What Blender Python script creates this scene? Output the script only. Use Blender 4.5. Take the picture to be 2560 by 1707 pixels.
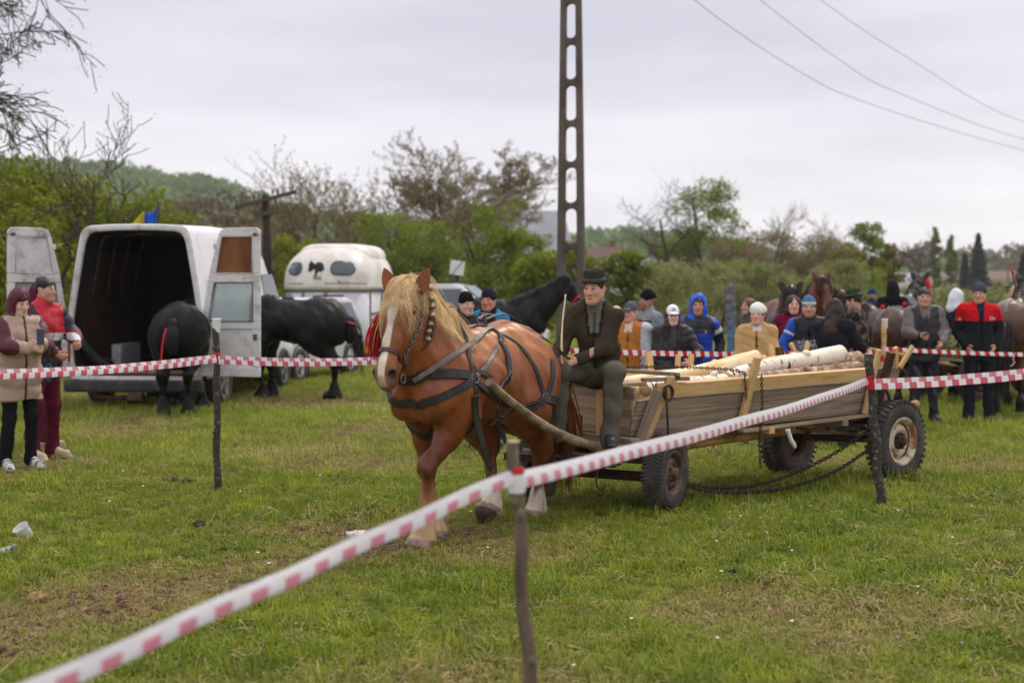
import bpy, bmesh, math, random
import numpy as np
from mathutils import Vector, Matrix, Euler
sc = bpy.context.scene
for o in list(bpy.data.objects): bpy.data.objects.remove(o)
random.seed(7); RNG = np.random.default_rng(7)
col = sc.collection
V = Vector
# ---------------------------------------------------------------- camera
FPX, HZ, CH = 3556.0, 703.0, 1.75          # focal length and horizon row in photograph pixels, eye height in metres
cd = bpy.data.cameras.new('camera'); cam = bpy.data.objects.new('camera', cd); col.objects.link(cam)
cam.location = (0, 0, CH); cam.rotation_euler = (math.radians(90), 0, 0)
cd.lens = 50; cd.sensor_width = 36; cd.shift_y = -(853.5 - HZ) / 2560
cd.clip_start = 0.1; cd.clip_end = 6000
cd.dof.use_dof = True; cd.dof.focus_distance = 10.0; cd.dof.aperture_fstop = 1.9
sc.camera = cam
# ---------------------------------------------------------------- sky: overcast layer over a physical sky
SUN_EL, SUN_AZ = math.radians(52), math.radians(32)      # azimuth measured from +Y towards +X
w = bpy.data.worlds.new('World'); sc.world = w; w.use_nodes = True
nt = w.node_tree; N = nt.nodes; L = nt.links; N.clear()
def nd(t, **kw):
    n = N.new(t)
    for k, v in kw.items(): setattr(n, k, v)
    return n
sky = nd('ShaderNodeTexSky', sky_type='NISHITA', sun_disc=False)
sky.sun_elevation = SUN_EL; sky.sun_rotation = SUN_AZ; sky.air_density = 1.2; sky.dust_density = 2.0
tc = nd('ShaderNodeTexCoord')
sep = nd('ShaderNodeSeparateXYZ'); L.new(tc.outputs['Generated'], sep.inputs[0])
ramp = nd('ShaderNodeValToRGB'); L.new(sep.outputs['Z'], ramp.inputs[0])
cr = ramp.color_ramp
cr.elements[0].position = 0.0; cr.elements[0].color = (.92, .895, .91, 1)
cr.elements[1].position = 1.0; cr.elements[1].color = (1.15, 1.135, 1.18, 1)
e = cr.elements.new(.06); e.color = (.83, .81, .855, 1)
e = cr.elements.new(.17); e.color = (.645, .632, .72, 1)
e = cr.elements.new(.45); e.color = (.88, .868, .92, 1)        # an overcast sky grows brighter towards the zenith
mp = nd('ShaderNodeMapping'); mp.inputs['Scale'].default_value = (1.6, 1.6, 9.0); L.new(tc.outputs['Generated'], mp.inputs[0])
nz = nd('ShaderNodeTexNoise'); nz.inputs['Scale'].default_value = 1.7; nz.inputs['Detail'].default_value = 5; nz.inputs['Roughness'].default_value = .52
L.new(mp.outputs[0], nz.inputs['Vector'])
r2 = nd('ShaderNodeValToRGB'); L.new(nz.outputs['Fac'], r2.inputs[0])
r2.color_ramp.elements[0].position = .36; r2.color_ramp.elements[0].color = (.86, .865, .885, 1)
r2.color_ramp.elements[1].position = .62; r2.color_ramp.elements[1].color = (1.07, 1.065, 1.06, 1)
mul = nd('ShaderNodeMix', data_type='RGBA', blend_type='MULTIPLY'); mul.inputs[0].default_value = 1
L.new(ramp.outputs[0], mul.inputs[6]); L.new(r2.outputs[0], mul.inputs[7])
sc10 = nd('ShaderNodeMix', data_type='RGBA', blend_type='MULTIPLY'); sc10.inputs[0].default_value = 1
sc10.inputs[7].default_value = (10, 10, 10, 1); L.new(mul.outputs[2], sc10.inputs[6])
mx = nd('ShaderNodeMix', data_type='RGBA'); mx.inputs[0].default_value = .93
L.new(sky.outputs[0], mx.inputs[6]); L.new(sc10.outputs[2], mx.inputs[7])
bg = nd('ShaderNodeBackground'); bg.inputs[1].default_value = .1; L.new(mx.outputs[2], bg.inputs[0])
out = nd('ShaderNodeOutputWorld'); L.new(bg.outputs[0], out.inputs[0])
# ---------------------------------------------------------------- sun behind the cloud
sd = bpy.data.lights.new('sun', 'SUN'); sd.energy = 1.5; sd.angle = math.radians(10.0); sd.color = (1, .91, .78)
sun = bpy.data.objects.new('sun', sd); col.objects.link(sun)
sdir = V((math.sin(SUN_AZ) * math.cos(SUN_EL), math.cos(SUN_AZ) * math.cos(SUN_EL), math.sin(SUN_EL)))
sun.rotation_euler = sdir.to_track_quat('Z', 'Y').to_euler(); sun.location = sdir * 60
# ---------------------------------------------------------------- exposure and render settings
sc.view_settings.view_transform = 'Standard'; sc.view_settings.look = 'None'
sc.view_settings.exposure = 0.30; sc.view_settings.gamma = 1.0; sc.view_settings.use_curve_mapping = False
sc.render.engine = 'CYCLES'
sc.cycles.use_denoising = True; sc.cycles.max_bounces = 6; sc.cycles.diffuse_bounces = 3; sc.cycles.glossy_bounces = 2
sc.cycles.transparent_max_bounces = 8; sc.cycles.transmission_bounces = 4
sc.cycles.use_adaptive_sampling = True; sc.cycles.adaptive_threshold = .02
sc.cycles.sample_clamp_indirect = 6

# ================================================================ helpers
def P(px, py, d):
    "point at depth d seen at photograph pixel (px, py)"
    return V(((px - 1280) * d / FPX, d, CH - (py - HZ) * d / FPX))
def gz(x, y):
    "height of the ground"
    z = .022 * np.sin(x * 1.3 + .4 * y) * np.cos(y * .9 - .3 * x) + .012 * np.sin(3.1 * x + 1.0) * np.sin(2.7 * y)
    z = z * np.clip((y - 3) / 6, 0, 1)
    z = z + .06 * np.exp(-((x + 3.0) / 1.7) ** 2 - ((y - 17.2) / 1.3) ** 2)
    z = z - .08 * np.exp(-((x - 2.65) / .7) ** 2 - ((y - 13.6) / .7) ** 2)
    z = z - .12 * np.exp(-((x - 2.3) / 2.2) ** 4 - ((y - 16.6) / 1.6) ** 2)
    return z
def G(x, y, dz=0): return V((x, y, float(gz(x, y)) + dz))
def GP(px, d, dz=0): return G((px - 1280) * d / FPX, d, dz)
def tag(o, label=None, cat=None, group=None, kind=None):
    if label: o['label'] = label
    if cat: o['category'] = cat
    if group: o['group'] = group
    if kind: o['kind'] = kind
    return o
def empty(name, loc=(0, 0, 0), rz=0, s=1):
    o = bpy.data.objects.new(name, None); col.objects.link(o)
    o.location = loc; o.rotation_euler = (0, 0, rz); o.scale = (s, s, s); o.empty_display_size = .1
    return o
def linkmesh(name, me, m=None, parent=None):
    o = bpy.data.objects.new(name, me); col.objects.link(o)
    if m is not None and not me.materials: me.materials.append(m)
    if parent is not None: o.parent = parent
    return o
def copy_tree(o, parent=None):
    c = o.copy(); col.objects.link(c); c.parent = parent
    for ch in o.children: copy_tree(ch, c)
    return c
def npmesh(name, v, f, smooth=True, color=None):
    "v (n,3), f (m,k) arrays -> mesh"
    v = np.asarray(v, np.float32); f = np.asarray(f, np.int32); k = f.shape[1]
    me = bpy.data.meshes.new(name)
    me.vertices.add(len(v)); me.vertices.foreach_set('co', v.ravel())
    me.loops.add(f.size); me.loops.foreach_set('vertex_index', f.ravel())
    me.polygons.add(len(f)); me.polygons.foreach_set('loop_start', np.arange(0, f.size, k, dtype=np.int32))
    me.polygons.foreach_set('use_smooth', np.full(len(f), smooth))
    if color is not None: setcol(me, color)
    me.update(calc_edges=True)
    return me
def setcol(me, c):
    a = me.color_attributes.new('Col', 'FLOAT_COLOR', 'POINT')
    c = np.asarray(c, np.float32)
    if c.shape[1] == 3: c = np.c_[c, np.ones(len(c), np.float32)]
    a.data.foreach_set('color', c.ravel())
def S(r, g, b):
    "sRGB 0..255 -> linear"
    return tuple(((c / 255) / 12.92 if c / 255 <= .04045 else (((c / 255) + .055) / 1.055) ** 2.4) for c in (r, g, b))
def unit(v): v = V(v); return v.normalized()

# ---------------------------------------------------------------- materials
def mat(name, c=(.5, .5, .5), rough=.7, metal=0, var=.25, vs=8, bump=.0, bs=40, spec=.35, c2=None, c2s=3, c2lo=.45, c2hi=.6,
        stretch=(1, 1, 1), vcol=False, coat=0, sheen=0, trans=0, alpha=1, weave=0, obj=True):
    m = bpy.data.materials.new(name); m.use_nodes = True
    nt = m.node_tree; b = nt.nodes['Principled BSDF']; L = nt.links
    def n(t): return nt.nodes.new(t)
    t = n('ShaderNodeTexCoord'); mpn = n('ShaderNodeMapping'); mpn.inputs['Scale'].default_value = stretch
    L.new(t.outputs['Object' if obj else 'Generated'], mpn.inputs[0])
    if vcol:
        a = n('ShaderNodeVertexColor'); a.layer_name = 'Col'; base = a.outputs[0]
    else:
        a = n('ShaderNodeRGB'); a.outputs[0].default_value = (*c, 1); base = a.outputs[0]
    if c2 is not None:
        x = n('ShaderNodeTexNoise'); x.inputs['Scale'].default_value = c2s; x.inputs['Detail'].default_value = 6; x.inputs['Roughness'].default_value = .65
        L.new(mpn.outputs[0], x.inputs['Vector'])
        r = n('ShaderNodeMapRange'); r.inputs[1].default_value = c2lo; r.inputs[2].default_value = c2hi; L.new(x.outputs['Fac'], r.inputs[0])
        mxx = n('ShaderNodeMix'); mxx.data_type = 'RGBA'; L.new(r.outputs[0], mxx.inputs[0]); L.new(base, mxx.inputs[6])
        mxx.inputs[7].default_value = (*c2, 1); base = mxx.outputs[2]
    if var:
        x = n('ShaderNodeTexNoise'); x.inputs['Scale'].default_value = vs; x.inputs['Detail'].default_value = 8; x.inputs['Roughness'].default_value = .6
        L.new(mpn.outputs[0], x.inputs['Vector'])
        r = n('ShaderNodeMapRange'); r.inputs[1].default_value = .25; r.inputs[2].default_value = .75
        r.inputs[3].default_value = 1 - var; r.inputs[4].default_value = 1 + var; L.new(x.outputs['Fac'], r.inputs[0])
        mm = n('ShaderNodeMix'); mm.data_type = 'RGBA'; mm.blend_type = 'MULTIPLY'; mm.inputs[0].default_value = 1
        L.new(base, mm.inputs[6]); L.new(r.outputs[0], mm.inputs[7]); base = mm.outputs[2]
    L.new(base, b.inputs['Base Color'])
    b.inputs['Roughness'].default_value = rough; b.inputs['Metallic'].default_value = metal
    b.inputs['Specular IOR Level'].default_value = spec
    if coat: b.inputs['Coat Weight'].default_value = coat; b.inputs['Coat Roughness'].default_value = .15
    if sheen: b.inputs['Sheen Weight'].default_value = sheen; b.inputs['Sheen Roughness'].default_value = .5
    if trans: b.inputs['Transmission Weight'].default_value = trans
    if alpha < 1: b.inputs['Alpha'].default_value = alpha
    if bump:
        x = n('ShaderNodeTexNoise'); x.inputs['Scale'].default_value = bs; x.inputs['Detail'].default_value = 5
        L.new(mpn.outputs[0], x.inputs['Vector'])
        bp = n('ShaderNodeBump'); bp.inputs['Strength'].default_value = min(1, bump); bp.inputs['Distance'].default_value = .02
        L.new(x.outputs['Fac'], bp.inputs['Height']); L.new(bp.outputs[0], b.inputs['Normal'])
    return m
M = {}
M['bark'] = mat('bark', S(98, 88, 76), .9, var=.4, vs=12, bump=.6, bs=30, stretch=(1, 1, .25))
M['post'] = mat('post_wood', S(112, 97, 82), .85, var=.35, vs=14, bump=.5, bs=40, stretch=(1, 1, .2), c2=S(70, 60, 52), c2s=6)
M['postbark'] = mat('post_bark_lichen', S(66, 62, 54), .9, var=.4, vs=20, bump=.6, bs=40, c2=S(128, 130, 122), c2s=30, c2lo=.56, c2hi=.64)
M['planknew'] = mat('fresh_plank', S(216, 178, 124), .7, var=.18, vs=4, bump=.15, bs=30, stretch=(.6, 6, 9), c2=S(196, 146, 88), c2s=3, c2lo=.5, c2hi=.66)
M['plankold'] = mat('weathered_plank', S(156, 138, 120), .85, var=.28, vs=4, bump=.4, bs=22, stretch=(.5, 7, 10), c2=S(112, 96, 84), c2s=2.5, c2lo=.45, c2hi=.68)
M['planktan'] = mat('tan_plank', S(182, 158, 130), .8, var=.25, vs=4, bump=.3, bs=22, stretch=(.5, 7, 10), c2=S(140, 120, 98), c2s=2.5)
M['pole_wood'] = mat('peeled_pole', S(186, 138, 84), .7, var=.25, vs=6, bump=.2, bs=20, c2=S(128, 92, 56), c2s=5)
M['shaft'] = mat('grey_shaft', S(154, 132, 106), .85, var=.35, vs=10, bump=.5, bs=30, c2=S(110, 92, 72), c2s=7)
M['steel_dark'] = mat('dark_rusty_iron', S(62, 50, 45), .75, .4, var=.4, vs=20, bump=.3, bs=60, c2=S(92, 62, 44), c2s=9)
M['steel_grey'] = mat('bare_steel', S(120, 115, 112), .5, .8, var=.2, vs=12)
M['chain'] = mat('chain_iron', S(72, 60, 54), .6, .7, var=.4, vs=30)
M['rubber'] = mat('tyre_rubber', S(66, 62, 60), .85, var=.3, vs=9, bump=.25, bs=50, c2=S(104, 96, 88), c2s=4, c2lo=.5, c2hi=.75)
M['rimrust'] = mat('rusty_rim', S(112, 92, 82), .65, .2, var=.3, vs=10, bump=.2, bs=50, c2=S(86, 58, 44), c2s=7)
M['rimcream'] = mat('cream_rim', S(206, 190, 166), .55, .0, var=.25, vs=8, bump=.2, bs=50, c2=S(132, 88, 56), c2s=6, c2lo=.46, c2hi=.58)
M['leather'] = mat('harness_leather', S(40, 34, 33), .5, var=.3, vs=20, bump=.15, bs=60, spec=.5)
M['leathergrey'] = mat('worn_harness_strap', S(118, 108, 104), .5, var=.25, vs=20, bump=.15, bs=60, spec=.5)
M['leatherbrown'] = mat('brown_leather', S(88, 50, 42), .45, var=.25, vs=20, spec=.5)
M['brass'] = mat('dull_bell_metal', S(150, 135, 112), .4, .85, var=.3, vs=30)
M['paper'] = mat('white_paper', S(228, 226, 226), .6, var=.08, vs=6)
M['redtape'] = mat('red_tape', S(200, 20, 35), .4, var=.1, spec=.5)

# ---------------------------------------------------------------- mesh builder
class MB:
    def __init__(s): s.v = []; s.f = []; s.sm = []
    def add(s, vs, fs, smooth=False):
        b = len(s.v); s.v += [tuple(p) for p in vs]; s.f += [tuple(i + b for i in f) for f in fs]; s.sm += [smooth] * len(fs); return s
    def box(s, c, size, R=None):
        x, y, z = (k / 2 for k in size); c = V(c)
        vs = [V((sx * x, sy * y, sz * z)) for sx in (-1, 1) for sy in (-1, 1) for sz in (-1, 1)]
        if R is not None: vs = [R @ p for p in vs]
        return s.add([p + c for p in vs], [(0, 1, 3, 2), (4, 6, 7, 5), (0, 4, 5, 1), (2, 3, 7, 6), (0, 2, 6, 4), (1, 5, 7, 3)])
    def hexa(s, p): # 8 corners: bottom 4 ccw, top 4 ccw
        return s.add(p, [(3, 2, 1, 0), (4, 5, 6, 7), (0, 1, 5, 4), (1, 2, 6, 5), (2, 3, 7, 6), (3, 0, 4, 7)])
    def bar(s, a, b, w, h, up=(0, 0, 1), w2=None, h2=None):
        a, b = V(a), V(b); t = (b - a).normalized(); up = V(up)
        if abs(t.dot(up)) > .98: up = V((0, 1, 0)) if abs(t.y) < .9 else V((1, 0, 0))
        sd = t.cross(up).normalized(); u = sd.cross(t); w2 = w2 or w; h2 = h2 or h
        p = [a - sd * w / 2 - u * h / 2, a + sd * w / 2 - u * h / 2, a + sd * w / 2 + u * h / 2, a - sd * w / 2 + u * h / 2]
        q = [b - sd * w2 / 2 - u * h2 / 2, b + sd * w2 / 2 - u * h2 / 2, b + sd * w2 / 2 + u * h2 / 2, b - sd * w2 / 2 + u * h2 / 2]
        return s.add(p + q, [(0, 1, 2, 3), (7, 6, 5, 4), (0, 4, 5, 1), (1, 5, 6, 2), (2, 6, 7, 3), (3, 7, 4, 0)])
    def tube(s, pts, r, n=10, cap=True, closed=False, smooth=True, wob=0):
        pts = [V(p) for p in pts]; m = len(pts)
        rr = list(r) if hasattr(r, '__len__') else [r] * m
        vs = []; t0 = None; u = None
        for i, p in enumerate(pts):
            if closed: t = (pts[(i + 1) % m] - pts[i - 1]).normalized()
            else: t = (pts[min(i + 1, m - 1)] - pts[max(i - 1, 0)]).normalized()
            if u is None:
                u = t.orthogonal().normalized()
            else:
                u = (u - t * u.dot(t)).normalized()
            b = t.cross(u)
            for k in range(n):
                a = 2 * math.pi * k / n; q = rr[i] * (1 + (random.uniform(-wob, wob) if wob else 0))
                vs.append(p + (u * math.cos(a) + b * math.sin(a)) * q)
        fs = [(i * n + k, i * n + (k + 1) % n, ((i + 1) % m) * n + (k + 1) % n, ((i + 1) % m) * n + k)
              for i in range(m if closed else m - 1) for k in range(n)]
        s.add(vs, fs, smooth)
        if cap and not closed:
            b = len(s.v) - len(vs)
            s.f.append(tuple(b + k for k in range(n))[::-1]); s.f.append(tuple(b + (m - 1) * n + k for k in range(n))); s.sm += [False, False]
        return s
    def lathe(s, prof, c=(0, 0, 0), axis='z', n=32, R=None, smooth=True):
        "prof: (r, h) list; open profile turned about the axis"
        c = V(c); vs = []
        for r, h in prof:
            for k in range(n):
                a = 2 * math.pi * k / n; x, y = r * math.cos(a), r * math.sin(a)
                p = V((x, y, h)) if axis == 'z' else (V((h, x, y)) if axis == 'x' else V((x, h, -y)))
                vs.append((R @ p if R is not None else p) + c)
        fs = [(i * n + k, i * n + (k + 1) % n, (i + 1) * n + (k + 1) % n, (i + 1) * n + k) for i in range(len(prof) - 1) for k in range(n)]
        return s.add(vs, fs, smooth)
    def sphere(s, c, r, n=12, m=8, sq=(1, 1, 1), R=None):
        prof = [(max(1e-4, math.sin(math.pi * i / m)), -math.cos(math.pi * i / m)) for i in range(m + 1)]
        vs = []
        for a, h in prof:
            for k in range(n):
                p = V((a * math.cos(2 * math.pi * k / n) * r * sq[0], a * math.sin(2 * math.pi * k / n) * r * sq[1], h * r * sq[2]))
                vs.append((R @ p if R is not None else p) + V(c))
        return s.add(vs, [(i * n + k, i * n + (k + 1) % n, (i + 1) * n + (k + 1) % n, (i + 1) * n + k) for i in range(m) for k in range(n)], True)
    def loft(s, rings, smooth=True, cap0=False, cap1=False, closed=True):
        n = len(rings[0]); vs = [p for r in rings for p in r]; e = n if closed else n - 1
        fs = [(i * n + k, i * n + (k + 1) % n, (i + 1) * n + (k + 1) % n, (i + 1) * n + k) for i in range(len(rings) - 1) for k in range(e)]
        b = len(s.v); s.add(vs, fs, smooth)
        if cap0: s.f.append(tuple(b + k for k in range(n))[::-1]); s.sm.append(False)
        if cap1: s.f.append(tuple(b + (len(rings) - 1) * n + k for k in range(n))); s.sm.append(False)
        return s
    def prism(s, poly, h, R=None, c=(0, 0, 0), smooth=False):
        "poly (x,y) list extruded by h along z (centred), then R, c"
        n = len(poly); vs = [V((x, y, -h / 2)) for x, y in poly] + [V((x, y, h / 2)) for x, y in poly]
        if R is not None: vs = [R @ p for p in vs]
        return s.add([p + V(c) for p in vs], [tuple(range(n))[::-1], tuple(range(n, 2 * n))] + [(k, (k + 1) % n, n + (k + 1) % n, n + k) for k in range(n)], smooth)
    def build(s, name, m=None, parent=None, bevel=0, color=None, segs=2):
        me = bpy.data.meshes.new(name); me.from_pydata(s.v, [], s.f); me.polygons.foreach_set('use_smooth', s.sm)
        if color is not None: setcol(me, color)
        me.update(); o = linkmesh(name, me, m, parent)
        bm = bmesh.new(); bm.from_mesh(me); bmesh.ops.recalc_face_normals(bm, faces=bm.faces); bm.to_mesh(me); bm.free()
        if bevel:
            b = o.modifiers.new('bevel', 'BEVEL'); b.width = bevel; b.segments = segs; b.limit_method = 'ANGLE'; b.angle_limit = math.radians(40)
        return o
def catmull(pts, n=8, closed=False):
    pts = [V(p) for p in pts]; m = len(pts); o = []
    for i in range(m if closed else m - 1):
        if closed: p0, p1, p2, p3 = pts[i - 1], pts[i], pts[(i + 1) % m], pts[(i + 2) % m]
        else: p0, p1, p2, p3 = pts[max(i - 1, 0)], pts[i], pts[i + 1], pts[min(i + 2, m - 1)]
        for k in range(n):
            t = k / n
            o.append(.5 * ((2 * p1) + (p2 - p0) * t + (2 * p0 - 5 * p1 + 4 * p2 - p3) * t * t + (3 * p1 - p0 - 3 * p2 + p3) * t ** 3))
    if not closed: o.append(pts[-1])
    return o
def rotm(rx=0, ry=0, rz=0): return Euler((rx, ry, rz)).to_matrix()
def chain_mb(pts, link=.05, r=.007):
    "real links along a polyline"
    mb = MB(); pts = [V(p) for p in pts]
    d = [0]
    for a, b in zip(pts, pts[1:]): d.append(d[-1] + (b - a).length)
    n = max(2, int(d[-1] / (link * .72)))
    def at(s):
        for i in range(len(pts) - 1):
            if d[i + 1] >= s or i == len(pts) - 2:
                t = (s - d[i]) / max(1e-6, d[i + 1] - d[i]); return pts[i].lerp(pts[i + 1], t), (pts[i + 1] - pts[i]).normalized()
    for k in range(n):
        c, t = at((k + .5) / n * d[-1]); u = t.orthogonal().normalized()
        if abs(t.z) < .9: u = t.cross(V((0, 0, 1))).normalized()
        if k % 2: u = t.cross(u)
        ring = [c + t * math.cos(a) * link * .5 + u * math.sin(a) * link * .3 for a in [2 * math.pi * j / 8 for j in range(8)]]
        mb.tube(ring, r, 5, closed=True)
    return mb
# ---------------------------------------------------------------- implicit surfaces (bodies, clothes, animals)
def axis(lo, hi, res, fine=()):
    x = [lo]
    while x[-1] < hi:
        r = res
        for a, b, fr in fine:
            if a <= x[-1] <= b: r = min(r, fr)
        x.append(x[-1] + r)
    return np.array(x, np.float32)
class SDF:
    def __init__(s, lo, hi, res, fx=(), fy=(), fz=()):
        s.ax = [axis(lo[0], hi[0], res, fx), axis(lo[1], hi[1], res, fy), axis(lo[2], hi[2], res, fz)]
        s.D = np.full([len(a) for a in s.ax], .25, np.float32)
    def _sl(s, lo, hi):
        sl = tuple(slice(max(0, int(np.searchsorted(a, l)) - 1), int(np.searchsorted(a, h)) + 1) for a, l, h in zip(s.ax, lo, hi))
        X, Y, Z = (a[q] for a, q in zip(s.ax, sl))
        return sl, X[:, None, None], Y[None, :, None], Z[None, None, :]
    def _mix(s, sl, d, k):
        a = s.D[sl]
        if k > 0:
            h = np.maximum(k - np.abs(a - d), 0) / k; s.D[sl] = np.minimum(a, d) - h * h * k * .25
        else: s.D[sl] = np.minimum(a, d)
    def _cone(s, a, b, ra, rb, k, sq):
        a = np.array(a, float); b = np.array(b, float); q = np.array(sq, float); m = max(ra, rb) + k + .02
        lo = np.minimum(a, b) - m * q; hi = np.maximum(a, b) + m * q
        sl, X, Y, Z = s._sl(lo, hi); A = a / q; B = b / q; d = B - A; dd = max(1e-9, d @ d)
        x, y, z = X / q[0] - A[0], Y / q[1] - A[1], Z / q[2] - A[2]
        t = np.clip((x * d[0] + y * d[1] + z * d[2]) / dd, 0, 1)
        return sl, ((np.sqrt((x - t * d[0]) ** 2 + (y - t * d[1]) ** 2 + (z - t * d[2]) ** 2) - (ra + (rb - ra) * t)) * q.min()).astype(np.float32)
    def cone(s, a, b, ra, rb=None, k=.03, sq=(1, 1, 1)):
        sl, d = s._cone(a, b, ra, ra if rb is None else rb, k, sq); s._mix(sl, d, k); return s
    def _ell(s, c, r, k, R):
        c = np.array(c, float); r = np.array(r, float); m = (r.max() if R is not None else r) + k + .02
        sl, X, Y, Z = s._sl(c - m, c + m); x, y, z = X - c[0], Y - c[1], Z - c[2]
        if R is not None:
            R = np.array(R); x, y, z = (R[0][i] * x + R[1][i] * y + R[2][i] * z for i in range(3))
        k0 = np.sqrt((x / r[0]) ** 2 + (y / r[1]) ** 2 + (z / r[2]) ** 2); k1 = np.sqrt((x / r[0] ** 2) ** 2 + (y / r[1] ** 2) ** 2 + (z / r[2] ** 2) ** 2)
        return sl, (k0 * (k0 - 1) / np.maximum(k1, 1e-6)).astype(np.float32)
    def ell(s, c, r, k=.03, R=None):
        sl, d = s._ell(c, r, k, R); s._mix(sl, d, k); return s
    def cut(s, c, r, k=.01, R=None):
        sl, d = s._ell(c, r, k, R); a = s.D[sl]; d = -d
        h = np.maximum(k - np.abs(a - d), 0) / max(k, 1e-6); s.D[sl] = np.maximum(a, d) + h * h * k * .25; return s
    def plane(s, n, h):
        "keep where n.p <= h"
        X, Y, Z = s.ax[0][:, None, None], s.ax[1][None, :, None], s.ax[2][None, None, :]
        s.D = np.maximum(s.D, (n[0] * X + n[1] * Y + n[2] * Z - h).astype(np.float32)); return s
    def disp(s, fn, band=.06):
        i = np.nonzero(np.abs(s.D) < band); s.D[i] += fn(s.ax[0][i[0]], s.ax[1][i[1]], s.ax[2][i[2]]).astype(np.float32); return s
    def sample(s, p):
        p = np.asarray(p, float); f = []
        for i in range(3):
            g = np.interp(p[:, i], s.ax[i], np.arange(len(s.ax[i]))); f.append(np.clip(g, 0, len(s.ax[i]) - 1.001))
        i0 = [g.astype(int) for g in f]; t = [g - i for g, i in zip(f, i0)]; r = 0
        for a in (0, 1):
            for b in (0, 1):
                for c in (0, 1):
                    r = r + s.D[i0[0] + a, i0[1] + b, i0[2] + c] * (t[0] if a else 1 - t[0]) * (t[1] if b else 1 - t[1]) * (t[2] if c else 1 - t[2])
        return r
    def grad(s, p, e=.012):
        p = np.asarray(p, float); g = np.stack([s.sample(p + np.eye(3)[i] * e) - s.sample(p - np.eye(3)[i] * e) for i in range(3)], 1)
        return g / np.maximum(np.linalg.norm(g, axis=1, keepdims=True), 1e-6)
    def project(s, pts, off=.006, it=6):
        p = np.array([tuple(q) for q in pts], float)
        for _ in range(it): p = p - (s.sample(p) - off)[:, None] * s.grad(p) * .9
        return p, s.grad(p)
    def polys(s):
        D = s.D; I = D < 0; n = np.zeros([k - 1 for k in D.shape], np.int8)
        for a in (0, 1):
            for b in (0, 1):
                for c in (0, 1): n += I[a:a + n.shape[0], b:b + n.shape[1], c:c + n.shape[2]]
        mask = (n > 0) & (n < 8); idx = np.argwhere(mask); vid = np.full(n.shape, -1, np.int32); vid[mask] = np.arange(len(idx))
        pos = np.zeros((len(idx), 3)); cnt = np.zeros(len(idx))
        C = [(a, b, c) for a in (0, 1) for b in (0, 1) for c in (0, 1)]
        for i in range(8):
            for j in range(i + 1, 8):
                if sum(abs(x - y) for x, y in zip(C[i], C[j])) != 1: continue
                a, b = np.array(C[i]), np.array(C[j]); ia, ib = idx + a, idx + b
                d0 = D[ia[:, 0], ia[:, 1], ia[:, 2]]; d1 = D[ib[:, 0], ib[:, 1], ib[:, 2]]; x = (d0 < 0) != (d1 < 0)
                t = np.where(x, d0 / np.where(x, d0 - d1, 1), 0)
                pos[x] += (ia + (b - a) * t[:, None])[x]; cnt += x
        pos /= np.maximum(cnt, 1)[:, None]
        v = np.stack([np.interp(pos[:, i], np.arange(len(s.ax[i])), s.ax[i]) for i in range(3)], 1)
        F = []
        for ax in range(3):
            o = [q for q in range(3) if q != ax]
            A = [slice(1, -1)] * 3; A[ax] = slice(0, -1); B = list(A); B[ax] = slice(1, None)
            sa, sb = I[tuple(A)], I[tuple(B)]; e = np.argwhere(sa != sb)
            if not len(e): continue
            flip = sa[e[:, 0], e[:, 1], e[:, 2]]; base = e.copy(); base[:, o[0]] += 1; base[:, o[1]] += 1; q = []
            for du, dv in ((-1, -1), (0, -1), (0, 0), (-1, 0)):
                k = base.copy(); k[:, o[0]] += du; k[:, o[1]] += dv; q.append(vid[k[:, 0], k[:, 1], k[:, 2]])
            q = np.stack(q, 1)
            if ax == 1: flip = ~flip
            q[~flip] = q[~flip][:, ::-1]; F.append(q)
        return v, np.concatenate(F) if F else np.zeros((0, 4), int)
    def build(s, name, m, parent=None, color=None):
        v, f = s.polys()
        if not len(f): return None
        me = npmesh(name, v, f, True, None if color is None else color(v))
        return linkmesh(name, me, m, parent)
def wob(seed, freq, amp, n=4):
    r = np.random.default_rng(seed); k = r.normal(size=(n, 3)); k = k / np.linalg.norm(k, axis=1, keepdims=True) * freq * r.uniform(.6, 1.5, (n, 1)); ph = r.uniform(0, 6.28, n)
    def fn(x, y, z): return amp / n * 1.6 * sum(np.sin(k[i, 0] * x + k[i, 1] * y + k[i, 2] * z + ph[i]) for i in range(n))
    return fn
def strand_mesh(name, paths, w, m, parent=None, sides=3, color=None):
    "paths (n,k,3): tapered hairs"
    paths = np.asarray(paths, float); n, k, _ = paths.shape
    w = np.broadcast_to(np.asarray(w, float), (n,))
    t = np.gradient(paths, axis=1); t /= np.maximum(np.linalg.norm(t, axis=2, keepdims=True), 1e-9)
    ref = RNG.normal(size=(n, 1, 3)); u = np.cross(t, ref); u /= np.maximum(np.linalg.norm(u, axis=2, keepdims=True), 1e-9); b = np.cross(t, u)
    tap = np.linspace(1, 0, k) ** .6 * .9 + .1
    vs = []
    for j in range(sides):
        a = 2 * math.pi * j / sides
        vs.append(paths + (u * math.cos(a) + b * math.sin(a)) * (w[:, None] * tap)[:, :, None])
    v = np.stack(vs, 2)  # n,k,sides,3
    idx = np.arange(n * k * sides).reshape(n, k, sides); nx = np.roll(idx, -1, 2)
    f = np.stack([idx[:, :-1], nx[:, :-1], nx[:, 1:], idx[:, 1:]], -1).reshape(-1, 4)
    c = None
    if color is not None: c = np.repeat(np.asarray(color), k * sides, 0)
    return linkmesh(name, npmesh(name, v.reshape(-1, 3), f, True, c), m, parent)
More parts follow.
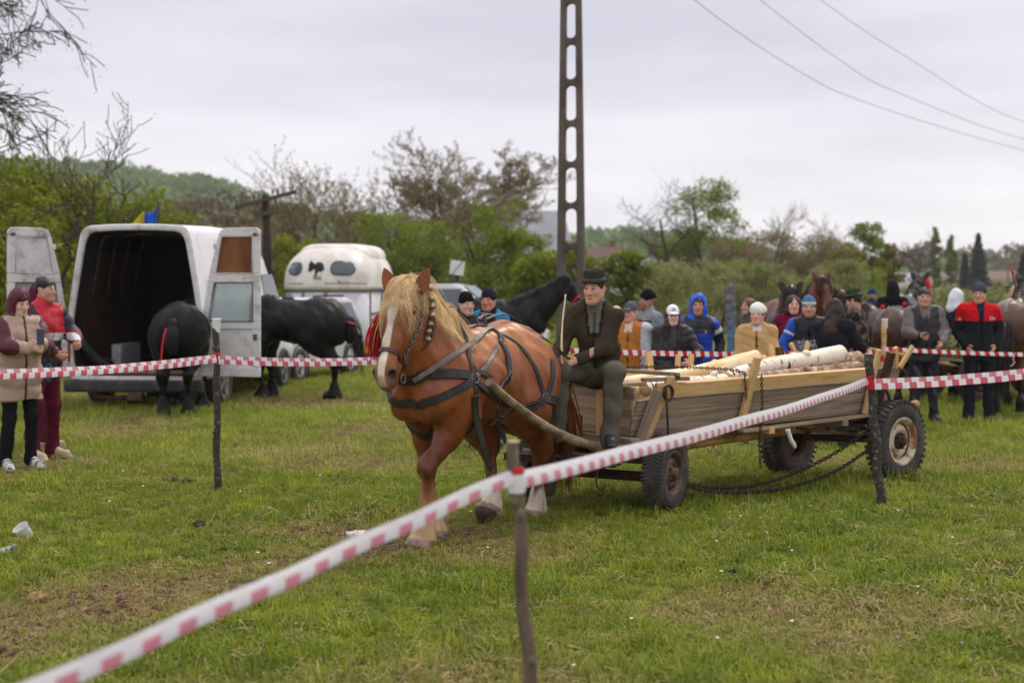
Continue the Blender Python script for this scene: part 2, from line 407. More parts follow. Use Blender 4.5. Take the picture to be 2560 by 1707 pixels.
def ribbon_mb(mb, pts, nrm, w, th=.006, closed=False):
    "flat strap along pts with surface normals nrm"
    m = len(pts); ps = [V(p) for p in pts]; vs = []
    for i in range(m):
        if closed: t = ps[(i + 1) % m] - ps[i - 1]
        else: t = ps[min(i + 1, m - 1)] - ps[max(i - 1, 0)]
        t = t.normalized(); n = V(nrm[i]); n = (n - t * n.dot(t)).normalized(); b = t.cross(n)
        ww = w[i] if hasattr(w, '__len__') else w
        for sb, sn in ((-.5, 0), (-.42, 1), (.42, 1), (.5, 0)): vs.append(ps[i] + b * ww * sb + n * th * sn)
    fs = [(i * 4 + k, i * 4 + (k + 1) % 4, ((i + 1) % m) * 4 + (k + 1) % 4, ((i + 1) % m) * 4 + k) for i in range(m if closed else m - 1) for k in range(4)]
    if not closed: fs += [(0, 1, 2, 3), tuple((m - 1) * 4 + k for k in (3, 2, 1, 0))]
    mb.add(vs, fs, False); return mb
# ================================================================ ground and grass
def vnoise(x, y, s, seed=0):
    r = np.random.default_rng(seed); T = r.random((256, 256)); x = np.asarray(x) / s + 1000; y = np.asarray(y) / s + 1000
    xi = np.floor(x).astype(int); yi = np.floor(y).astype(int); u = x - xi; v = y - yi; u = u * u * (3 - 2 * u); v = v * v * (3 - 2 * v)
    g = lambda a, b: T[a % 256, b % 256]
    return (g(xi, yi) * (1 - u) + g(xi + 1, yi) * u) * (1 - v) + (g(xi, yi + 1) * (1 - u) + g(xi + 1, yi + 1) * u) * v
def fnoise(x, y, s, seed=0, o=4):
    return sum(vnoise(x, y, s / 2 ** i, seed + i) * .5 ** i for i in range(o)) / sum(.5 ** i for i in range(o))
def sstep(a, b, x): t = np.clip((x - a) / (b - a), 0, 1); return t * t * (3 - 2 * t)
def dryness(x, y):
    n = fnoise(x, y, 1.5, 11); d = sstep(.56, .74, n) * .55
    nx, ny = 2.64 / 3.103, -1.63 / 3.103                                  # the trodden track of the lane
    t = np.abs((x + .78) * nx + (y - 9.9) * ny + .55 * (fnoise(x, y, 1.2, 5) - .5))
    along = sstep(11.2, 9.6, y)
    d = np.maximum(d, (1 - sstep(.12, .85, t)) * along * (.22 + .8 * sstep(.45, .66, fnoise(x, y, .5, 21))))
    d = np.maximum(d, .8 * np.exp(-((x + 1.6) / 1.3) ** 2 - ((y - 14.6) / 1.0) ** 2) * sstep(.35, .55, fnoise(x, y, .8, 31)))
    d = np.maximum(d, .95 * np.exp(-((x + 1.25) / .55) ** 2 - ((y - 10.0) / .28) ** 2))
    d = np.maximum(d, .9 * np.exp(-((x + 3.1) / .9) ** 2 - ((y - 20.6) / .9) ** 2))
    d = np.maximum(d, .7 * np.exp(-((x - 4.6) / 1.1) ** 2 - ((y - 13.4) / .5) ** 2) * sstep(.3, .5, fnoise(x, y, .8, 33)))
    d = np.maximum(d, .4 * np.exp(-((x - .6) / .6) ** 2 - ((y - 6.9) / .3) ** 2) * sstep(.42, .6, fnoise(x, y, .6, 35)))
    return np.clip(d, 0, 1)
def grow(lo, hi, step, far, g=1.16):
    a = list(np.arange(lo, hi + 1e-6, step)); s = step
    while a[-1] < far: s *= g; a.append(a[-1] + s)
    b = [lo]; s = step
    while b[-1] > -far: s *= g; b.append(b[-1] - s)
    return np.array(b[:0:-1] + a)
gx = grow(-13, 13, .16, 2500); gy = grow(2, 34, .16, 2500); gy = gy[gy > -60]
X, Y = np.meshgrid(gx, gy, indexing='ij'); Z = gz(X, Y)
vi = np.arange(X.size).reshape(X.shape)
gf = np.stack([vi[:-1, :-1], vi[1:, :-1], vi[1:, 1:], vi[:-1, 1:]], -1).reshape(-1, 4)
gme = npmesh('ground', np.stack([X, Y, Z], -1).reshape(-1, 3), gf)
def fattr(me, name, val):
    a = me.attributes.new(name, 'FLOAT', 'POINT'); a.data.foreach_set('value', np.asarray(val, np.float32).ravel())
fattr(gme, 'dry', dryness(X, Y))
def ground_mat():
    m = bpy.data.materials.new('meadow_soil'); m.use_nodes = True; nt = m.node_tree; b = nt.nodes['Principled BSDF']; L = nt.links
    n = lambda t: nt.nodes.new(t)
    at = n('ShaderNodeAttribute'); at.attribute_name = 'dry'
    tx = n('ShaderNodeTexCoord')
    def noise(s, d=6):
        x = n('ShaderNodeTexNoise'); x.inputs['Scale'].default_value = s; x.inputs['Detail'].default_value = d; x.inputs['Roughness'].default_value = .65; L.new(tx.outputs['Object'], x.inputs['Vector']); return x
    def mixc(f, a, bb):
        x = n('ShaderNodeMix'); x.data_type = 'RGBA'; L.new(f, x.inputs[0])
        for i, q in ((6, a), (7, bb)):
            if isinstance(q, tuple): x.inputs[i].default_value = (*q, 1)
            else: L.new(q, x.inputs[i])
        return x.outputs[2]
    def rng(f, a, bb):
        r = n('ShaderNodeMapRange'); r.inputs[1].default_value = a; r.inputs[2].default_value = bb; L.new(f, r.inputs[0]); return r.outputs[0]
    g = mixc(rng(noise(.35).outputs['Fac'], .35, .65), S(78, 88, 30), S(108, 110, 44))
    g = mixc(rng(noise(3).outputs['Fac'], .4, .7), g, S(92, 80, 46))
    dr = mixc(rng(noise(9).outputs['Fac'], .38, .6), S(138, 112, 80), S(72, 54, 40))
    c = mixc(at.outputs['Fac'], g, dr); L.new(c, b.inputs['Base Color']); b.inputs['Roughness'].default_value = .95; b.inputs['Specular IOR Level'].default_value = .1
    bp = n('ShaderNodeBump'); bp.inputs['Distance'].default_value = .05; bp.inputs['Strength'].default_value = .7; L.new(noise(16).outputs['Fac'], bp.inputs['Height']); L.new(bp.outputs[0], b.inputs['Normal'])
    return m
ground = linkmesh('ground', gme, ground_mat()); tag(ground, kind='structure')

def blade_mat(name, c1, c2, c3, straw):
    m = bpy.data.materials.new(name); m.use_nodes = True; nt = m.node_tree; b = nt.nodes['Principled BSDF']; L = nt.links; n = lambda t: nt.nodes.new(t)
    at = n('ShaderNodeAttribute'); at.attribute_name = 'dry'; at.attribute_type = 'INSTANCER'
    oi = n('ShaderNodeObjectInfo'); ge = n('ShaderNodeNewGeometry')
    nz = n('ShaderNodeTexNoise'); nz.inputs['Scale'].default_value = .7; nz.inputs['Detail'].default_value = 4; L.new(ge.outputs['Position'], nz.inputs['Vector'])
    def mixc(f, a, bb):
        x = n('ShaderNodeMix'); x.data_type = 'RGBA'; L.new(f, x.inputs[0])
        for i, q in ((6, a), (7, bb)):
            if isinstance(q, tuple): x.inputs[i].default_value = (*q, 1)
            else: L.new(q, x.inputs[i])
        return x.outputs[2]
    def math_(op, a, bb):
        x = n('ShaderNodeMath'); x.operation = op; x.use_clamp = True
        for i, q in ((0, a), (1, bb)):
            if isinstance(q, (int, float)): x.inputs[i].default_value = q
            else: L.new(q, x.inputs[i])
        return x.outputs[0]
    r = n('ShaderNodeMapRange'); r.inputs[1].default_value = .35; r.inputs[2].default_value = .65; L.new(nz.outputs['Fac'], r.inputs[0])
    c = mixc(r.outputs[0], c1, c2); nz2 = n('ShaderNodeTexNoise'); nz2.inputs['Scale'].default_value = 3.2; nz2.inputs['Detail'].default_value = 3; L.new(ge.outputs['Position'], nz2.inputs['Vector']); r2 = n('ShaderNodeMapRange'); r2.inputs[1].default_value = .4; r2.inputs[2].default_value = .68; L.new(nz2.outputs['Fac'], r2.inputs[0])
    c = mixc(math_('MULTIPLY', r2.outputs[0], .7), c, c3); c = mixc(math_('MULTIPLY', oi.outputs['Random'], .6), c, c3)
    isl = n('ShaderNodeNewGeometry')
    f = math_('MULTIPLY', at.outputs['Fac'], 1.25)
    f2 = math_('SUBTRACT', math_('ADD', f, isl.outputs['Random Per Island']), .82)
    f3 = math_('MULTIPLY', f2, 2.2)
    c = mixc(f3, c, straw)
    L.new(c, b.inputs['Base Color']); b.inputs['Roughness'].default_value = .6; b.inputs['Specular IOR Level'].default_value = .25
    tr = n('ShaderNodeBsdfTranslucent'); L.new(c, tr.inputs[0]); ms = n('ShaderNodeMixShader'); ms.inputs[0].default_value = .3
    L.new(b.outputs[0], ms.inputs[1]); L.new(tr.outputs[0], ms.inputs[2]); L.new(ms.outputs[0], nt.nodes['Material Output'].inputs[0])
    return m
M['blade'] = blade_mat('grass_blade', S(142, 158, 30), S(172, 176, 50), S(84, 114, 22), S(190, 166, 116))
M['bladefar'] = blade_mat('grazing_lit_blade', S(160, 172, 46), S(186, 186, 76), S(118, 140, 44), S(206, 186, 138))  # lighter copy for distant grass: grazing-angle brightness put into the colour
def clump(n, rad, h0, h1, w, lean, seed, bm='blade'):
    r = np.random.default_rng(seed); vs = []; fs = []
    for i in range(n):
        a = r.uniform(0, 6.28); q = rad * math.sqrt(r.random()); x, y = q * math.cos(a), q * math.sin(a)
        h = r.uniform(h0, h1); az = r.uniform(0, 6.28); ln = r.uniform(.1, lean) * h; dx, dy = math.cos(az), math.sin(az); sx, sy = -dy * w / 2, dx * w / 2
        b = len(vs)
        mx_, tz = .35 * ln, h * (1 - .3 * ln / h)
        vs += [(x - sx, y - sy, -.01), (x + sx, y + sy, -.01), (x + dx * mx_ + sx * .8, y + dy * mx_ + sy * .8, h * .55), (x + dx * mx_ - sx * .8, y + dy * mx_ - sy * .8, h * .55), (x + dx * ln, y + dy * ln, tz)]
        fs += [(b, b + 1, b + 2, b + 3), (b + 3, b + 2, b + 4)]
    me = bpy.data.meshes.new('grass_clump'); me.from_pydata(vs, [], fs); me.materials.append(M[bm]); me.polygons.foreach_set('use_smooth', [True] * len(fs)); me.update()
    return me
def grass_set(cname, specs, bm='blade'):
    c = bpy.data.collections.new(cname)
    for i, s in enumerate(specs): c.objects.link(bpy.data.objects.new('grass_clump', clump(*s, 100 + i, bm)))
    return c
near_c = grass_set('near_clumps', [(24, .07, .02, .06, .007, 2.4), (22, .06, .03, .08, .0065, 1.8), (20, .07, .015, .05, .008, 2.8), (16, .05, .04, .11, .006, 1.5), (28, .08, .012, .045, .007, 2.8)])
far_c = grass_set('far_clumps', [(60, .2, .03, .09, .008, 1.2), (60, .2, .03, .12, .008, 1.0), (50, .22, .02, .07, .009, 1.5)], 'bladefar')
tall_c = grass_set('tall_clumps', [(14, .04, .08, .2, .006, 1.0), (10, .04, .10, .24, .0055, 1.2), (22, .06, .06, .14, .008, 1.2)])
def thatch(n, rad, l0, l1, w, seed):
    r = np.random.default_rng(seed); vs = []; fs = []
    for i in range(n):
        a = r.uniform(0, 6.28); q = rad * math.sqrt(r.random()); x, y, z = q * math.cos(a), q * math.sin(a), r.uniform(.004, .03); h = r.uniform(l0, l1); az = r.uniform(0, 6.28); dx, dy = math.cos(az), math.sin(az); b = len(vs); k = r.uniform(-.3, .3) * h; up = r.uniform(-.1, .35) * h
        vs += [(x - dy * w, y + dx * w, z), (x + dy * w, y - dx * w, z), (x + dx * h * .5 - dy * k + dy * w, y + dy * h * .5 + dx * k - dx * w, z + up + .004), (x + dx * h * .5 - dy * k - dy * w, y + dy * h * .5 + dx * k + dx * w, z + up + .006), (x + dx * h, y + dy * h, z + up * .6)]; fs += [(b, b + 1, b + 2, b + 3), (b + 3, b + 2, b + 4)]
    me = bpy.data.meshes.new('dry_stalks'); me.from_pydata(vs, [], fs); me.materials.append(M['straw']); me.update(); return me
M['straw'] = mat('dry_stalks', S(176, 150, 108), .8, var=.35, vs=6, c2=S(112, 90, 62), c2s=14)
thatch_c = bpy.data.collections.new('thatch_clumps')
for i, s in enumerate(((14, .12, .04, .12, .0018), (10, .14, .05, .16, .0018), (18, .12, .03, .09, .002))): thatch_c.objects.link(bpy.data.objects.new('dry_stalks', thatch(*s, 300 + i)))
def grass_nodes(name, coll, smin, smax):
    ng = bpy.data.node_groups.new(name, 'GeometryNodeTree'); ng.interface.new_socket('Geometry', in_out='INPUT', socket_type='NodeSocketGeometry'); ng.interface.new_socket('Geometry', in_out='OUTPUT', socket_type='NodeSocketGeometry')
    n = lambda t: ng.nodes.new(t); L = ng.links
    gi, go = n('NodeGroupInput'), n('NodeGroupOutput'); d = n('GeometryNodeDistributePointsOnFaces'); a = n('GeometryNodeInputNamedAttribute'); a.data_type = 'FLOAT'; a.inputs['Name'].default_value = 'dens'
    L.new(gi.outputs[0], d.inputs['Mesh']); L.new(a.outputs['Attribute'], d.inputs['Density']); d.inputs['Seed'].default_value = 3
    ci = n('GeometryNodeCollectionInfo'); ci.inputs['Collection'].default_value = coll; ci.inputs['Separate Children'].default_value = True; ci.inputs['Reset Children'].default_value = True
    ip = n('GeometryNodeInstanceOnPoints'); L.new(d.outputs['Points'], ip.inputs['Points']); L.new(ci.outputs[0], ip.inputs['Instance']); ip.inputs['Pick Instance'].default_value = True
    rv = n('FunctionNodeRandomValue'); rv.data_type = 'FLOAT_VECTOR'; rv.inputs[0].default_value = (-.15, -.15, 0); rv.inputs[1].default_value = (.15, .15, 6.28); L.new(rv.outputs[0], ip.inputs['Rotation'])
    rs = n('FunctionNodeRandomValue'); rs.data_type = 'FLOAT'; rs.inputs[2].default_value = smin; rs.inputs[3].default_value = smax
    h = n('GeometryNodeInputNamedAttribute'); h.data_type = 'FLOAT'; h.inputs['Name'].default_value = 'hgt'
    mu = n('ShaderNodeMath'); mu.operation = 'MULTIPLY'; L.new(rs.outputs[1], mu.inputs[0]); L.new(h.outputs['Attribute'], mu.inputs[1])
    L.new(mu.outputs[0], ip.inputs['Scale']); L.new(ip.outputs[0], go.inputs[0])
    return ng
def grass_patch(label, x0, x1, y0, y1, step, coll, dens, smin=.7, smax=1.3, wedge=.40):
    xs = np.arange(x0, x1 + 1e-6, step); ys = np.arange(y0, y1 + 1e-6, step); X, Y = np.meshgrid(xs, ys, indexing='ij')
    vi = np.arange(X.size).reshape(X.shape); f = np.stack([vi[:-1, :-1], vi[1:, :-1], vi[1:, 1:], vi[:-1, 1:]], -1).reshape(-1, 4)
    cx = X.ravel()[f].mean(1); cy = Y.ravel()[f].mean(1); f = f[(np.abs(cx) < wedge * cy + .8)]
    me = npmesh('grass', np.stack([X, Y, gz(X, Y)], -1).reshape(-1, 3), f)
    dr = dryness(X, Y); fattr(me, 'dry', dr)
    fattr(me, 'dens', dens(X, Y, dr)); fattr(me, 'hgt', (1.0 - .5 * dr) * (.35 + 1.25 * fnoise(X, Y, .9, 44)))
    o = linkmesh('grass', me, M['blade']); tag(o, label, 'grass', kind='stuff')
    md = o.modifiers.new('grass', 'NODES'); md.node_group = grass_nodes('scatter', coll, smin, smax)
    return o
grass_patch('short trodden green grass of the near meadow', -7, 7, 5.2, 15.2, .15, near_c, lambda x, y, d: 260 * (1 - .55 * d) * np.clip(8.0 / y, .5, 1.2) ** 1.3 * sstep(15.2, 12.0, y))
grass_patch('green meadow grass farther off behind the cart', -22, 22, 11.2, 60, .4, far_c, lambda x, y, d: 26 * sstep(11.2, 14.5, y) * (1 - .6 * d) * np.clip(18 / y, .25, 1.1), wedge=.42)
grass_patch('taller loose grass tufts in the meadow', -14, 14, 5.4, 26, .3, tall_c, lambda x, y, d: 46 * (1 - .8 * d) * sstep(.48, .7, fnoise(x, y, 1.0, 77)) * np.clip(9 / y, .3, 1), .5, 1.0)
grass_patch('dry straw-coloured stalks lying in the grass', -9, 9, 5.2, 22, .2, thatch_c, lambda x, y, d: (8 + 110 * d) * np.clip(9 / y, .4, 1.1), .7, 1.5)
def lumps(seed):
    r = np.random.default_rng(seed); mb = MB()
    for i in range(5):
        a = r.uniform(0, 6.28); q = r.uniform(0, .07); n0 = len(mb.v); s_ = r.uniform(.008, .026); mb.sphere((q * math.cos(a), q * math.sin(a), s_ * .3), s_, 6, 4, (1.3, 1, .7)); mb.v[n0:] = [tuple(np.array(p) + r.normal(0, s_ * .22, 3)) for p in mb.v[n0:]]
    me = bpy.data.meshes.new('soil_lumps'); me.from_pydata(mb.v, [], mb.f); me.materials.append(M['soil']); me.update(); return me
M['soil'] = mat('bare_soil', S(92, 70, 52), .95, var=.35, vs=20, c2=S(128, 104, 76), c2s=9)
lump_c = bpy.data.collections.new('soil_lumps')
for i in range(3): lump_c.objects.link(bpy.data.objects.new('soil_lumps', lumps(400 + i)))
grass_patch('crumbs of bare soil in the trodden track', -6, 6, 5.2, 14, .15, lump_c, lambda x, y, d: 120 * sstep(.5, .95, d), .6, 1.5)
fr_ = np.random.default_rng(12); fv, ff, fc = [], [], []
for i in range(46):                                    # daisies and speedwell
    d_ = fr_.uniform(6.3, 13); x_ = fr_.uniform(-.33, .36) * d_; z_ = float(gz(x_, d_)) + .05; b_ = len(fv); q = .011 if i % 3 else .008
    for k in range(8): fv.append((x_ + math.cos(k * .785) * q, d_ + math.sin(k * .785) * q, z_ + .004 * (k % 2)))
    fv.append((x_, d_, z_ + .006)); ff += [(b_ + k, b_ + (k + 1) % 8, b_ + 8) for k in range(8)]; fc += [S(236, 234, 228) if i % 3 else S(150, 160, 214)] * 9
o = linkmesh('meadow_flowers', npmesh('meadow_flowers', fv, ff, False, fc), mat('petals', rough=.7, var=0, vcol=True)); tag(o, 'tiny white and pale blue flowers dotted in the grass', 'flowers', kind='stuff')
# ================================================================ hills, trees, village
def leaf_mat(name, c1, c2, tr=.35):
    m = bpy.data.materials.new(name); m.use_nodes = True; nt = m.node_tree; b = nt.nodes['Principled BSDF']; L = nt.links; n = lambda t: nt.nodes.new(t)
    a = n('ShaderNodeVertexColor'); a.layer_name = 'Col'; x = n('ShaderNodeMix'); x.data_type = 'RGBA'; L.new(a.outputs[0], x.inputs[0]); x.inputs[6].default_value = (*c1, 1); x.inputs[7].default_value = (*c2, 1)
    L.new(x.outputs[2], b.inputs['Base Color']); b.inputs['Roughness'].default_value = .6; b.inputs['Specular IOR Level'].default_value = .2
    t = n('ShaderNodeBsdfTranslucent'); L.new(x.outputs[2], t.inputs[0]); ms = n('ShaderNodeMixShader'); ms.inputs[0].default_value = tr
    L.new(b.outputs[0], ms.inputs[1]); L.new(t.outputs[0], ms.inputs[2]); L.new(ms.outputs[0], nt.nodes['Material Output'].inputs[0]); return m
M['leafspring'] = leaf_mat('spring_leaves', S(94, 110, 24), S(150, 158, 46))
M['leafgreen'] = leaf_mat('green_leaves', S(94, 112, 34), S(146, 156, 58))
M['leafolive'] = leaf_mat('olive_buds', S(112, 100, 52), S(150, 134, 74))
M['leafbrown'] = leaf_mat('brown_buds', S(116, 104, 74), S(150, 136, 98))
M['leafgrey'] = leaf_mat('greygreen_scrub', S(118, 124, 74), S(160, 160, 104))
M['leafdark'] = leaf_mat('dark_needles', S(40, 54, 40), S(62, 78, 56), .1)
M['leafhill'] = leaf_mat('hill_forest', S(88, 112, 62), S(132, 154, 86), .2)
M['leafhill2'] = leaf_mat('brown_wood', S(96, 84, 60), S(122, 112, 74), .15)
M['twig'] = mat('twig_bark', S(74, 64, 58), .9, var=.2); M['twigbrown'] = mat('brown_twigs', S(98, 78, 64), .9, var=.2)
def frustums(seg, n=5):
    "seg (m,8): p0 p1 r0 r1"
    seg = np.asarray(seg); a, b, r0, r1 = seg[:, :3], seg[:, 3:6], seg[:, 6], seg[:, 7]; t = b - a; t = t / np.maximum(np.linalg.norm(t, axis=1, keepdims=True), 1e-9)
    ref = np.where(np.abs(t[:, 2:3]) > .9, np.array([[1, 0, 0.]]), np.array([[0, 0, 1.]])); u = np.cross(t, ref); u /= np.linalg.norm(u, axis=1, keepdims=True); w = np.cross(t, u); vs = []
    for c, r in ((a, r0), (b, r1)):
        for k in range(n):
            an = 2 * math.pi * k / n; vs.append(c + (u * math.cos(an) + w * math.sin(an)) * r[:, None])
    v = np.stack(vs, 1); m = len(seg); base = (np.arange(m) * 2 * n)[:, None]
    f = np.concatenate([base + np.array([[k, (k + 1) % n, n + (k + 1) % n, n + k]]) for k in range(n)], 0); return v.reshape(-1, 3), f
def leaf_soup(pts, size, r, tint, flat=0):
    n = len(pts); d = r.normal(size=(n, 3)); d /= np.linalg.norm(d, axis=1, keepdims=True); e = r.normal(size=(n, 3)); e -= d * (e * d).sum(1, keepdims=True); e /= np.linalg.norm(e, axis=1, keepdims=True)
    s = size * r.uniform(.6, 1.4, (n, 1)); a, b = d * s, e * s * .55
    v = np.stack([pts - a, pts + b * .9, pts + a, pts - b * .9], 1).reshape(-1, 3); f = np.arange(n * 4).reshape(-1, 4); c = np.repeat(np.clip(tint, 0, 1), 4)
    return v, f, np.stack([c, c, c], 1)
def skeleton(h, r0, seed, lean=.1, nb=(5, 5, 4), ang=(50, 45, 40), lenf=(.45, .5, .5), start=.3, gnarl=.12, droop=0.0, up=.15):
    r = np.random.default_rng(seed); seg = []; tips = []
    def grow_(p, d, L_, rad, lev):
        k = 5 if lev == 0 else 4; q = p.copy(); dd = d.copy(); pts = [(q.copy(), dd.copy(), 0.)]
        for i in range(k):
            dd = dd + r.normal(0, gnarl * (.45 if lev == 0 else 1), 3) + np.array([0, 0, up if lev else 0]) - np.array([0, 0, droop * lev]); dd /= np.linalg.norm(dd); q2 = q + dd * L_ / k; ra, rb = rad * (1 - .75 * i / k), rad * (1 - .75 * (i + 1) / k)
            seg.append([*q, *q2, ra, rb]); q = q2; pts.append((q.copy(), dd.copy(), (i + 1) / k))
        if lev >= len(nb):
            tips.extend([p_ for p_, _, t in pts[1:]]); return
        for j in range(nb[lev]):
            t = (start if lev == 0 else .2) + (1 - (start if lev == 0 else .2)) * (j + r.uniform(.2, .9)) / nb[lev]; i = min(k - 1, int(t * k)); p0, d0, _ = pts[i]; p1 = pts[i + 1][0]; fr = t * k - i; b = p0 + (p1 - p0) * fr
            az = r.uniform(0, 6.28); o = np.array([math.cos(az), math.sin(az), 0]); o = o - d0 * (o @ d0); o /= max(1e-6, np.linalg.norm(o)); an = math.radians(ang[lev] * r.uniform(.7, 1.3)); nd_ = d0 * math.cos(an) + o * math.sin(an)
            grow_(b, nd_, L_ * lenf[lev] * (1.15 - .5 * t if lev == 0 else 1) * r.uniform(.7, 1.2), rad * (1 - .75 * t) * .55, lev + 1)
    grow_(np.zeros(3), np.array([lean * r.normal(), lean * r.normal(), 1.0]) / 1.0, h * .86, r0, 0)
    return np.array(seg), np.array(tips)
def crown_tree(name, label, loc, h, w, leafm, seed, nleaf=4000, leaf=.09, bark='twig', lobes=7, base=.18, dens=.0, group='trees behind the meadow', cat='tree', sticks=True, shape=None):
    "leafy tree: branch skeleton plus leaves gathered in uneven clumps through the crown"
    r = np.random.default_rng(seed); root = empty(name, loc); tag(root, label, cat, group)
    if sticks:
        seg, tips = skeleton(h * .95, h * .022 + .02, seed, nb=(7, 5), lenf=(.5, .5), ang=(45, 45), start=.12, gnarl=.14); sx = w / max(.1, 2 * np.percentile(np.abs(tips[:, :2]), 90)); seg[:, [0, 1, 3, 4]] *= sx
        v, f = frustums(seg); linkmesh('trunk', npmesh('trunk', v, f), M[bark], root); tips = tips * np.array([sx, sx, 1])
    cl = []; n = lobes * 5
    for i in range(n):
        z = base + (1 - base) * r.random() ** .8; k = math.sqrt(max(.05, 1 - abs((z - .5) / .62) ** 2.2)) if shape is None else shape(z); a = r.uniform(0, 6.28); q = w / 2 * k * r.uniform(.3, 1.0); cl.append((math.cos(a) * q, math.sin(a) * q, z * h * .93, w * r.uniform(.09, .2) * (.6 + .4 * k)))
    cl = np.array(cl); wt = cl[:, 3] ** 2; ci = r.choice(n, nleaf, p=wt / wt.sum()); d = r.normal(size=(nleaf, 3)); d /= np.linalg.norm(d, axis=1, keepdims=True); rad = r.random(nleaf) ** .45
    p = cl[ci, :3] + d * (rad * cl[ci, 3])[:, None] * np.array([1.1, 1.1, .8]); p[:, 2] = np.maximum(p[:, 2], .05)
    ct = r.random(n); tint = .25 + .5 * ct[ci] + r.normal(0, .18, nleaf); v, f, c = leaf_soup(p, leaf, r, tint); o = linkmesh('crown', npmesh('crown', v, f, False, c), M[leafm], root); return root
def twig_tree(name, label, loc, h, w, seed, bark='twig', leafm=None, nleaf=2, leaf=.05, nb=(7, 6, 5), ang=(45, 45, 40), lenf=(.55, .5, .5), r0=None, start=.25, droop=0., up=.12, gnarl=.12, lean=.1, group='trees behind the meadow', thin=1):
    r = np.random.default_rng(seed); root = empty(name, loc); tag(root, label, 'tree', group); seg, tips = skeleton(h, r0 or h * .02, seed, lean, nb, ang, lenf, start, gnarl, droop, up)
    zt = np.percentile(tips[:, 2], 99); sx = w / max(.1, 2 * np.percentile(np.abs(tips[:, :2]), 92)); k = np.array([sx, sx, h / zt]); seg[:, :3] *= k; seg[:, 3:6] *= k; tips = tips * k; seg[:, 6:] = np.maximum(seg[:, 6:], .006 * thin)
    v, f = frustums(seg, 4); linkmesh('trunk', npmesh('trunk', v, f), M[bark], root)
    if leafm:
        p = np.repeat(tips, nleaf, 0) + r.normal(0, .045 * h / 6, (len(tips) * nleaf, 3)); v, f, c = leaf_soup(p, leaf, r, r.uniform(.1, .9, len(p))); linkmesh('crown', npmesh('crown', v, f, False, c), M[leafm], root)
    return root
def at(px, d): return G((px - 1280) * d / FPX, d)
def hz(py, d): return CH - (py - HZ) * d / FPX
# ---- far hills with their woods
def hill(pts, d0, d1, nx=90, drop=7.0):
    "ridge through (px, py) as seen from the meadow, at depth d1, rising from depth d0"
    px = np.array([p[0] for p in pts], float); py = np.array([p[1] for p in pts], float); xs = np.linspace(px[0], px[-1], nx); zr = CH - (np.interp(xs, px, py) - HZ) * d1 / FPX - drop; vs = []
    prof = [(0, 0), (.15, .06), (.35, .28), (.6, .62), (.85, .92), (1, 1), (1.3, .96), (1.8, .6), (2.4, 0)]
    for t, k in prof:
        d = d0 + (d1 - d0) * t; vs.append(np.stack([(xs - 1280) * d1 / FPX * (1 + .0 * t), np.full(nx, d), zr * k - (1 if k == 0 else 0)], 1))
    v = np.concatenate(vs); m = len(prof); i = np.arange(nx * m).reshape(m, nx); f = np.stack([i[:-1, :-1], i[:-1, 1:], i[1:, 1:], i[1:, :-1]], -1).reshape(-1, 4); o = linkmesh('hill', npmesh('hill', v, f), M['hillsoil']); tag(o, kind='structure'); return xs, zr
M['hillsoil'] = mat('hill_meadow', S(96, 112, 62), .95, var=.3, vs=.05, spec=.05)
def woods(label, xs, zr, d0, d1, n, size, leafm, seed, t0=.1, t1=1.05, cards=200):
    r = np.random.default_rng(seed); P_ = []; T_ = []
    for i in range(n):
        t = t0 + (t1 - t0) * r.random(); px = r.uniform(xs[0], xs[-1]); k = np.interp(t, [0, .15, .35, .6, .85, 1, 1.3], [0, .06, .28, .62, .92, 1, .96]); d = d0 + (d1 - d0) * t; z = np.interp(px, xs, zr) * k; s = size * r.uniform(.6, 1.3)
        q = r.normal(size=(cards, 3)); q /= np.linalg.norm(q, axis=1, keepdims=True); q *= r.uniform(.8, 1.05, (cards, 1)); q[:, 2] = np.abs(q[:, 2]) * .9 - .1
        P_.append(np.array([(px - 1280) * d1 / FPX, d, z - size * .1]) + q * s); T_.append(np.full(cards, r.uniform(.1, .9)) + r.normal(0, .12, cards))
    v, f, c = leaf_soup(np.concatenate(P_), size * .15, r, np.concatenate(T_)); o = linkmesh('woods', npmesh('woods', v, f, False, c), M[leafm]); tag(o, label, 'woods', kind='stuff')
xs, zr = hill([(-400, 372), (0, 385), (150, 398), (300, 408), (420, 432), (540, 442), (600, 458), (650, 480), (700, 505), (800, 530), (1000, 545), (1200, 560), (1420, 575), (1560, 572), (1700, 580), (1900, 640), (2100, 690), (2300, 703), (2600, 703)], 330, 560)
woods('green spring wood covering the far hill', xs, zr, 330, 560, 900, 9, 'leafhill', 3)
xs2 = np.linspace(380, 760, 30); woods('brown leafless wood at the foot of the hill', xs2, np.full(30, 11.0), 150, 200, 60, 4.0, 'leafhill2', 5, .0, .9)
xs3 = np.linspace(2240, 2800, 30); woods('hazy grey tree line behind the far village', xs3, np.full(30, 8.0), 380, 420, 80, 6.0, 'leafhill2', 6, .3, .9)
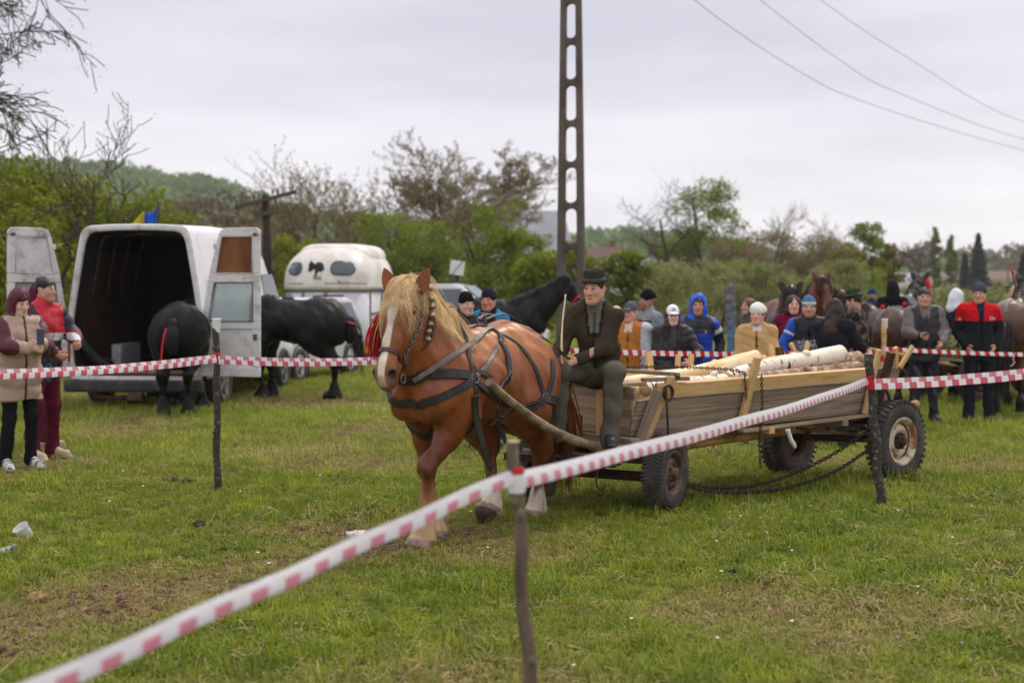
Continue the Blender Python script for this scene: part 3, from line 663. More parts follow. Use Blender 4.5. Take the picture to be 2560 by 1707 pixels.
# ---- left side trees
twig_tree('budding_tree', 'tall budding tree whose twigs hang in at the upper left corner', G(-11.3, 24.5), 11.5, 6.4, 12, 'twig', 'leafspring', 1, .026, (18, 9, 7, 4), (74, 50, 45, 40), (.42, .5, .5, .5), .17, .18, .02, -.02, .10, .04, thin=1.5)
for i, (px, d, py, w_, n) in enumerate(((-40, 29, 395, 4.5, 9000), (90, 31, 405, 4.2, 9000), (215, 32, 425, 3.8, 8000), (330, 33, 470, 3.2, 6000), (20, 26, 520, 3.4, 5000), (400, 35, 520, 2.8, 4000))):
    crown_tree('leafy_tree', 'dense yellow-green tree ' + ('at the left frame edge', 'behind the raised left van door', 'behind the van roof beside the bare sapling', 'just left of the flag', 'low at the left edge under taller trees', 'right of the flag behind the van')[i], at(px, d), hz(py, d), w_, 'leafspring', 40 + i, n, .075, lobes=9, base=.03)
twig_tree('bare_sapling', 'thin almost bare sapling rising above the van', at(228, 27), hz(250, 27), 1.8, 28, 'twig', 'leafolive', 1, .02, (8, 6, 4), (34, 38, 40), (.5, .45, .5), .06, .35, 0, .16, .03, .0, thin=1.1)
# ---- middle
twig_tree('willow', 'brownish upright willow behind the telegraph pole', at(775, 62), hz(408, 62), 4.6, 31, 'twigbrown', 'leafolive', 3, .05, (12, 7, 5), (24, 26, 30), (.75, .6, .5), .12, .06, 0, .16, .09)
twig_tree('willow', 'olive willow right of the brownish one behind the trailer', at(880, 64), hz(470, 64), 4.0, 32, 'twigbrown', 'leafolive', 3, .05, (11, 7, 5), (26, 28, 30), (.7, .6, .5), .1, .06, 0, .16, .09)
twig_tree('big_budding_tree', 'tallest budding tree with a wide airy crown behind the horse', at(1075, 62), hz(372, 62), 7.6, 33, 'twig', 'leafbrown', 4, .05, (10, 8, 6, 3), (42, 40, 38, 36), (.6, .55, .5, .5), .17, .3, 0, .1, .12)
twig_tree('big_budding_tree', 'smaller budding tree right of the tallest one', at(1190, 70), hz(430, 70), 4.8, 34, 'twig', 'leafbrown', 4, .05, (9, 7, 5, 3), (40, 40, 38, 36), (.6, .55, .5, .5), .12, .25, 0, .1, .12)
G1 = [(735, 46, 585, 2.0, 'leafspring', 'bright green shrub left of the horse trailer'), (965, 50, 520, 3.0, 'leafgreen', 'green tree just right of the horse trailer'), (1060, 52, 545, 2.8, 'leafgreen', 'green tree behind the horse ears'), (1235, 48, 488, 2.6, 'leafgreen', 'upright green tree left of the concrete pole'), (1310, 50, 575, 2.4, 'leafgreen', 'low green tree between house and concrete pole'), (1150, 56, 600, 3.0, 'leafspring', 'low light green tree behind the square sign'), (640, 60, 590, 2.6, 'leafolive', 'olive bush behind the open right van door'), (1350, 44, 625, 1.8, 'leafspring', 'bright bush at the foot of the concrete pole'), (1430, 52, 600, 1.6, 'leafspring', 'green bush seen just right of the concrete pole'), (1565, 46, 622, 1.7, 'leafgreen', 'round green bush right above the driver')]
for i, (px, d, py, w_, m_, lb) in enumerate(G1): crown_tree('leafy_tree', lb, at(px, d), hz(py, d), w_, m_, 70 + i, 7000, .065, lobes=13, base=.12 if w_ > 2.2 else .04)
# ---- right
twig_tree('gnarled_tree', 'dark gnarled bare tree right of the concrete pole', at(1668, 72), hz(455, 72), 4.6, 35, 'twig', None, 1, .04, (8, 6, 5, 3), (55, 45, 42, 40), (.6, .55, .5, .5), .20, .3, 0, .08, .2)
crown_tree('leafy_tree', 'tall open green tree beside the gnarled bare one', at(1765, 74), hz(425, 74), 3.9, 'leafgreen', 91, 6500, .075, lobes=13, base=.25)
twig_tree('bare_tree', 'bare twiggy tree in the brown thicket, left one', at(1880, 84), hz(525, 84), 3.6, 36, 'twigbrown', None, 1, .04, (9, 6, 5, 3), (40, 40, 38, 36), (.6, .55, .5, .5), .12, .2, 0, .1, .14)
twig_tree('bare_tree', 'bare twiggy tree in the brown thicket, middle one', at(1945, 86), hz(518, 86), 3.4, 37, 'twigbrown', None, 1, .04, (9, 6, 5, 3), (40, 40, 38, 36), (.6, .55, .5, .5), .12, .2, 0, .1, .14)
twig_tree('bare_tree', 'bare twiggy tree in the brown thicket, right one', at(2045, 88), hz(545, 88), 3.6, 38, 'twigbrown', None, 1, .04, (9, 6, 5, 3), (40, 40, 38, 36), (.6, .55, .5, .5), .12, .2, 0, .1, .14)
for i, (px, d, py, w_, m_, lb) in enumerate(((1830, 80, 590, 4.0, 'leafbrown', 'brown thicket bush under the open green tree'), (1930, 82, 575, 4.2, 'leafbrown', 'brown thicket bush under the bare trees'), (2050, 82, 580, 4.2, 'leafbrown', 'brown thicket bush left of the tall column tree'), (1700, 76, 590, 3.4, 'leafgreen', 'green undergrowth below the gnarled tree'), (2165, 78, 545, 2.3, 'leafgreen', 'tall column-shaped green tree at the end of the thicket'), (2222, 80, 600, 1.7, 'leafolive', 'lower olive tree at the right end of the thicket'), (2125, 74, 620, 2.4, 'leafolive', 'olive bush below the column tree'))):
    crown_tree('leafy_tree', lb, at(px, d), hz(py, d), w_, m_, 100 + i, 7000, .075, lobes=14, base=.05)
r_ = np.random.default_rng(4)
words = ['left end', 'second place', 'third place', 'fourth place', 'fifth place', 'sixth place', 'seventh place', 'eighth place', 'ninth place', 'tenth place', 'eleventh place', 'right end']
for i in range(12):
    px = 1600 + i * 50 + r_.uniform(-12, 12); d = 44 + r_.uniform(-4, 8) + (i % 2) * 8; m_ = ('leafgrey', 'leafspring', 'leafgrey', 'leafgreen')[i % 4]
    crown_tree('shrub', ('grey-green', 'light green', 'grey-green', 'mid green')[i % 4] + ' field-edge shrub at the ' + words[i] + ' of the row, counted from the driver', at(px, d), hz(690 - r_.uniform(0, 45), d), 2.3, m_, 130 + i, 4500, .055, lobes=10, base=.02, group='shrubs along the field edge', cat='shrub')
for i in range(7):
    px = 2120 + i * 70; d = 58 + r_.uniform(-4, 6); crown_tree('shrub', 'low grey scrub bush at the ' + words[i] + ' of the far right row', at(px, d), hz(722 - r_.uniform(0, 10), d), 2.4, 'leafgrey', 160 + i, 1800, .07, lobes=5, base=.02, group='low scrub at the right', cat='shrub')
# ---- far village trees
def poplar_shape(z): return (math.sin(math.pi * min(1, .15 + z * .85)) ** .6)
for i, (px, py, w_) in enumerate(((2337, 558, 1.9), (2378, 580, 1.8))): crown_tree('poplar', ('taller', 'shorter')[i] + ' of two slim poplars above the village', at(px, 200), hz(py, 200), w_, 'leafgreen', 180 + i, 3000, .26, lobes=12, base=.08, shape=poplar_shape, group='village trees')
def spruce(label, px, py, d, w_, seed):
    r = np.random.default_rng(seed); h = hz(py, d); root = empty('spruce', at(px, d)); tag(root, label, 'tree', 'village trees'); mb = MB(); mb.tube([(0, 0, 0), (0, 0, h)], [.2, .03], 6); mb.build('trunk', M['twig'], root); n = 2600
    z = r.random(n) ** 1.3; a = np.round(r.uniform(0, 14, n)) / 14 * 6.28 + r.normal(0, .18, n); tier = 1 - .45 * ((z * 11) % 1); q = w_ / 2 * (1 - z) ** .8 * tier * r.random(n) ** .5; p = np.stack([q * np.cos(a), q * np.sin(a), z * h + .03 * h - q * .35], 1); v, f, c = leaf_soup(p, .3 * d / 200, r, r.random(n)); linkmesh('crown', npmesh('crown', v, f, False, c), M['leafdark'], root)
spruce('tall dark spruce above the village behind the capped man', 2446, 590, 190, 4.6, 1); spruce('smaller dark spruce left of the tall one', 2412, 640, 192, 2.6, 2); spruce('dark spruce at the right frame edge', 2558, 640, 150, 2.6, 3)
twig_tree('bare_tree', 'bare grey tree left of the two poplars', at(2298, 195), hz(608, 195), 6.0, 39, 'twig', None, 1, .04, (9, 6, 5), (45, 42, 40), (.65, .55, .5), .3, .2, 0, .08, .14, thin=6, group='village trees')
# ---- buildings
M['wallwhite'] = mat('white_plaster', S(226, 222, 216), .9, var=.06, vs=.6); M['wallpink'] = mat('pink_plaster', S(206, 172, 152), .9, var=.06); M['roofgrey'] = mat('grey_roof', S(142, 142, 150), .7, var=.12, vs=1.2); M['roofbrown'] = mat('brown_tiles', S(116, 92, 82), .85, var=.2, vs=1.5)
def house(label, px, d, rz, w_, l_, hw, hr, wall, roof):
    root = empty('house', at(px, d), math.radians(rz)); tag(root, label, 'house', 'houses'); mb = MB(); mb.box((0, 0, hw / 2), (l_, w_, hw)); mb.add([V((s * l_ / 2, y, z)) for s in (-1, 1) for y, z in ((-w_ / 2, hw + .001), (w_ / 2, hw + .001), (0, hr - .05))], [(0, 1, 2), (3, 5, 4)]); mb.build('wall', M[wall], root)
    for s in (-1, 1):
        a = V((0, s * (w_ / 2 + .4), hw - .25)); b = V((0, 0, hr)); mb = MB(); mb.hexa([V((-l_ / 2 - .3, a.y, a.z)), V((l_ / 2 + .3, a.y, a.z)), V((l_ / 2 + .3, 0, hr)), V((-l_ / 2 - .3, 0, hr)), V((-l_ / 2 - .3, a.y, a.z + .14)), V((l_ / 2 + .3, a.y, a.z + .14)), V((l_ / 2 + .3, 0, hr + .14)), V((-l_ / 2 - .3, 0, hr + .14))]); mb.build('roof', M[roof], root)
    mb = MB(); mb.box((l_ * .2, w_ * .12, hr + .2), (.5, .5, 1.0)); mb.build('chimney', M['roofbrown'], root)
    for k in range(max(2, int(l_ / 2.5))):
        x = -l_ / 2 + (k + .5) * l_ / max(2, int(l_ / 2.5)); mb = MB(); mb.box((x, -w_ / 2 - .02, hw * .55), (1.0, .06, 1.2)); wn = mb.build('window', M['wallwhite'], root, .01); mb = MB(); mb.box((x, -w_ / 2 - .06, hw * .55), (.8, .03, 1.0)); mb.build('pane', M['housepane'], wn)
M['housepane'] = mat('house_pane', S(60, 66, 74), .1, var=.1, spec=.8)
house('house with wide grey roof behind the green trees', 1262, 92, 12, 6.5, 7.2, 3.0, 6.2, 'wallwhite', 'roofgrey'); house('low house with brown tiled roof right of the concrete pole', 1500, 125, -20, 5, 5, 2.4, 4.6, 'wallwhite', 'roofbrown'); house('small house with grey roof behind the round green bush', 1608, 105, 10, 4, 4, 2.2, 3.3, 'wallwhite', 'roofgrey')
house('long white village building below the poplars', 2330, 235, 4, 6, 12, 2.2, 3.0, 'wallwhite', 'roofgrey'); house('pink village house behind the man with the phone', 2400, 225, -5, 6, 9, 2.0, 3.2, 'wallpink', 'roofbrown'); house('white village house at the far right', 2478, 240, 8, 6, 8, 2.2, 3.4, 'wallwhite', 'roofbrown')
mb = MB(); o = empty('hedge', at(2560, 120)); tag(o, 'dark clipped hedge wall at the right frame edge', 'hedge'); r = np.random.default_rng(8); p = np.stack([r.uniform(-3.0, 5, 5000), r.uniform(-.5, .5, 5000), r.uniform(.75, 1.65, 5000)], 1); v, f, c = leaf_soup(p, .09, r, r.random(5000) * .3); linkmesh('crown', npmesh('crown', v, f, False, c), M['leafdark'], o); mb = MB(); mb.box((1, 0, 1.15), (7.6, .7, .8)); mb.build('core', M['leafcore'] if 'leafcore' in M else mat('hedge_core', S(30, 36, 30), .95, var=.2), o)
for k in range(5): mb = MB(); mb.tube([(-2.8 + 1.9 * k, 0, -.1), (-2.8 + 1.9 * k, 0, 1.0)], .05, 6); mb.build('trunk', M['twig'], o)
# ---- poles, sign, flag
M['concrete'] = mat('old_concrete', S(108, 98, 89), .95, var=.22, vs=3, bump=.4, bs=30, c2=S(82, 73, 66), c2s=1.5)
CP = empty('concrete_pole', at(1428, 28), math.radians(-10)); tag(CP, 'tall concrete power pole with a ladder of oval openings', 'utility pole')
def cp_w(z): return .60 - .0265 * z
mb = MB(); PH = 10.5; n0 = 13; pitch = PH / n0
for s in (-1, 1):       # two legs, then webs with rounded ends
    mb.hexa([V((s * cp_w(0) / 2 - (.16 if s > 0 else 0), -.14, -.3)), V((s * cp_w(0) / 2 + (.16 if s < 0 else 0), -.14, -.3)), V((s * cp_w(0) / 2 + (.16 if s < 0 else 0), .14, -.3)), V((s * cp_w(0) / 2 - (.16 if s > 0 else 0), .14, -.3)),
             V((s * cp_w(PH) / 2 - (.09 if s > 0 else 0), -.10, PH)), V((s * cp_w(PH) / 2 + (.09 if s < 0 else 0), -.10, PH)), V((s * cp_w(PH) / 2 + (.09 if s < 0 else 0), .10, PH)), V((s * cp_w(PH) / 2 - (.09 if s > 0 else 0), .10, PH))])
mb.build('pole_leg', M['concrete'], CP, .015)
for k in range(n0 + 1):
    z = k * pitch; w_ = cp_w(z) / 2 - (.16 - .007 * z) + .012; g_ = .055; top_ = []; n = 8; poly = []
    for i in range(n + 1):
        x = -w_ + 2 * w_ * i / n; poly.append((x, g_ + (1 - math.sqrt(max(0, 1 - (x / w_) ** 2))) * .13))
    poly += [(x, -y) for x, y in poly[::-1]]
    mb = MB(); mb.prism(poly, .22 - .006 * z, Matrix.Rotation(math.pi / 2, 3, 'X'), V((0, 0, z))); mb.build('pole_web', M['concrete'], CP)
mb = MB(); mb.bar((-1.1, 0, PH - .3), (1.1, 0, PH - .3), .12, .12); mb.build('cross_arm', M['concrete'], CP, .01)
CPM = Matrix.Translation(CP.location) @ Matrix.Rotation(math.radians(-10), 4, 'Z')
M['wire'] = mat('wire', S(92, 90, 96), .5, .5, var=0)
for i, (x, q) in enumerate((((-1.0), [(1735, 0), (2000, 180), (2180, 262), (2560, 376)]), ((0.), [(1900, 0), (2120, 165), (2245, 232), (2560, 348)]), ((1.0), [(2052, 0), (2270, 145), (2560, 306)]))):
    pts = [CPM @ V((x, 0, PH - .15))]
    for k, (px, py) in enumerate(q): pts.append(P(px, py, 30 + (px - 1500) * .028))
    pts.append(P(2900, q[-1][1] + 70, 72)); mb = MB(); mb.tube([p - pts[0] for p in catmull(pts, 6)], .009, 5); o = mb.build('power_line', M['wire']); o.location = pts[0]; tag(o, ('lowest', 'middle', 'topmost')[i] + ' of the three power lines in the sky', 'power line', 'power lines')
M['creosote'] = mat('tarred_wood', S(58, 44, 40), .9, var=.3, vs=6); M['armwood'] = mat('mossy_wood', S(84, 78, 62), .95, var=.3, vs=6); M['insul'] = mat('green_glass', S(60, 82, 74), .15, var=.1, spec=.7)
TP = empty('telegraph_pole', at(664, 42)); tag(TP, 'old wooden telegraph pole with two tilted cross arms', 'utility pole'); ht = hz(486, 42)
mb = MB(); mb.tube([(.12, 0, 0), (.05, 0, ht * .6), (0, 0, ht)], [.15, .13, .115], 12); mb.build('pole', M['creosote'], TP)
def tpp(px, py): q = P(px, py, 41.85) - TP.location; return q
a, b = tpp(586, 520), tpp(741, 479); mb = MB(); mb.bar(a, b, .12, .11); mb.build('cross_arm', M['armwood'], TP, .01)
c, d = tpp(634, 537), tpp(697, 531); mb = MB(); mb.bar(c, d, .11, .10); mb.build('cross_arm', M['armwood'], TP, .01)
mb = MB(); mb.bar(a.lerp(b, .35), tpp(652, 530), .03, .03); mb.bar(a.lerp(b, .68), tpp(690, 530), .03, .03); mb.bar(a.lerp(b, .68), tpp(676, 545), .03, .03); mb.build('arm_brace', M['steel_dark'], TP)
for (p0, p1, ts) in ((a, b, (.03, .12, .32, .39, .62, .70, .94)), (c, d, (.08, .3, .75, .95))):
    for t in ts:
        q = p0.lerp(p1, t) + V((0, 0, .06)); mb = MB(); mb.tube([q, q + V((0, 0, .07))], .012, 6); mb.lathe([(.03, .06), (.042, .08), (.030, .12), (.035, .14), (.02, .18), (.001, .185)], q, 'z', 10); mb.build('insulator', M['insul'], TP)
SG = empty('road_sign', at(1143, 36)); tag(SG, 'back of a white square sign with a dark diagonal on a brown post', 'sign'); zs = hz(672, 36)
mb = MB(); mb.tube([(0, 0, 0), (0, 0, zs)], .055, 8); mb.build('sign_post', M['creosote'], SG)
mb = MB(); mb.box((0, -.07, zs + .02), (.36, .02, .36), Matrix.Rotation(math.radians(7), 3, 'Y')); mb.build('sign_plate', M['panelw'] if 'panelw' in M else mat('sign_white', S(222, 222, 224), .6, var=.06), SG, .01)
mb = MB(); mb.bar((-.14, -.087, zs - .14), (.16, -.087, zs + .2), .012, .03, (0, 1, 0)); mb.build('diagonal', M['creosote'], SG)
FG = empty('flag', at(396, 29)); tag(FG, 'blue, yellow and red flag flying above the van roof', 'flag'); zt = hz(503, 29)
mb = MB(); mb.tube([(0, 0, 0), (.0, 0, zt)], .018, 8); mb.build('flag_pole', M['creosote'], FG)
def cloth_strip(u0, u1, m_):
    vs = []; n, k = 8, 8
    for i in range(n + 1):
        for j in range(k + 1):
            u = u0 + (u1 - u0) * i / n; v_ = j / k; vs.append((-.02 - u * .75 - .06 * v_, .05 * math.sin(u * 16 + v_ * 3), zt - .08 - v_ * .55 - u * .45 - .06 * math.sin(u * 11)))
    fs = [(i * (k + 1) + j, (i + 1) * (k + 1) + j, (i + 1) * (k + 1) + j + 1, i * (k + 1) + j + 1) for i in range(n) for j in range(k)]; mb = MB(); mb.add(vs, fs, True); o = mb.build('flag_cloth', m_, FG); s = o.modifiers.new('solid', 'SOLIDIFY'); s.thickness = .004
cloth_strip(0, .33, mat('flag_blue', S(30, 92, 200), .7, var=.1)); cloth_strip(.331, .66, mat('flag_yellow', S(214, 190, 40), .7, var=.1)); cloth_strip(.661, 1, mat('flag_red', S(190, 40, 46), .7, var=.1))
# ---- street lamps far right
for i, px in enumerate((2288, 2520)):
    o = empty('street_lamp', at(px, 190)); tag(o, ('left', 'right')[i] + ' of the two thin street lamps by the village', 'street lamp', 'street lamps'); mb = MB(); mb.tube([(0, 0, 0), (0, 0, 3.6), (-.5, 0, 3.9)], .07, 6); mb.build('lamp_post', M['steel_grey'], o); mb = MB(); mb.box((-.7, 0, 3.9), (.8, .25, .12)); mb.build('lamp_head', M['steel_grey'], o, .02)
# ================================================================ the loaded farm cart
CU = V((.76, .65, 0)).normalized(); CA = math.atan2(CU.y, CU.x)
FC = V((.646, 11.11, 0))
cart = empty('farm_cart', (FC.x, FC.y, 0), CA); tag(cart, 'weathered wooden farm cart on car tyres, loaded with peeled logs', 'cart')
CARTM = Matrix.Translation(FC) @ Matrix.Rotation(CA, 4, 'Z')
def plank(name, a, b, w, h, m, up=(0, 0, 1), bev=.004, par=None):
    "plank from a to b in cart space"
    a, b = V(a), V(b); L_ = (b - a).length; mb = MB()
    mb.box((0, 0, 0), (L_, w, h)); o = mb.build(name, m, par or cart, bev)
    t = (b - a).normalized(); u = V(up); y = u.cross(t).normalized(); z = t.cross(y)
    R = Matrix((t, y, z)).transposed().to_4x4(); R.translation = (a + b) / 2; o.matrix_local = R
    return o
BL, BH0, BH1 = 3.28, .565, .99       # box length, floor height, rim height
def side_y(z, s): return s * (.42 + (z - BH0) / .42 * .10)
for s, nm in ((-1, 'near'), (1, 'far')):
    nrm = V((0, s, -.24)).normalized()
    up = V((0, s * .10, .42)).normalized()
    def sp(x, z): return V((x, side_y(z, s), z + .02 * x / 3.28))
    zs = [(BH0 + .012, .17), (BH0 + .187, .105)]
    for z, h in zs:
        x0 = -.05 if z < .6 else -.03
        plank('side_board', sp(x0, z + h / 2), sp(BL + (.0 if z < .6 else .03), z + h / 2 + .0), .024, h - .006, M['plankold'], up)
    plank('rim_board', sp(.14, BH0 + .352) + V((0, s * .018, 0)), sp(2.93, BH0 + .352) + V((0, s * .018, 0)), .045, .105, M['planknew'], up)
    plank('side_board', sp(2.9, BH0 + .345), sp(BL + .05, BH0 + .345), .024, .1, M['plankold'], up)
    for x, lean, z0, z1, m in ((1.18, .05, BH0 + .06, 1.13, 'planknew'), (2.86, .02, .56, 1.13, 'planknew')):
        a = sp(x, z0); b = sp(x + lean, z1); o_ = V((0, s * .055, 0))
        plank('stake', a + o_, b + o_, .07 if x < 2 else .055, .035, M[m], (0, s, -.2))
    plank('stake', sp(.10, .50) + V((0, s * .03, 0)), sp(.27, 1.02) + V((0, s * .03, 0)), .06, .035, M['planknew'], (0, s, -.2))
    plank('stake', sp(-.0, .5) + V((0, s * .06, 0)), sp(.12, .93) + V((0, s * .06, 0)), .07, .045, M['plankold'], (0, s, -.2))
    plank('iron_standard', sp(2.98, .36) + V((0, s * .06, 0)), sp(3.04, 1.10) + V((0, s * .08, 0)), .075, .05, M['steel_dark'], (0, s, -.2))
    for x, tl in ((3.24, -.08), (3.29, .14)):
        plank('wedge', sp(x, .95) + V((0, s * .03, 0)), sp(x + tl, 1.14) + V((0, s * .03, 0)), .045, .03, M['planknew'], (0, s, -.2))
for k in range(5):     # floor
    y = -.34 + k * .17; plank('floor_board', (-.02, y, BH0 + .005), (BL - .03, y, BH0 + .025), .16, .024, M['plankold'])
for z, h in ((BH0 + .05, .13), (BH0 + .185, .125), (BH0 + .305, .10)):   # front panel
    plank('front_board', (-.035, side_y(z, -1) * .97, z + .03), (-.035, side_y(z, 1) * .97, z + .03), .022, h, M['planktan'])
    plank('tail_board', (BL - .1, side_y(z, -1) * .93, z + .045), (BL - .1, side_y(z, 1) * .93, z + .045), .022, h, M['plankold'])
for y in (-.12, .26): plank('front_batten', (-.065, y, BH0 - .02), (-.065, y, .96), .055, .025, M['planknew'], (1, 0, 0))
plank('front_beam', (-.10, -.55, .545), (-.10, .5, .545), .10, .06, M['plankold'])
plank('seat_board', (.02, -.42, .965), (.02, .46, .975), .26, .03, M['planktan'])
plank('rim_bar', (.02, -.50, 1.005), (.46, -.56, 1.0), .05, .03, M['plankold'])
plank('cross_bar', (.30, -.55, 1.04), (.30, .55, 1.04), .05, .03, M['plankold'])
mb = MB(); mb.tube([(.34, -.56, 1.005), (.34, -.56, 1.05)], .022, 12); mb.build('rim_bolt', M['steel_grey'], cart)
mb = MB(); mb.tube([V((.24 + .0 * math.cos(a), -.56 , .90)) + V((math.cos(a) * .048, 0, math.sin(a) * .055)) for a in [2 * math.pi * k / 20 for k in range(20)]], .012, 8, closed=True); mb.build('iron_ring', M['steel_dark'], cart)
mb = MB(); mb.tube([(.2, -.60, .47), (.2, -.575, .95)], .009, 8); mb.build('iron_rod', M['steel_dark'], cart)
for x in (.55, 1.55, 2.55):
    plank('cross_bearer', (x, -.50, BH0 - .045), (x, .50, BH0 - .045), .07, .06, M['planknew'] if x < 2 else M['plankold'])
plank('sill_plank', (1.2, -.46, BH0 - .03), (2.95, -.46, BH0 - .005), .07, .025, M['planktan'])
plank('sill_plank', (1.2, .46, BH0 - .03), (2.95, .46, BH0 - .005), .07, .025, M['planktan'])
plank('bolster', (3.10, -.52, .50), (3.10, .52, .50), .09, .08, M['steel_dark'])
plank('bolster', (.02, -.50, .475), (.02, .50, .475), .11, .07, M['plankold'])
for y, m in ((-.22, 'pole_wood'), (.2, 'pole_wood')):
    mb = MB(); mb.tube(catmull([(.1, y, .41), (1.0, y, .43), (2.2, y * .8, .455), (3.1, y * .6, .48), (3.62, y * .55, .545)], 4), [.036 + .004 * math.sin(k) for k in range(17)], 12); mb.build('reach_pole', M[m], cart)
mb = MB(); mb.tube(catmull([(2.9, -.30, .53), (3.4, -.35, .56), (3.80, -.38, .60)], 4), .042, 12, wob=.04); mb.build('tail_pole', M['pole_wood'], cart)
mb = MB()
mb.bar((2.4, -.42, .47), (3.1, -.42, .43), .03, .03); mb.bar((2.0, -.40, .50), (3.0, -.5, .36), .025, .025); mb.bar((2.4, .42, .47), (3.1, .42, .43), .03, .03); mb.bar((2.95, -.5, .36), (3.15, -.5, .36), .05, .05)
mb.build('iron_brace', M['steel_dark'], cart, .003)
mb = MB(); mb.tube(catmull([(3.02, -.53, .85), (3.10, -.56, .72), (3.16, -.52, .52), (3.14, -.44, .42)], 4), .014, 8); mb.build('iron_brace', M['steel_dark'], cart)
# step stirrup in front of the seat
mb = MB(); mb.tube([(-.16, -.02, .57), (-.16, -.02, .71), (-.16, .17, .71), (-.16, .17, .57)], .009, 6); mb.tube([(-.16, -.02, .655), (-.16, .17, .655)], .007, 6); mb.build('step_iron', M['steel_dark'], cart)
plank('foot_board', (-.24, -.56, .515), (-.24, .45, .515), .24, .028, M['plankold'])
# wheels
def wheel(name, c, ang, D, W, mrim, lug, parent, tilt=0):
    "c hub centre, ang heading of the rolling direction relative to parent x"
    R_, r_ = D / 2, D / 2 * .60
    root = empty(name, c, ang); root.parent = parent; root.rotation_euler = (tilt, 0, ang)
    w = W / 2
    prof = [(r_ * .98, -w * .72), (r_ * 1.04, -w * .92), (R_ * .82, -w * 1.02), (R_ * .93, -w * .95), (R_ * .985, -w * .72), (R_, -w * .35), (R_, w * .35), (R_ * .985, w * .72), (R_ * .93, w * .95), (R_ * .82, w * 1.02), (r_ * 1.04, w * .92), (r_ * .98, w * .72)]
    mb = MB(); mb.lathe(prof, axis='y', n=56)
    nl = 40 if lug else 60
    for k in range(nl):
        a = 2 * math.pi * k / nl; h = .016 if lug else .005
        for s in (-1, 1):
            ca = a + (math.pi / nl if s > 0 else 0)
            Rm = Matrix.Rotation(-ca, 3, 'Y'); Rm2 = Rm @ Matrix.Rotation(s * .35, 3, 'X')
            mb.box(Rm @ V((R_ * .985 + h / 2, s * w * .55, 0)), (h + .012, w * .85, 2 * math.pi * R_ / nl * .52), Rm @ Matrix.Rotation(s * .3, 3, 'X'))
    mb.build('tyre', M['rubber'], root)
    mb = MB()
    for s in (-1, 1):
        q = [(r_ * 1.03, s * w * .90), (r_ * .97, s * w * .93), (r_ * .90, s * w * .80), (r_ * .84, s * w * .45), (r_ * .80, s * w * .30)]
        mb.lathe(q, axis='y', n=48)
    d0 = -w * .18 if mrim != 'rimcream' else -w * .05
    mb.lathe([(r_ * .86, d0 + .0), (r_ * .78, d0 - .004), (r_ * .62, d0 - .035), (r_ * .50, d0 - .045), (r_ * .40, d0 - .03), (r_ * .34, d0 - .02), (.001, d0 - .02)], axis='y', n=48)
    mb.lathe([(r_ * .86, d0 + .01), (.001, d0 + .0)], axis='y', n=32)
    mb.build('rim', M[mrim], root)
    if mrim == 'rimrust':
        for k in range(10):
            mb = MB(); a = 2 * math.pi * (k + .5) / 10; Rm = Matrix.Rotation(-a, 3, 'Y'); mb.box(Rm @ V((r_ * .72, d0 - .022, 0)), (r_ * .10, .02, r_ * .22), Rm)
            mb.build('vent_slot', M['steel_dark'], root)
    mb = MB(); mb.lathe([(.075, d0 - .005), (.072, d0 - .035), (.045, d0 - .05), (.040, d0 - .085), (.0325, d0 - .09), (.001, d0 - .09)], axis='y', n=24)
    for k in range(5):
        a = 2 * math.pi * k / 5; mb.tube([(.062 * math.cos(a), d0 - .03, .062 * math.sin(a)), (.062 * math.cos(a), d0 - .06, .062 * math.sin(a))], .012, 6, smooth=False)
    mb.build('hub', M['rimrust'] if mrim == 'rimrust' else M['steel_dark'], root)
    return root
CI = CARTM.inverted()
def cl(p): return CI @ V(p)
AXF = math.radians(20)       # front axle turned towards the horse
fa = V((math.cos(AXF + 0), math.sin(AXF), 0)); fside = V((-math.sin(AXF), math.cos(AXF), 0))
fx0 = V((.03, -.02, 0))
for s in (-1, 1):
    c = fx0 + fside * (.56 * s); g = CARTM @ c; c.z = gz(g.x, g.y) + .275
    wheel('front_wheel', c, AXF + (math.pi if s > 0 else 0), .56, .165, 'rimrust', False, cart)
    c = V((3.15, .60 * s, 0)); g = CARTM @ c; c.z = gz(g.x, g.y) + (.335 if s < 0 else .315)
    wheel('rear_wheel', c, (math.pi if s > 0 else 0), .69 if s < 0 else .65, .17, 'rimcream' if s < 0 else 'rimrust', True, cart)
mb = MB(); mb.bar(fx0 + fside * -.5 + V((0, 0, .25)), fx0 + fside * .5 + V((0, 0, .25)), .07, .07); mb.tube([fx0 + V((0, 0, .25)), fx0 + V((0, 0, .47))], .05, 12); mb.lathe([(.05, .43), (.25, .43), (.25, .45), (.05, .45)], fx0, n=32); mb.build('front_axle', M['steel_dark'], cart, .004)
mb = MB(); mb.bar((3.15, -.55, .34), (3.15, .55, .27), .07, .07); mb.bar((3.12, -.35, .34), (3.12, -.35, .5), .05, .05); mb.bar((3.12, .35, .3), (3.12, .35, .5), .05, .05); mb.build('rear_axle', M['steel_dark'], cart, .004)
mb = MB(); mb.bar(fx0 + V((0, -.2, .36)), fx0 - fa * .62 + V((0, -.16, .40)), .07, .05); mb.bar(fx0 + V((0, .2, .36)), fx0 - fa * .62 + V((0, .16, .40)), .07, .05); mb.bar(fx0 - fa * .6 + fside * -.42 + V((0, 0, .42)), fx0 - fa * .6 + fside * .5 + V((0, 0, .42)), .06, .06); mb.bar(fx0 - fa * .15 + fside * -.45 + V((0, 0, .40)), fx0 - fa * .15 + fside * .5 + V((0, 0, .40)), .06, .06)
mb.build('steering_frame', M['steel_dark'], cart, .004)
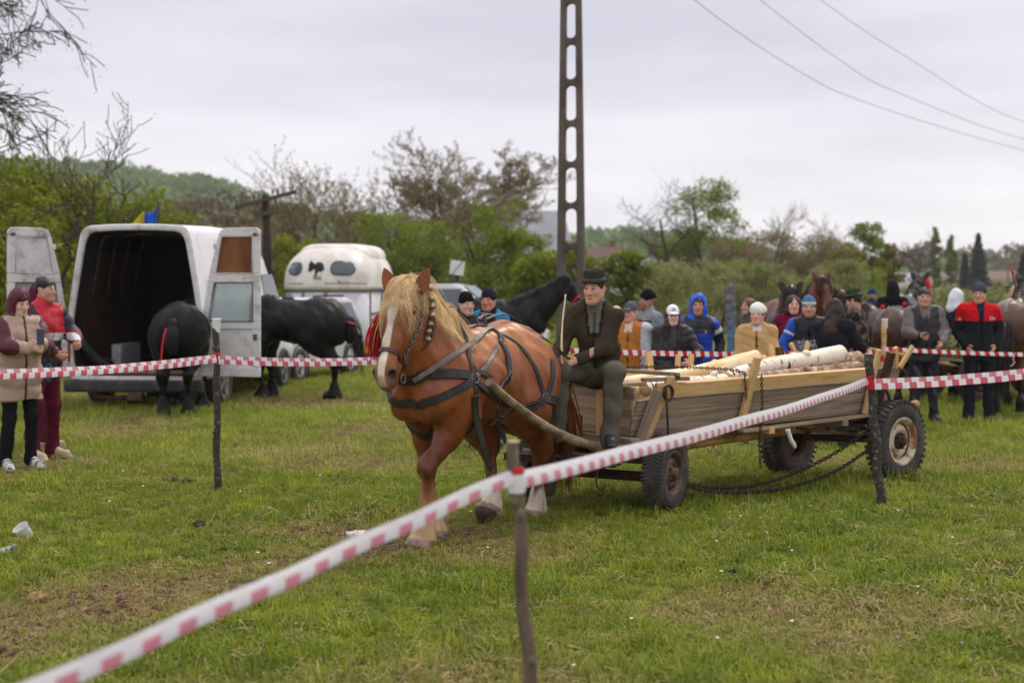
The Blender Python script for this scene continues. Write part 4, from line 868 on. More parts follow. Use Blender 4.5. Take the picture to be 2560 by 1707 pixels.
mb = MB(); mb.tube([fx0 - fa * .42 + fside * -.40 + V((0, 0, .44)), fx0 - fa * .40 + fside * .45 + V((0, 0, .44))], .024, 12); mb.build('swingle_bar', M['steel_grey'], cart)
mb = MB(); p = fx0 - fa * .62 + fside * -.3 + V((0, 0, .34)); mb.tube(catmull([p + V((0, 0, .05)), p + V((-.03, 0, -.06)), p + V((.0, -.02, -.12)), p + V((.04, -.03, -.08))], 4), .008, 6); mb.build('iron_hook', M['steel_dark'], cart)
# two shafts reaching forward along the horse
def wl(px, py, d): return cl(P(px, py, d))
mb = MB(); pts = catmull([wl(1222, 955, 9.35), wl(1300, 1022, 9.75), wl(1400, 1085, 10.2), wl(1520, 1128, 10.6)], 6); mb.tube(pts, [.027 + .010 * k / (len(pts) - 1) for k in range(len(pts))], 12, wob=.03); mb.build('shaft', M['shaft'], cart)
mb = MB(); pts = catmull([wl(1000, 960, 9.95), wl(1120, 1010, 10.3), wl(1240, 1060, 10.8), wl(1330, 1090, 11.1)], 6); mb.tube(pts, .04, 12, wob=.03); mb.build('shaft', M['shaft'], cart)
# chains
chain_mb(catmull([(.38, -.50, .20), (.8, -.53, .09), (1.5, -.58, .045), (2.2, -.58, .11), (2.75, -.56, .26), (3.0, -.56, .40)], 8), .05, .006).build('drag_chain', M['chain'], cart)
chain_mb(catmull([(.38, -.46, .22), (.9, -.44, .10), (1.6, -.42, .08), (2.3, -.46, .22), (2.8, -.52, .42), (3.05, -.55, .53)], 8), .05, .006).build('drag_chain', M['chain'], cart)
chain_mb(catmull([(1.13, -.575, .80), (1.12, -.57, .96), (1.14, -.52, 1.02), (1.0, -.3, 1.045), (.7, .1, 1.05), (.5, .5, 1.02)], 6), .034, .0042).build('load_chain', M['chain'], cart)
chain_mb([(1.29, -.60, 1.0), (1.30, -.60, .75), (1.31, -.56, .45), (1.40, -.5, .22)], .034, .0042).build('load_chain', M['chain'], cart)
chain_mb([(3.2, -.42, .55), (3.2, -.42, .33)], .05, .007).build('load_chain', M['chain'], cart)
mb = MB(); mb.tube(catmull([(1.72, -.52, .52), (1.75, -.53, .44), (1.80, -.54, .36)], 4), [.022, .02, .02, .018, .018, .02, .018, .016, .01], 8, wob=.12); mb.build('rag_strip', M['paper'], cart)

# logs in the box
def birch_mat():
    m = mat('birch_bark', S(238, 226, 206), .75, var=.15, vs=10, bump=.3, bs=25, c2=S(150, 120, 90), c2s=5, c2lo=.58, c2hi=.66, stretch=(1, 1, 1))
    nt = m.node_tree; b = nt.nodes['Principled BSDF']; L = nt.links; src = b.inputs['Base Color'].links[0].from_socket
    t = nt.nodes.new('ShaderNodeTexCoord'); mp = nt.nodes.new('ShaderNodeMapping'); mp.inputs['Scale'].default_value = (26, 7, 7); L.new(t.outputs['Object'], mp.inputs[0])
    x = nt.nodes.new('ShaderNodeTexNoise'); x.inputs['Scale'].default_value = 1; x.inputs['Detail'].default_value = 3; L.new(mp.outputs[0], x.inputs['Vector'])
    r = nt.nodes.new('ShaderNodeMapRange'); r.inputs[1].default_value = .62; r.inputs[2].default_value = .67; L.new(x.outputs['Fac'], r.inputs[0])
    mx = nt.nodes.new('ShaderNodeMix'); mx.data_type = 'RGBA'; L.new(r.outputs[0], mx.inputs[0]); L.new(src, mx.inputs[6]); mx.inputs[7].default_value = (*S(70, 60, 54), 1); L.new(mx.outputs[2], b.inputs['Base Color'])
    return m
M['birch'] = birch_mat()
M['peeled'] = mat('peeled_wood', S(246, 226, 186), .6, var=.1, vs=5, bump=.1, bs=20, c2=S(218, 182, 128), c2s=3, stretch=(.5, 3, 3))
M['cutend'] = mat('sawn_end', S(214, 182, 138), .75, var=.25, vs=18)
M['barkdark'] = mat('rough_bark', S(150, 122, 100), .9, var=.4, vs=22, bump=.8, bs=30, c2=S(206, 178, 150), c2s=14, c2lo=.5, c2hi=.6)
def log(name, label, a, b, r0, r1, m, bow=.02, group='logs lying in the cart', knots=3):
    a, b = CARTM @ V(a), CARTM @ V(b); Ln = (b - a).length; root = empty(name, a); t = (b - a).normalized()
    R = t.to_track_quat('X', 'Z').to_matrix(); root.rotation_euler = R.to_euler(); tag(root, label, 'log', group)
    n = 14; pts = []; rr = []
    for k in range(n + 1):
        s = k / n; pts.append((s * Ln, bow * math.sin(s * 3.1) + .006 * math.sin(9 * s), bow * .6 * math.sin(s * 5))); rr.append((r0 + (r1 - r0) * s) * (1 + .03 * math.sin(s * 17 + r0 * 100)))
    mb = MB(); mb.tube(pts, rr, 18, cap=False, wob=.02)
    for k in range(knots):
        s = random.uniform(.15, .9); an = random.uniform(.3, 2.6); c = V((s * Ln, math.cos(an) * rr[int(s * n)] * .93, math.sin(an) * rr[int(s * n)] * .93)); mb.sphere(c, .028, 8, 6, (1.4, 1, 1))
    mb.build('log_bark', M[m], root)
    for e, (p, q) in enumerate(((pts[0], rr[0]), (pts[-1], rr[-1]))):
        mb = MB(); mb.lathe([(q * 1.0, 0), (q * .96, (-.006 if e == 0 else .006)), (.001, (-.008 if e == 0 else .008))], p, 'x', 18); mb.build('sawn_end', M['cutend'], root)
    return root
log('peeled_log', 'pale peeled log whose thick end sticks up past the middle stake of the cart', (.34, .0, .86), (1.98, .03, 1.085), .055, .074, 'peeled', .01)
log('birch_log', 'thick white birch log with dark knots lying highest in the cart', (1.35, -.17, .95), (2.96, -.14, 1.10), .055, .085, 'birch', .02, knots=6)
log('birch_log', 'thin birch log with flaking bark along the near rim of the cart', (1.0, -.32, .90), (2.95, -.34, .985), .045, .06, 'barkdark', .02)
log('peeled_log', 'long peeled log low at the far side of the cart', (.32, .28, .88), (3.2, .30, 1.02), .06, .085, 'peeled', .015)
log('birch_log', 'short birch log with torn bark at the front of the cart', (.30, -.25, .90), (1.3, -.2, .93), .055, .065, 'birch', .02)
log('rough_log', 'bark-covered log with pale end at the rear of the cart', (1.9, .02, .92), (3.36, -.05, 1.03), .065, .085, 'barkdark', .02)
log('peeled_log', 'lowest peeled log lying under the others in the cart', (.4, .06, .73), (3.1, .02, .78), .09, .1, 'peeled', .01)
for x in (1.55, 1.72):
    o = plank('wood_offcut', (x, .56, .99), (x + .03, .58, 1.10), .045, .03, M['planknew'], (0, 1, -.2)); o.name = 'stake'
o = plank('stake', (.52, .60, .95), (.47, .62, 1.16), .085, .035, M['planknew'], (0, 1, -.2))
# ================================================================ horses
M['coat'] = mat('horse_coat', rough=.38, var=.36, vs=9, bump=.2, bs=34, spec=.32, vcol=True, stretch=(1, 1, .35))
M['coatblack'] = mat('black_coat', rough=.5, var=.2, vs=9, spec=.22, vcol=True)
M['hairc'] = mat('horse_hair', rough=.5, var=.12, vs=30, spec=.45, vcol=True)
M['eye'] = mat('dark_eye', S(22, 16, 14), .08, var=0, spec=.8)
M['redwool'] = mat('red_wool', S(205, 18, 30), .8, var=.2, vs=60, bump=.5, bs=90)
def bez(p0, p1, p2, t): return (1 - t)[:, None] ** 2 * p0 + (2 * t * (1 - t))[:, None] * p1 + t[:, None] ** 2 * p2
STAND = dict(LF=((.08, .18, .84), (.10, .16, .46), (.09, .16, .16), (.14, .16, .0)), RF=((.06, -.18, .84), (.06, -.16, .46), (.05, -.16, .16), (.10, -.16, .0)),
             LH=((-.66, .18, .84), (-1.0, .15, .50), (-.98, .15, .16), (-.93, .15, .0)), RH=((-.62, -.18, .84), (-.93, -.15, .50), (-.9, -.15, .16), (-.85, -.15, .0)))
def horse_sdf(legs, neck, poll, muz, res, hy=0, fat=1.0, feather=1.0):
    "neck: mid control; poll, muz: points; returns field and head frame"
    f = SDF((-1.45, -.62, -.03), (1.35, .62, 2.02), res)
    P_, Mz = V(poll), V(muz)
    f.ell((-.38, 0, 1.085), (.60, .30 * fat, .28), .08)
    f.ell((-.30, 0, 1.04), (.44, .27 * fat, .215), .1)
    f.ell((.14, 0, 1.09), (.29, .25 * fat, .28), .1)
    f.cone((-.02, 0, 1.33), (-.38, 0, 1.27), .10, .13, .12)
    f.cone((-.38, 0, 1.22), (-.78, 0, 1.24), .17, .19, .12)
    f.ell((-.82, 0, 1.12), (.33, .30 * fat, .315), .12)
    f.ell((-.98, .12, 1.02), (.16, .15, .26), .1); f.ell((-.98, -.12, 1.02), (.16, .15, .26), .1)
    for s in (1, -1):
        f.ell((.20, s * .155, 1.04), (.20, .135, .27), .09)       # shoulder
        f.ell((-.74, s * .19, .95), (.24, .14, .30), .1)         # thigh
    f.ell((.40, .09, .98), (.11, .12, .17), .08); f.ell((.40, -.09, .98), (.11, .12, .17), .08)   # breast
    f.cut((.56, 0, .98), (.06, .018, .22), .05)
    for s in (1, -1):
        f.cut((.34, s * .345, 1.24), (.05, .03, .22), .06, np.array(rotm(0, math.radians(-28), 0)))      # in front of the shoulder
        f.cut((-.06, s * .365, .98), (.035, .03, .24), .06, np.array(rotm(0, math.radians(14), 0)))      # behind the shoulder
        f.cut((-.56, s * .37, .98), (.04, .035, .2), .07, np.array(rotm(0, math.radians(-20), 0)))       # flank
        f.cut((-.92, s * .345, .98), (.02, .03, .22), .05, np.array(rotm(0, math.radians(10), 0)))
    # neck
    nk = V(neck); a0 = V((.14, 0, 1.12))
    for i in range(6):
        t0, t1 = i / 6, (i + 1) / 6
        q = lambda t: a0 * (1 - t) ** 2 + nk * 2 * t * (1 - t) + (P_ - V((.02, 0, .08))) * t * t
        f.cone(q(t0), q(t1), .275 - .155 * t0, .275 - .155 * t1, .10, (1, .70, 1))
    c0 = V((-.02, 0, 1.36)); c1 = V((nk.x - .17, nk.y, nk.z + .16))
    for i in range(5):
        t0, t1 = i / 5, (i + 1) / 5
        q = lambda t: c0 * (1 - t) ** 2 + c1 * 2 * t * (1 - t) + P_ * t * t
        f.cone(q(t0), q(t1), .09, .075, .08)
    # head frame: e1 down the face, e3 forward normal, e2 left
    e1 = (Mz - P_); hl = e1.length; e1.normalize(); e2 = V((0, 1, 0)); e2 = (e2 - e1 * e2.dot(e1)).normalized()
    e2 = Matrix.Rotation(hy, 3, e1) @ e2; e3 = e2.cross(e1) * 1.0
    if e3.x < 0: e3 = -e3
    k = hl / .62
    def H(a, b, c): return P_ + e1 * a * k + e2 * b * k + e3 * c * k
    Rh = np.array([[e1[i], e2[i], e3[i]] for i in range(3)])
    f.cone(H(-.01, 0, .0), H(.20, 0, .02), .095 * k, .10 * k, .05, (1, 1, 1))
    f.cone(H(.18, 0, .03), H(.47, 0, .03), .092 * k, .066 * k, .05)
    f.ell(H(.55, 0, .01), (.105 * k, .076 * k, .078 * k), .05, Rh)
    f.ell(H(.595, 0, -.035), (.06 * k, .058 * k, .05 * k), .03, Rh)
    for s in (1, -1):
        f.ell(H(.22, s * .055, -.08), (.155 * k, .05 * k, .11 * k), .05, Rh)
        f.ell(H(.145, s * .088, .045), (.05 * k, .02 * k, .03 * k), .03, Rh)
        f.ell(H(.555, s * .055, .045), (.04 * k, .028 * k, .03 * k), .02, Rh)
        f.cut(H(.575, s * .066, .062), (.022 * k, .016 * k, .014 * k), .012, Rh)
    f.cone(H(.25, 0, -.12), H(.52, 0, -.06), .06 * k, .045 * k, .05)
    # legs
    for kx, (j0, j1, j2, j3) in legs.items():
        hind = kx[1] == 'H'; j0, j1, j2, j3 = map(V, (j0, j1, j2, j3)); s = 1 if kx[0] == 'L' else -1
        if hind:
            f.cone(V((-.80, s * .16, 1.02)), j0, .21, .165, .12)
            f.cone(j0, j1, .145, .07, .08); f.cone(j0 + V((-.10, 0, -.05)), j1 + V((-.02, 0, .03)), .10, .05, .06)
            f.cone(j1 + V((-.035, 0, .03)), j1 + V((-.01, 0, -.05)), .045, .04, .04)
        else:
            f.cone(V((.16, s * .17, 1.0)), j0, .15, .115, .1)
            f.cone(j0, j1, .105, .056, .07); f.cone(j0 + V((.05, 0, .04)), j0.lerp(j1, .45) + V((.02, 0, 0)), .09, .06, .06)
            f.ell(j1 + V((.012, 0, 0)), (.060, .058, .068), .04)
        f.cone(j1, j2, .044 if hind else .041, .035, .04); f.ell(j2 + V((-.008, 0, 0)), (.052, .048, .055), .03)
        d = (j3 - j2); f.cone(j2, j2 + d * .62, .05, .056, .03)
        if feather: f.cone(j2 + V((-.03, 0, .04)), j2 + d * .72 + V((-.045, 0, 0)), .04, .07 * feather, .04)
        f.cone(j2 + d * .68, j3 + V((.012, 0, .015)), .066, .085, .012)
        if j3.z < .02:
            sl, X, Y, Z = f._sl((j3.x - .2, j3.y - .2, -.05), (j3.x + .2, j3.y + .2, .1)); f.D[sl] = np.maximum(f.D[sl], -(Z + 0 * X + 0 * Y) + .0)
    f.disp(wob(3, 14, .012)); f.disp(wob(5, 30, .006)); f.disp(wob(8, 60, .003))
    f.H = H; f.e = (e1, e2, e3); f.k = k; f.poll = P_; f.nk = nk; f.legs = legs
    return f
def hair_paths(roots, d0, length, grav, n=8, curl=.02, spread=.25):
    m = len(roots); d = np.asarray(d0, float) + RNG.normal(0, spread, (m, 3)); d /= np.linalg.norm(d, axis=1, keepdims=True)
    p = np.array(roots, float); out = [p.copy()]; st = np.asarray(length)[:, None] / (n - 1)
    ph = RNG.uniform(0, 6.28, (m, 3))
    for i in range(n - 1):
        d = d + np.array([0, 0, -grav]); d /= np.linalg.norm(d, axis=1, keepdims=True)
        p = p + d * st + curl * np.sin(ph + i * 1.7) * st * 3; out.append(p.copy())
    return np.stack(out, 1)
def locks(paths, k, spread, jit=.004):
    "each guide path becomes a lock of k hairs drawn together towards the tip"
    n, m, _ = paths.shape; t = np.linspace(0, 1, m)[None, :, None]; off = RNG.normal(0, spread, (n * k, 1, 3)); p = np.repeat(paths, k, 0)
    return p + off * (1 - .75 * np.sin(t * 2.2)) + np.cumsum(RNG.normal(0, jit, p.shape), 1) * t
def push_out(f, paths, off=.008):
    n, k, _ = paths.shape; p = paths.reshape(-1, 3).copy()
    for _ in range(3):
        d = f.sample(p); b = d < off
        if b.any(): p[b] += (off - d[b])[:, None] * f.grad(p[b])
    p = p.reshape(n, k, 3); p[:, 0] = paths[:, 0]; return p
def strap(f, parent, name, pts, w, m='leather', n=8, closed=False, off=.005, th=.006, proj=True):
    q = catmull(pts, n, closed)
    if proj: p, nr = f.project(q, off)
    else: p = np.array([tuple(x) for x in q]); nr = f.grad(p)
    for _ in range(2):
        if closed: p = (np.roll(p, 1, 0) + 2 * p + np.roll(p, -1, 0)) / 4
        else: p[1:-1] = (p[:-2] + 2 * p[1:-1] + p[2:]) / 4
    mb = MB(); ribbon_mb(mb, p, nr, w, th, closed); return mb.build(name, M[m], parent)
def ring(parent, name, c, n, r=.028, t=.005, m='steel_grey'):
    n = unit(n); u = n.orthogonal().normalized(); v = n.cross(u); mb = MB()
    mb.tube([V(c) + (u * math.cos(a) + v * math.sin(a)) * r for a in [2 * math.pi * k / 16 for k in range(16)]], t, 6, closed=True); return mb.build(name, M[m], parent)
def ear_mb(f, s, out=1.0, fwd=.40, L_=.185):
    b = f.H(.0, s * .085, .02); e1, e2, e3 = f.e; d = (-e1 + e2 * s * out + e3 * fwd + V((0, 0, .35))).normalized()
    side = e2 * 1.0; side = (side - d * side.dot(d)).normalized(); fr = side.cross(d)
    if fr.dot(e3) < 0: fr = -fr
    rings = []
    for i in range(9):
        t = i / 8; wd = .05 * (math.sin(math.pi * min(1, .28 + t * .72)) ** .8) * (1 if t < .98 else .2) + .002; bend = V((0, 0, 0)) + e2 * (-s) * .03 * t * t
        c = b + d * L_ * t + bend; rr = []
        for k in range(12):
            a = 2 * math.pi * k / 12; y = math.sin(a) * .03 * (1 - t * .6)
            if math.sin(a) > 0: y *= -.15                                  # hollow front
            rr.append(c + side * math.cos(a) * wd + fr * y)
        rings.append(rr)
    mb = MB(); mb.loft(rings, True, True, True); return mb
def build_horse(name, label, loc, head, legs=STAND, neck=(.40, 0, 1.30), poll=(.60, 0, 1.76), muz=(.84, .03, 1.16), res=.016, coat=None, hairc=(.01, .01, .01), mane=(220, .32), tail=(160, .8), forelock=70, hy=0, scale=1, fat=1.0, feather=1.0, ears=True, tailbun=False, cat='horse', group=None, manew=.006, mside=.62, flock=None, cm='coat', nf=60, fw=.005, ty=0.):
    f = horse_sdf(legs, neck, poll, muz, res, hy, fat, feather)
    root = empty(name, loc, head, scale); tag(root, label, cat, group)
    body = f.build('body', M[cm], root, coat)
    f.root = root; hc = np.array(hairc)
    def hcol(n): return np.clip(hc[None] * RNG.uniform(.6, 1.35, (n, 1)), 0, 1)
    if ears:
        for s in (1, -1):
            mb = ear_mb(f, s); o = mb.build('ear', M[cm], root); setcol(o.data, coat(np.array([tuple(v.co) for v in o.data.vertices])))
    for s in (1, -1):
        mb = MB(); mb.sphere(f.H(.155, s * .098, .045), .021 * f.k, 12, 8); mb.build('eye', M['eye'], root)
    n, ln = mane
    t = RNG.random(n); c0 = np.array((-.02, 0, 1.44)); nk = f.nk; c1 = np.array((nk.x - .18, nk.y, nk.z + .27)); c2 = np.array(f.poll + V((-.03, 0, .06)))
    r = bez(c0, c1, c2, t); r, nr = f.project(r, -.005); side = np.where(RNG.random(n) < mside, 1, -1)
    d0 = np.stack([RNG.normal(-.15, .2, n), side * RNG.uniform(.3, 1.0, n), RNG.uniform(.0, .35, n)], 1)
    pa = hair_paths(r, d0, RNG.uniform(.55, 1.25, n) * ln, .5, 9, .03, .16); kk = 14 if n > 300 else 1
    if kk > 1: pa = locks(pa, kk, .016, .006)
    pa = push_out(f, pa, .008); n = len(pa)
    strand_mesh('mane', pa, RNG.uniform(.6, 1.3, n) * manew, M['hairc'], root, color=hcol(n) * np.repeat(RNG.uniform(.72, 1.12, (n // kk, 1)), kk, 0))
    if forelock:
        n = forelock; r = np.array([tuple(f.H(RNG.uniform(-.06, .0), RNG.uniform(-.05, .05), RNG.uniform(-.02, .07))) for _ in range(n)]); e1, e2, e3 = f.e
        d0 = np.array([tuple(e3 * 1.0 + e2 * (RNG.uniform(-.9, .9) if flock is None else RNG.uniform(*flock)) + V((0, 0, .25))) for _ in range(n)])
        pa = hair_paths(r, d0, RNG.uniform(.5, 1.2, n) * ln * 1.15, .6, 10, .03, .15); kk = 14 if n > 100 else 1
        if kk > 1: pa = locks(pa, kk, .014, .006)
        pa = push_out(f, pa, .010); n = len(pa)
        strand_mesh('forelock', pa, RNG.uniform(.6, 1.3, n) * manew, M['hairc'], root, color=hcol(n) * np.repeat(RNG.uniform(.72, 1.1, (n // kk, 1)), kk, 0))
    n, ln = tail
    if n:
        r = np.stack([RNG.normal(-1.10, .02, n), RNG.normal(0, .03, n) + ty * .2, RNG.uniform(1.02, 1.2, n)], 1)
        d0 = np.stack([RNG.uniform(-1.2, -.6, n), RNG.normal(0, .12, n) + ty, RNG.uniform(-.2, .3, n)], 1)
        pa = hair_paths(r, d0, RNG.uniform(.6, 1.15, n) * ln, .55, 10, .015, .1)
        strand_mesh('tail', pa, RNG.uniform(.7, 1.4, n) * .007, M['hairc'], root, color=hcol(n))
    if feather:
        rr = []; dd = []
        for kx, (j0, j1, j2, j3) in legs.items():
            for _ in range(nf):
                a = RNG.uniform(0, 6.28); j = V(j2).lerp(V(j3), RNG.uniform(-.15, .4)); o = V((math.cos(a) * .045 - .012, math.sin(a) * .045, 0))
                rr.append(tuple(j + o)); dd.append((math.cos(a) * .5 - .15, math.sin(a) * .5, -1))
        pa = hair_paths(np.array(rr), np.array(dd), RNG.uniform(.06, .16, len(rr)) * feather, .5, 5, .01, .15); pa[:, :, 2] = np.maximum(pa[:, :, 2], .012)
        cc = coat(pa[:, 2]); strand_mesh('feather', pa, fw, M['hairc'], root, color=cc)
    return f, root
# ---------------------------------------------------------------- the chestnut cart horse
HD = V((-.5, -.866, 0)); HA = math.atan2(HD.y, HD.x); W0 = V((-.42, 9.72, 0))
LEGS = dict(LF=((.14, .19, .86), (.385, .07, .535), (.365, .02, .17), (.40, .01, .0)), RF=((.06, -.18, .85), (.08, -.13, .48), (.03, -.10, .17), (.07, -.10, .0)),
            LH=((-.66, .20, .84), (-1.02, .14, .51), (-1.03, .10, .17), (-.99, .09, .0)), RH=((-.50, -.18, .80), (-.76, -.14, .53), (-.70, -.09, .23), (-.615, -.08, .075)))
def chestnut(v):
    x, y, z = v[:, 0], v[:, 1], v[:, 2]; n = len(v)
    base = np.array(S(140, 80, 44)); lit_back = np.array(S(176, 114, 68)); dark = np.array(S(86, 42, 25)); cream = np.array(S(196, 166, 126)); white = np.array(S(222, 208, 188)); grey = np.array(S(92, 72, 66))
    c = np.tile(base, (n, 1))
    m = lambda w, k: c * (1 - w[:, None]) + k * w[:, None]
    c = m(sstep(1.1, 1.42, z) * sstep(.25, -.2, x), lit_back)  # top of the back paler: light from above painted into the coat
    c = m(sstep(.95, .55, z) * .6, dark)  # lower body and breast darkened: shade and leg dirt put into the colour
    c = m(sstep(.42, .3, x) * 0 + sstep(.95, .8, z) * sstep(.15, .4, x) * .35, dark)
    hair = .04 * np.sin(x * 37 + y * 51) + .03 * np.sin(y * 80 + x * 20)
    c = m((x > -.3) * sstep(.46, .22, z + hair) * .62, np.array(S(196, 152, 104)))
    c = m(sstep(.24, .12, z + hair) * .75, cream)
    hind = x < -.5
    c = m(hind * sstep(.27, .2, z + hair) * .9, white)
    if HF is not None:
        e1, e2, e3 = HF.e; k = HF.k; q = v - np.array(HF.poll); a = q @ np.array(e1) / k; b = q @ np.array(e2) / k; d = q @ np.array(e3) / k
        on = (a > .02) & (d > -.02) & (x > .45)
        wd = .022 + .02 * np.exp(-((a - .1) / .07) ** 2) + .004 * np.sin(a * 40)
        c = m(on * sstep(wd + .008, wd, np.abs(b - .004 * np.sin(a * 13))) * sstep(.0, .05, a) * sstep(.03, .05, d + .02), white)
        c = m(on * sstep(.50, .57, a) * sstep(.02, .045, np.abs(b)) * .8, grey)
        c = m(on * sstep(.585, .61, a) * .6, np.array(S(150, 112, 100)))
        nos = np.minimum(np.linalg.norm(v - np.array(HF.H(.575, .066, .062)), axis=1), np.linalg.norm(v - np.array(HF.H(.575, -.066, .062)), axis=1))
        c = m(sstep(.03 * k, .02 * k, nos), np.array(S(36, 26, 24)))
    for kx, (j0, j1, j2, j3) in LEGS.items():      # hooves
        d = np.linalg.norm(v - np.array(V(j2).lerp(V(j3), .88)), axis=1); zz = (v - np.array(j2)) @ np.array(unit(V(j3) - V(j2))) / (V(j3) - V(j2)).length
        near = np.linalg.norm(v[:, :2] - np.array(j3[:2]), axis=1) < .16
        c = m((near & (z < .35)) * sstep(.66, .72, zz), np.array(S(150, 128, 110)))
        c = m((near & (z < .35)) * sstep(.93, .98, zz), np.array(S(70, 56, 48)))
    return np.clip(c, 0, 1)
HF = None
class _h: pass
_f = SDF((0, 0, 0), (.1, .1, .1), .05)
HPOLL, HMUZ = (.545, .01, 1.675), (.83, .04, 1.10)
def head_frame(poll, muz, hy=0):
    o = _h(); P_, Mz = V(poll), V(muz); e1 = Mz - P_; hl = e1.length; e1.normalize(); e2 = V((0, 1, 0)); e2 = (e2 - e1 * e2.dot(e1)).normalized(); e2 = Matrix.Rotation(hy, 3, e1) @ e2; e3 = e2.cross(e1)
    if e3.x < 0: e3 = -e3
    o.e = (e1, e2, e3); o.k = hl / .62; o.poll = P_; o.H = lambda a, b, c: P_ + e1 * a * o.k + e2 * b * o.k + e3 * c * o.k; return o
HY = math.radians(-6)
HF = head_frame(HPOLL, HMUZ, HY)
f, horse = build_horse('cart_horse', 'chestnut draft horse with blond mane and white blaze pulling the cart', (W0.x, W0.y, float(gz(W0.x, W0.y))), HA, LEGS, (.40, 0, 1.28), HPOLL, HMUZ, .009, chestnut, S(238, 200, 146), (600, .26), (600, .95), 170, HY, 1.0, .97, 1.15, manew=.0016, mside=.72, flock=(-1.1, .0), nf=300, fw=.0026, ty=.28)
for o in horse.children:                    # the tail is redder than the mane
    if o.name.startswith('tail'):
        n = len(o.data.vertices); setc = np.tile(np.array([*S(122, 66, 38), 1], np.float32), (n, 1)) * np.repeat(RNG.uniform(.7, 1.4, (n // 30, 1)), 30, 0)[:n]; setc[:, 3] = 1
        o.data.color_attributes['Col'].data.foreach_set('color', setc.astype(np.float32).ravel())
H = f.H
HW = horse.matrix_world if False else Matrix.Translation(horse.location) @ Matrix.Rotation(HA, 4, 'Z'); HWI = HW.inverted()
def hp(px, py, off=.006):
    "where the line of sight through a photograph pixel meets the horse (horse space)"
    o = HWI @ V((0, 0, CH)); d = ((HWI @ P(px, py, 9.8)) - o).normalized(); t = 8.2; best = (9, t)
    while t < 12:
        p = o + d * t; v = float(f.sample(np.array([tuple(p)]))[0])
        if v < best[0]: best = (v, t)
        if v < off: break
        t += max(.004, v * .6)
    return o + d * (t if v < off + .02 else best[1])
def z2(x, y, off=.006): return hp(860 + x / 2.01, 620 + y / 2.01, off)
def mir(ps): return [V((p.x, -p.y, p.z)) for p in ps]
def hs(name, pts, w, m='leather', **kw): return strap(f, horse, name, pts, w, m, **kw)
# bridle
strap(f, horse, 'noseband', [H(.43, .085, .02), H(.43, .05, .09), H(.43, -.05, .09), H(.43, -.085, .02), H(.45, -.05, -.09), H(.45, .05, -.09)], .028, 'leatherbrown', 8, True)
ck = [z2(362, 212), z2(380, 265), z2(388, 330)]
ch_ = [z2(388, 325), z2(372, 405), z2(340, 470), z2(318, 515), z2(300, 560), z2(318, 600)]
for s, fn in ((1, list), (-1, mir)):
    hs('cheek_strap', fn(ck), .024, 'leatherbrown')
    p, nr = f.project(catmull(fn(ch_), 6), .012); chain_mb([V(q) for q in p], .035, .0055).build('bridle_chain', M['steel_grey'], horse)
    ring(horse, 'bit_ring', H(.56, s * .085, -.05), f.e[1], .03, .005)
hs('brow_strap', [H(.03, .11, .0), H(.03, .06, .08), H(.03, -.06, .08), H(.03, -.11, .0)], .02, 'leatherbrown')
hs('throat_strap', [H(-.02, .085, -.06), H(.12, .12, -.14), H(.24, .06, -.20), H(.24, -.06, -.20), H(.12, -.12, -.14), H(-.02, -.085, -.06)], .02, 'leatherbrown')
bp_ = [z2(405, 190), z2(418, 215), z2(425, 262), z2(430, 302), z2(432, 345), z2(426, 385), z2(415, 422), z2(408, 462)]
bells = hs('bell_strap', bp_, .028, 'leatherbrown')
bme = None
p, nr = f.project(bp_, .026)
for k in range(1, 8):
    mb = MB(); mb.sphere((0, 0, 0), .021, 12, 8); mb.lathe([(.0218, -.003), (.0230, 0), (.0218, .003)], (0, 0, 0), 'z', 14)
    if bme is None: o = mb.build('bell', M['brass'], bells); bme = o.data
    else: o = linkmesh('bell', bme, None, bells)
    o.location = p[k]
# red wool tassel on the off side of the head with coloured cords
base = H(.18, -.11, -.02); n = 300
tr = np.array([tuple(base + V((RNG.normal(0, .02), RNG.normal(0, .02) - .01, RNG.normal(0, .025)))) for i in range(n)])
pa = hair_paths(tr, np.tile(np.array(f.e[1]) * -.75 + np.array([0, 0, -.3]), (n, 1)), RNG.uniform(.16, .28, n), .55, 7, .01, .16)
cc = np.tile(np.array(S(205, 20, 32)), (n, 1)) * RNG.uniform(.6, 1.2, (n, 1)); cc[:14] = S(205, 165, 60); cc[14:24] = S(40, 44, 80)
strand_mesh('wool_tassel', push_out(f, pa, .01), .006, M['hairc'], horse, color=cc)
# harness, near side read off the photograph, off side mirrored
J = z2(652, 655)
def both(name, pts, w, m='leather', **kw):
    hs(name, pts, w, m, **kw); hs(name, mir(pts), w, m, **kw)
def across(name, near, w, mid=(), **kw): return hs(name, list(near) + list(mid) + mir(near)[::-1], w, **kw)
bc = [z2(655, 645), z2(560, 632), z2(460, 632), z2(370, 642)]; zc = bc[-1].z
across('breast_collar', bc, .07, [V((.50, .12, zc - .0)), V((.53, 0, zc - .01)), V((.50, -.12, zc))], th=.014)
bs_ = [z2(640, 672), z2(570, 712), z2(480, 755), z2(400, 778)]; zc = bs_[-1].z
across('breast_strap', bs_, .055, [V((.50, .1, zc - .015)), V((.52, 0, zc - .02)), V((.50, -.1, zc - .015))], th=.011)
ns = [z2(650, 640), z2(632, 560), z2(612, 470), z2(585, 400)]
across('neck_strap', ns, .05, [V((ns[-1].x - .03, .04, 1.48)), V((ns[-1].x - .03, -.04, 1.48))], th=.01)
ss = [z2(785, 712), z2(832, 640), z2(825, 560), z2(795, 480), z2(765, 420)]
across('saddle_strap', ss, .05, [V((ss[-1].x, .03, 1.46)), V((ss[-1].x, -.03, 1.46))], th=.012)
ST = V((ss[-1].x, 0, 1.47))
both('driving_rein', [z2(350, 660), z2(430, 612), z2(560, 532), z2(670, 455), z2(745, 405)], .034, 'leathergrey', off=.016)
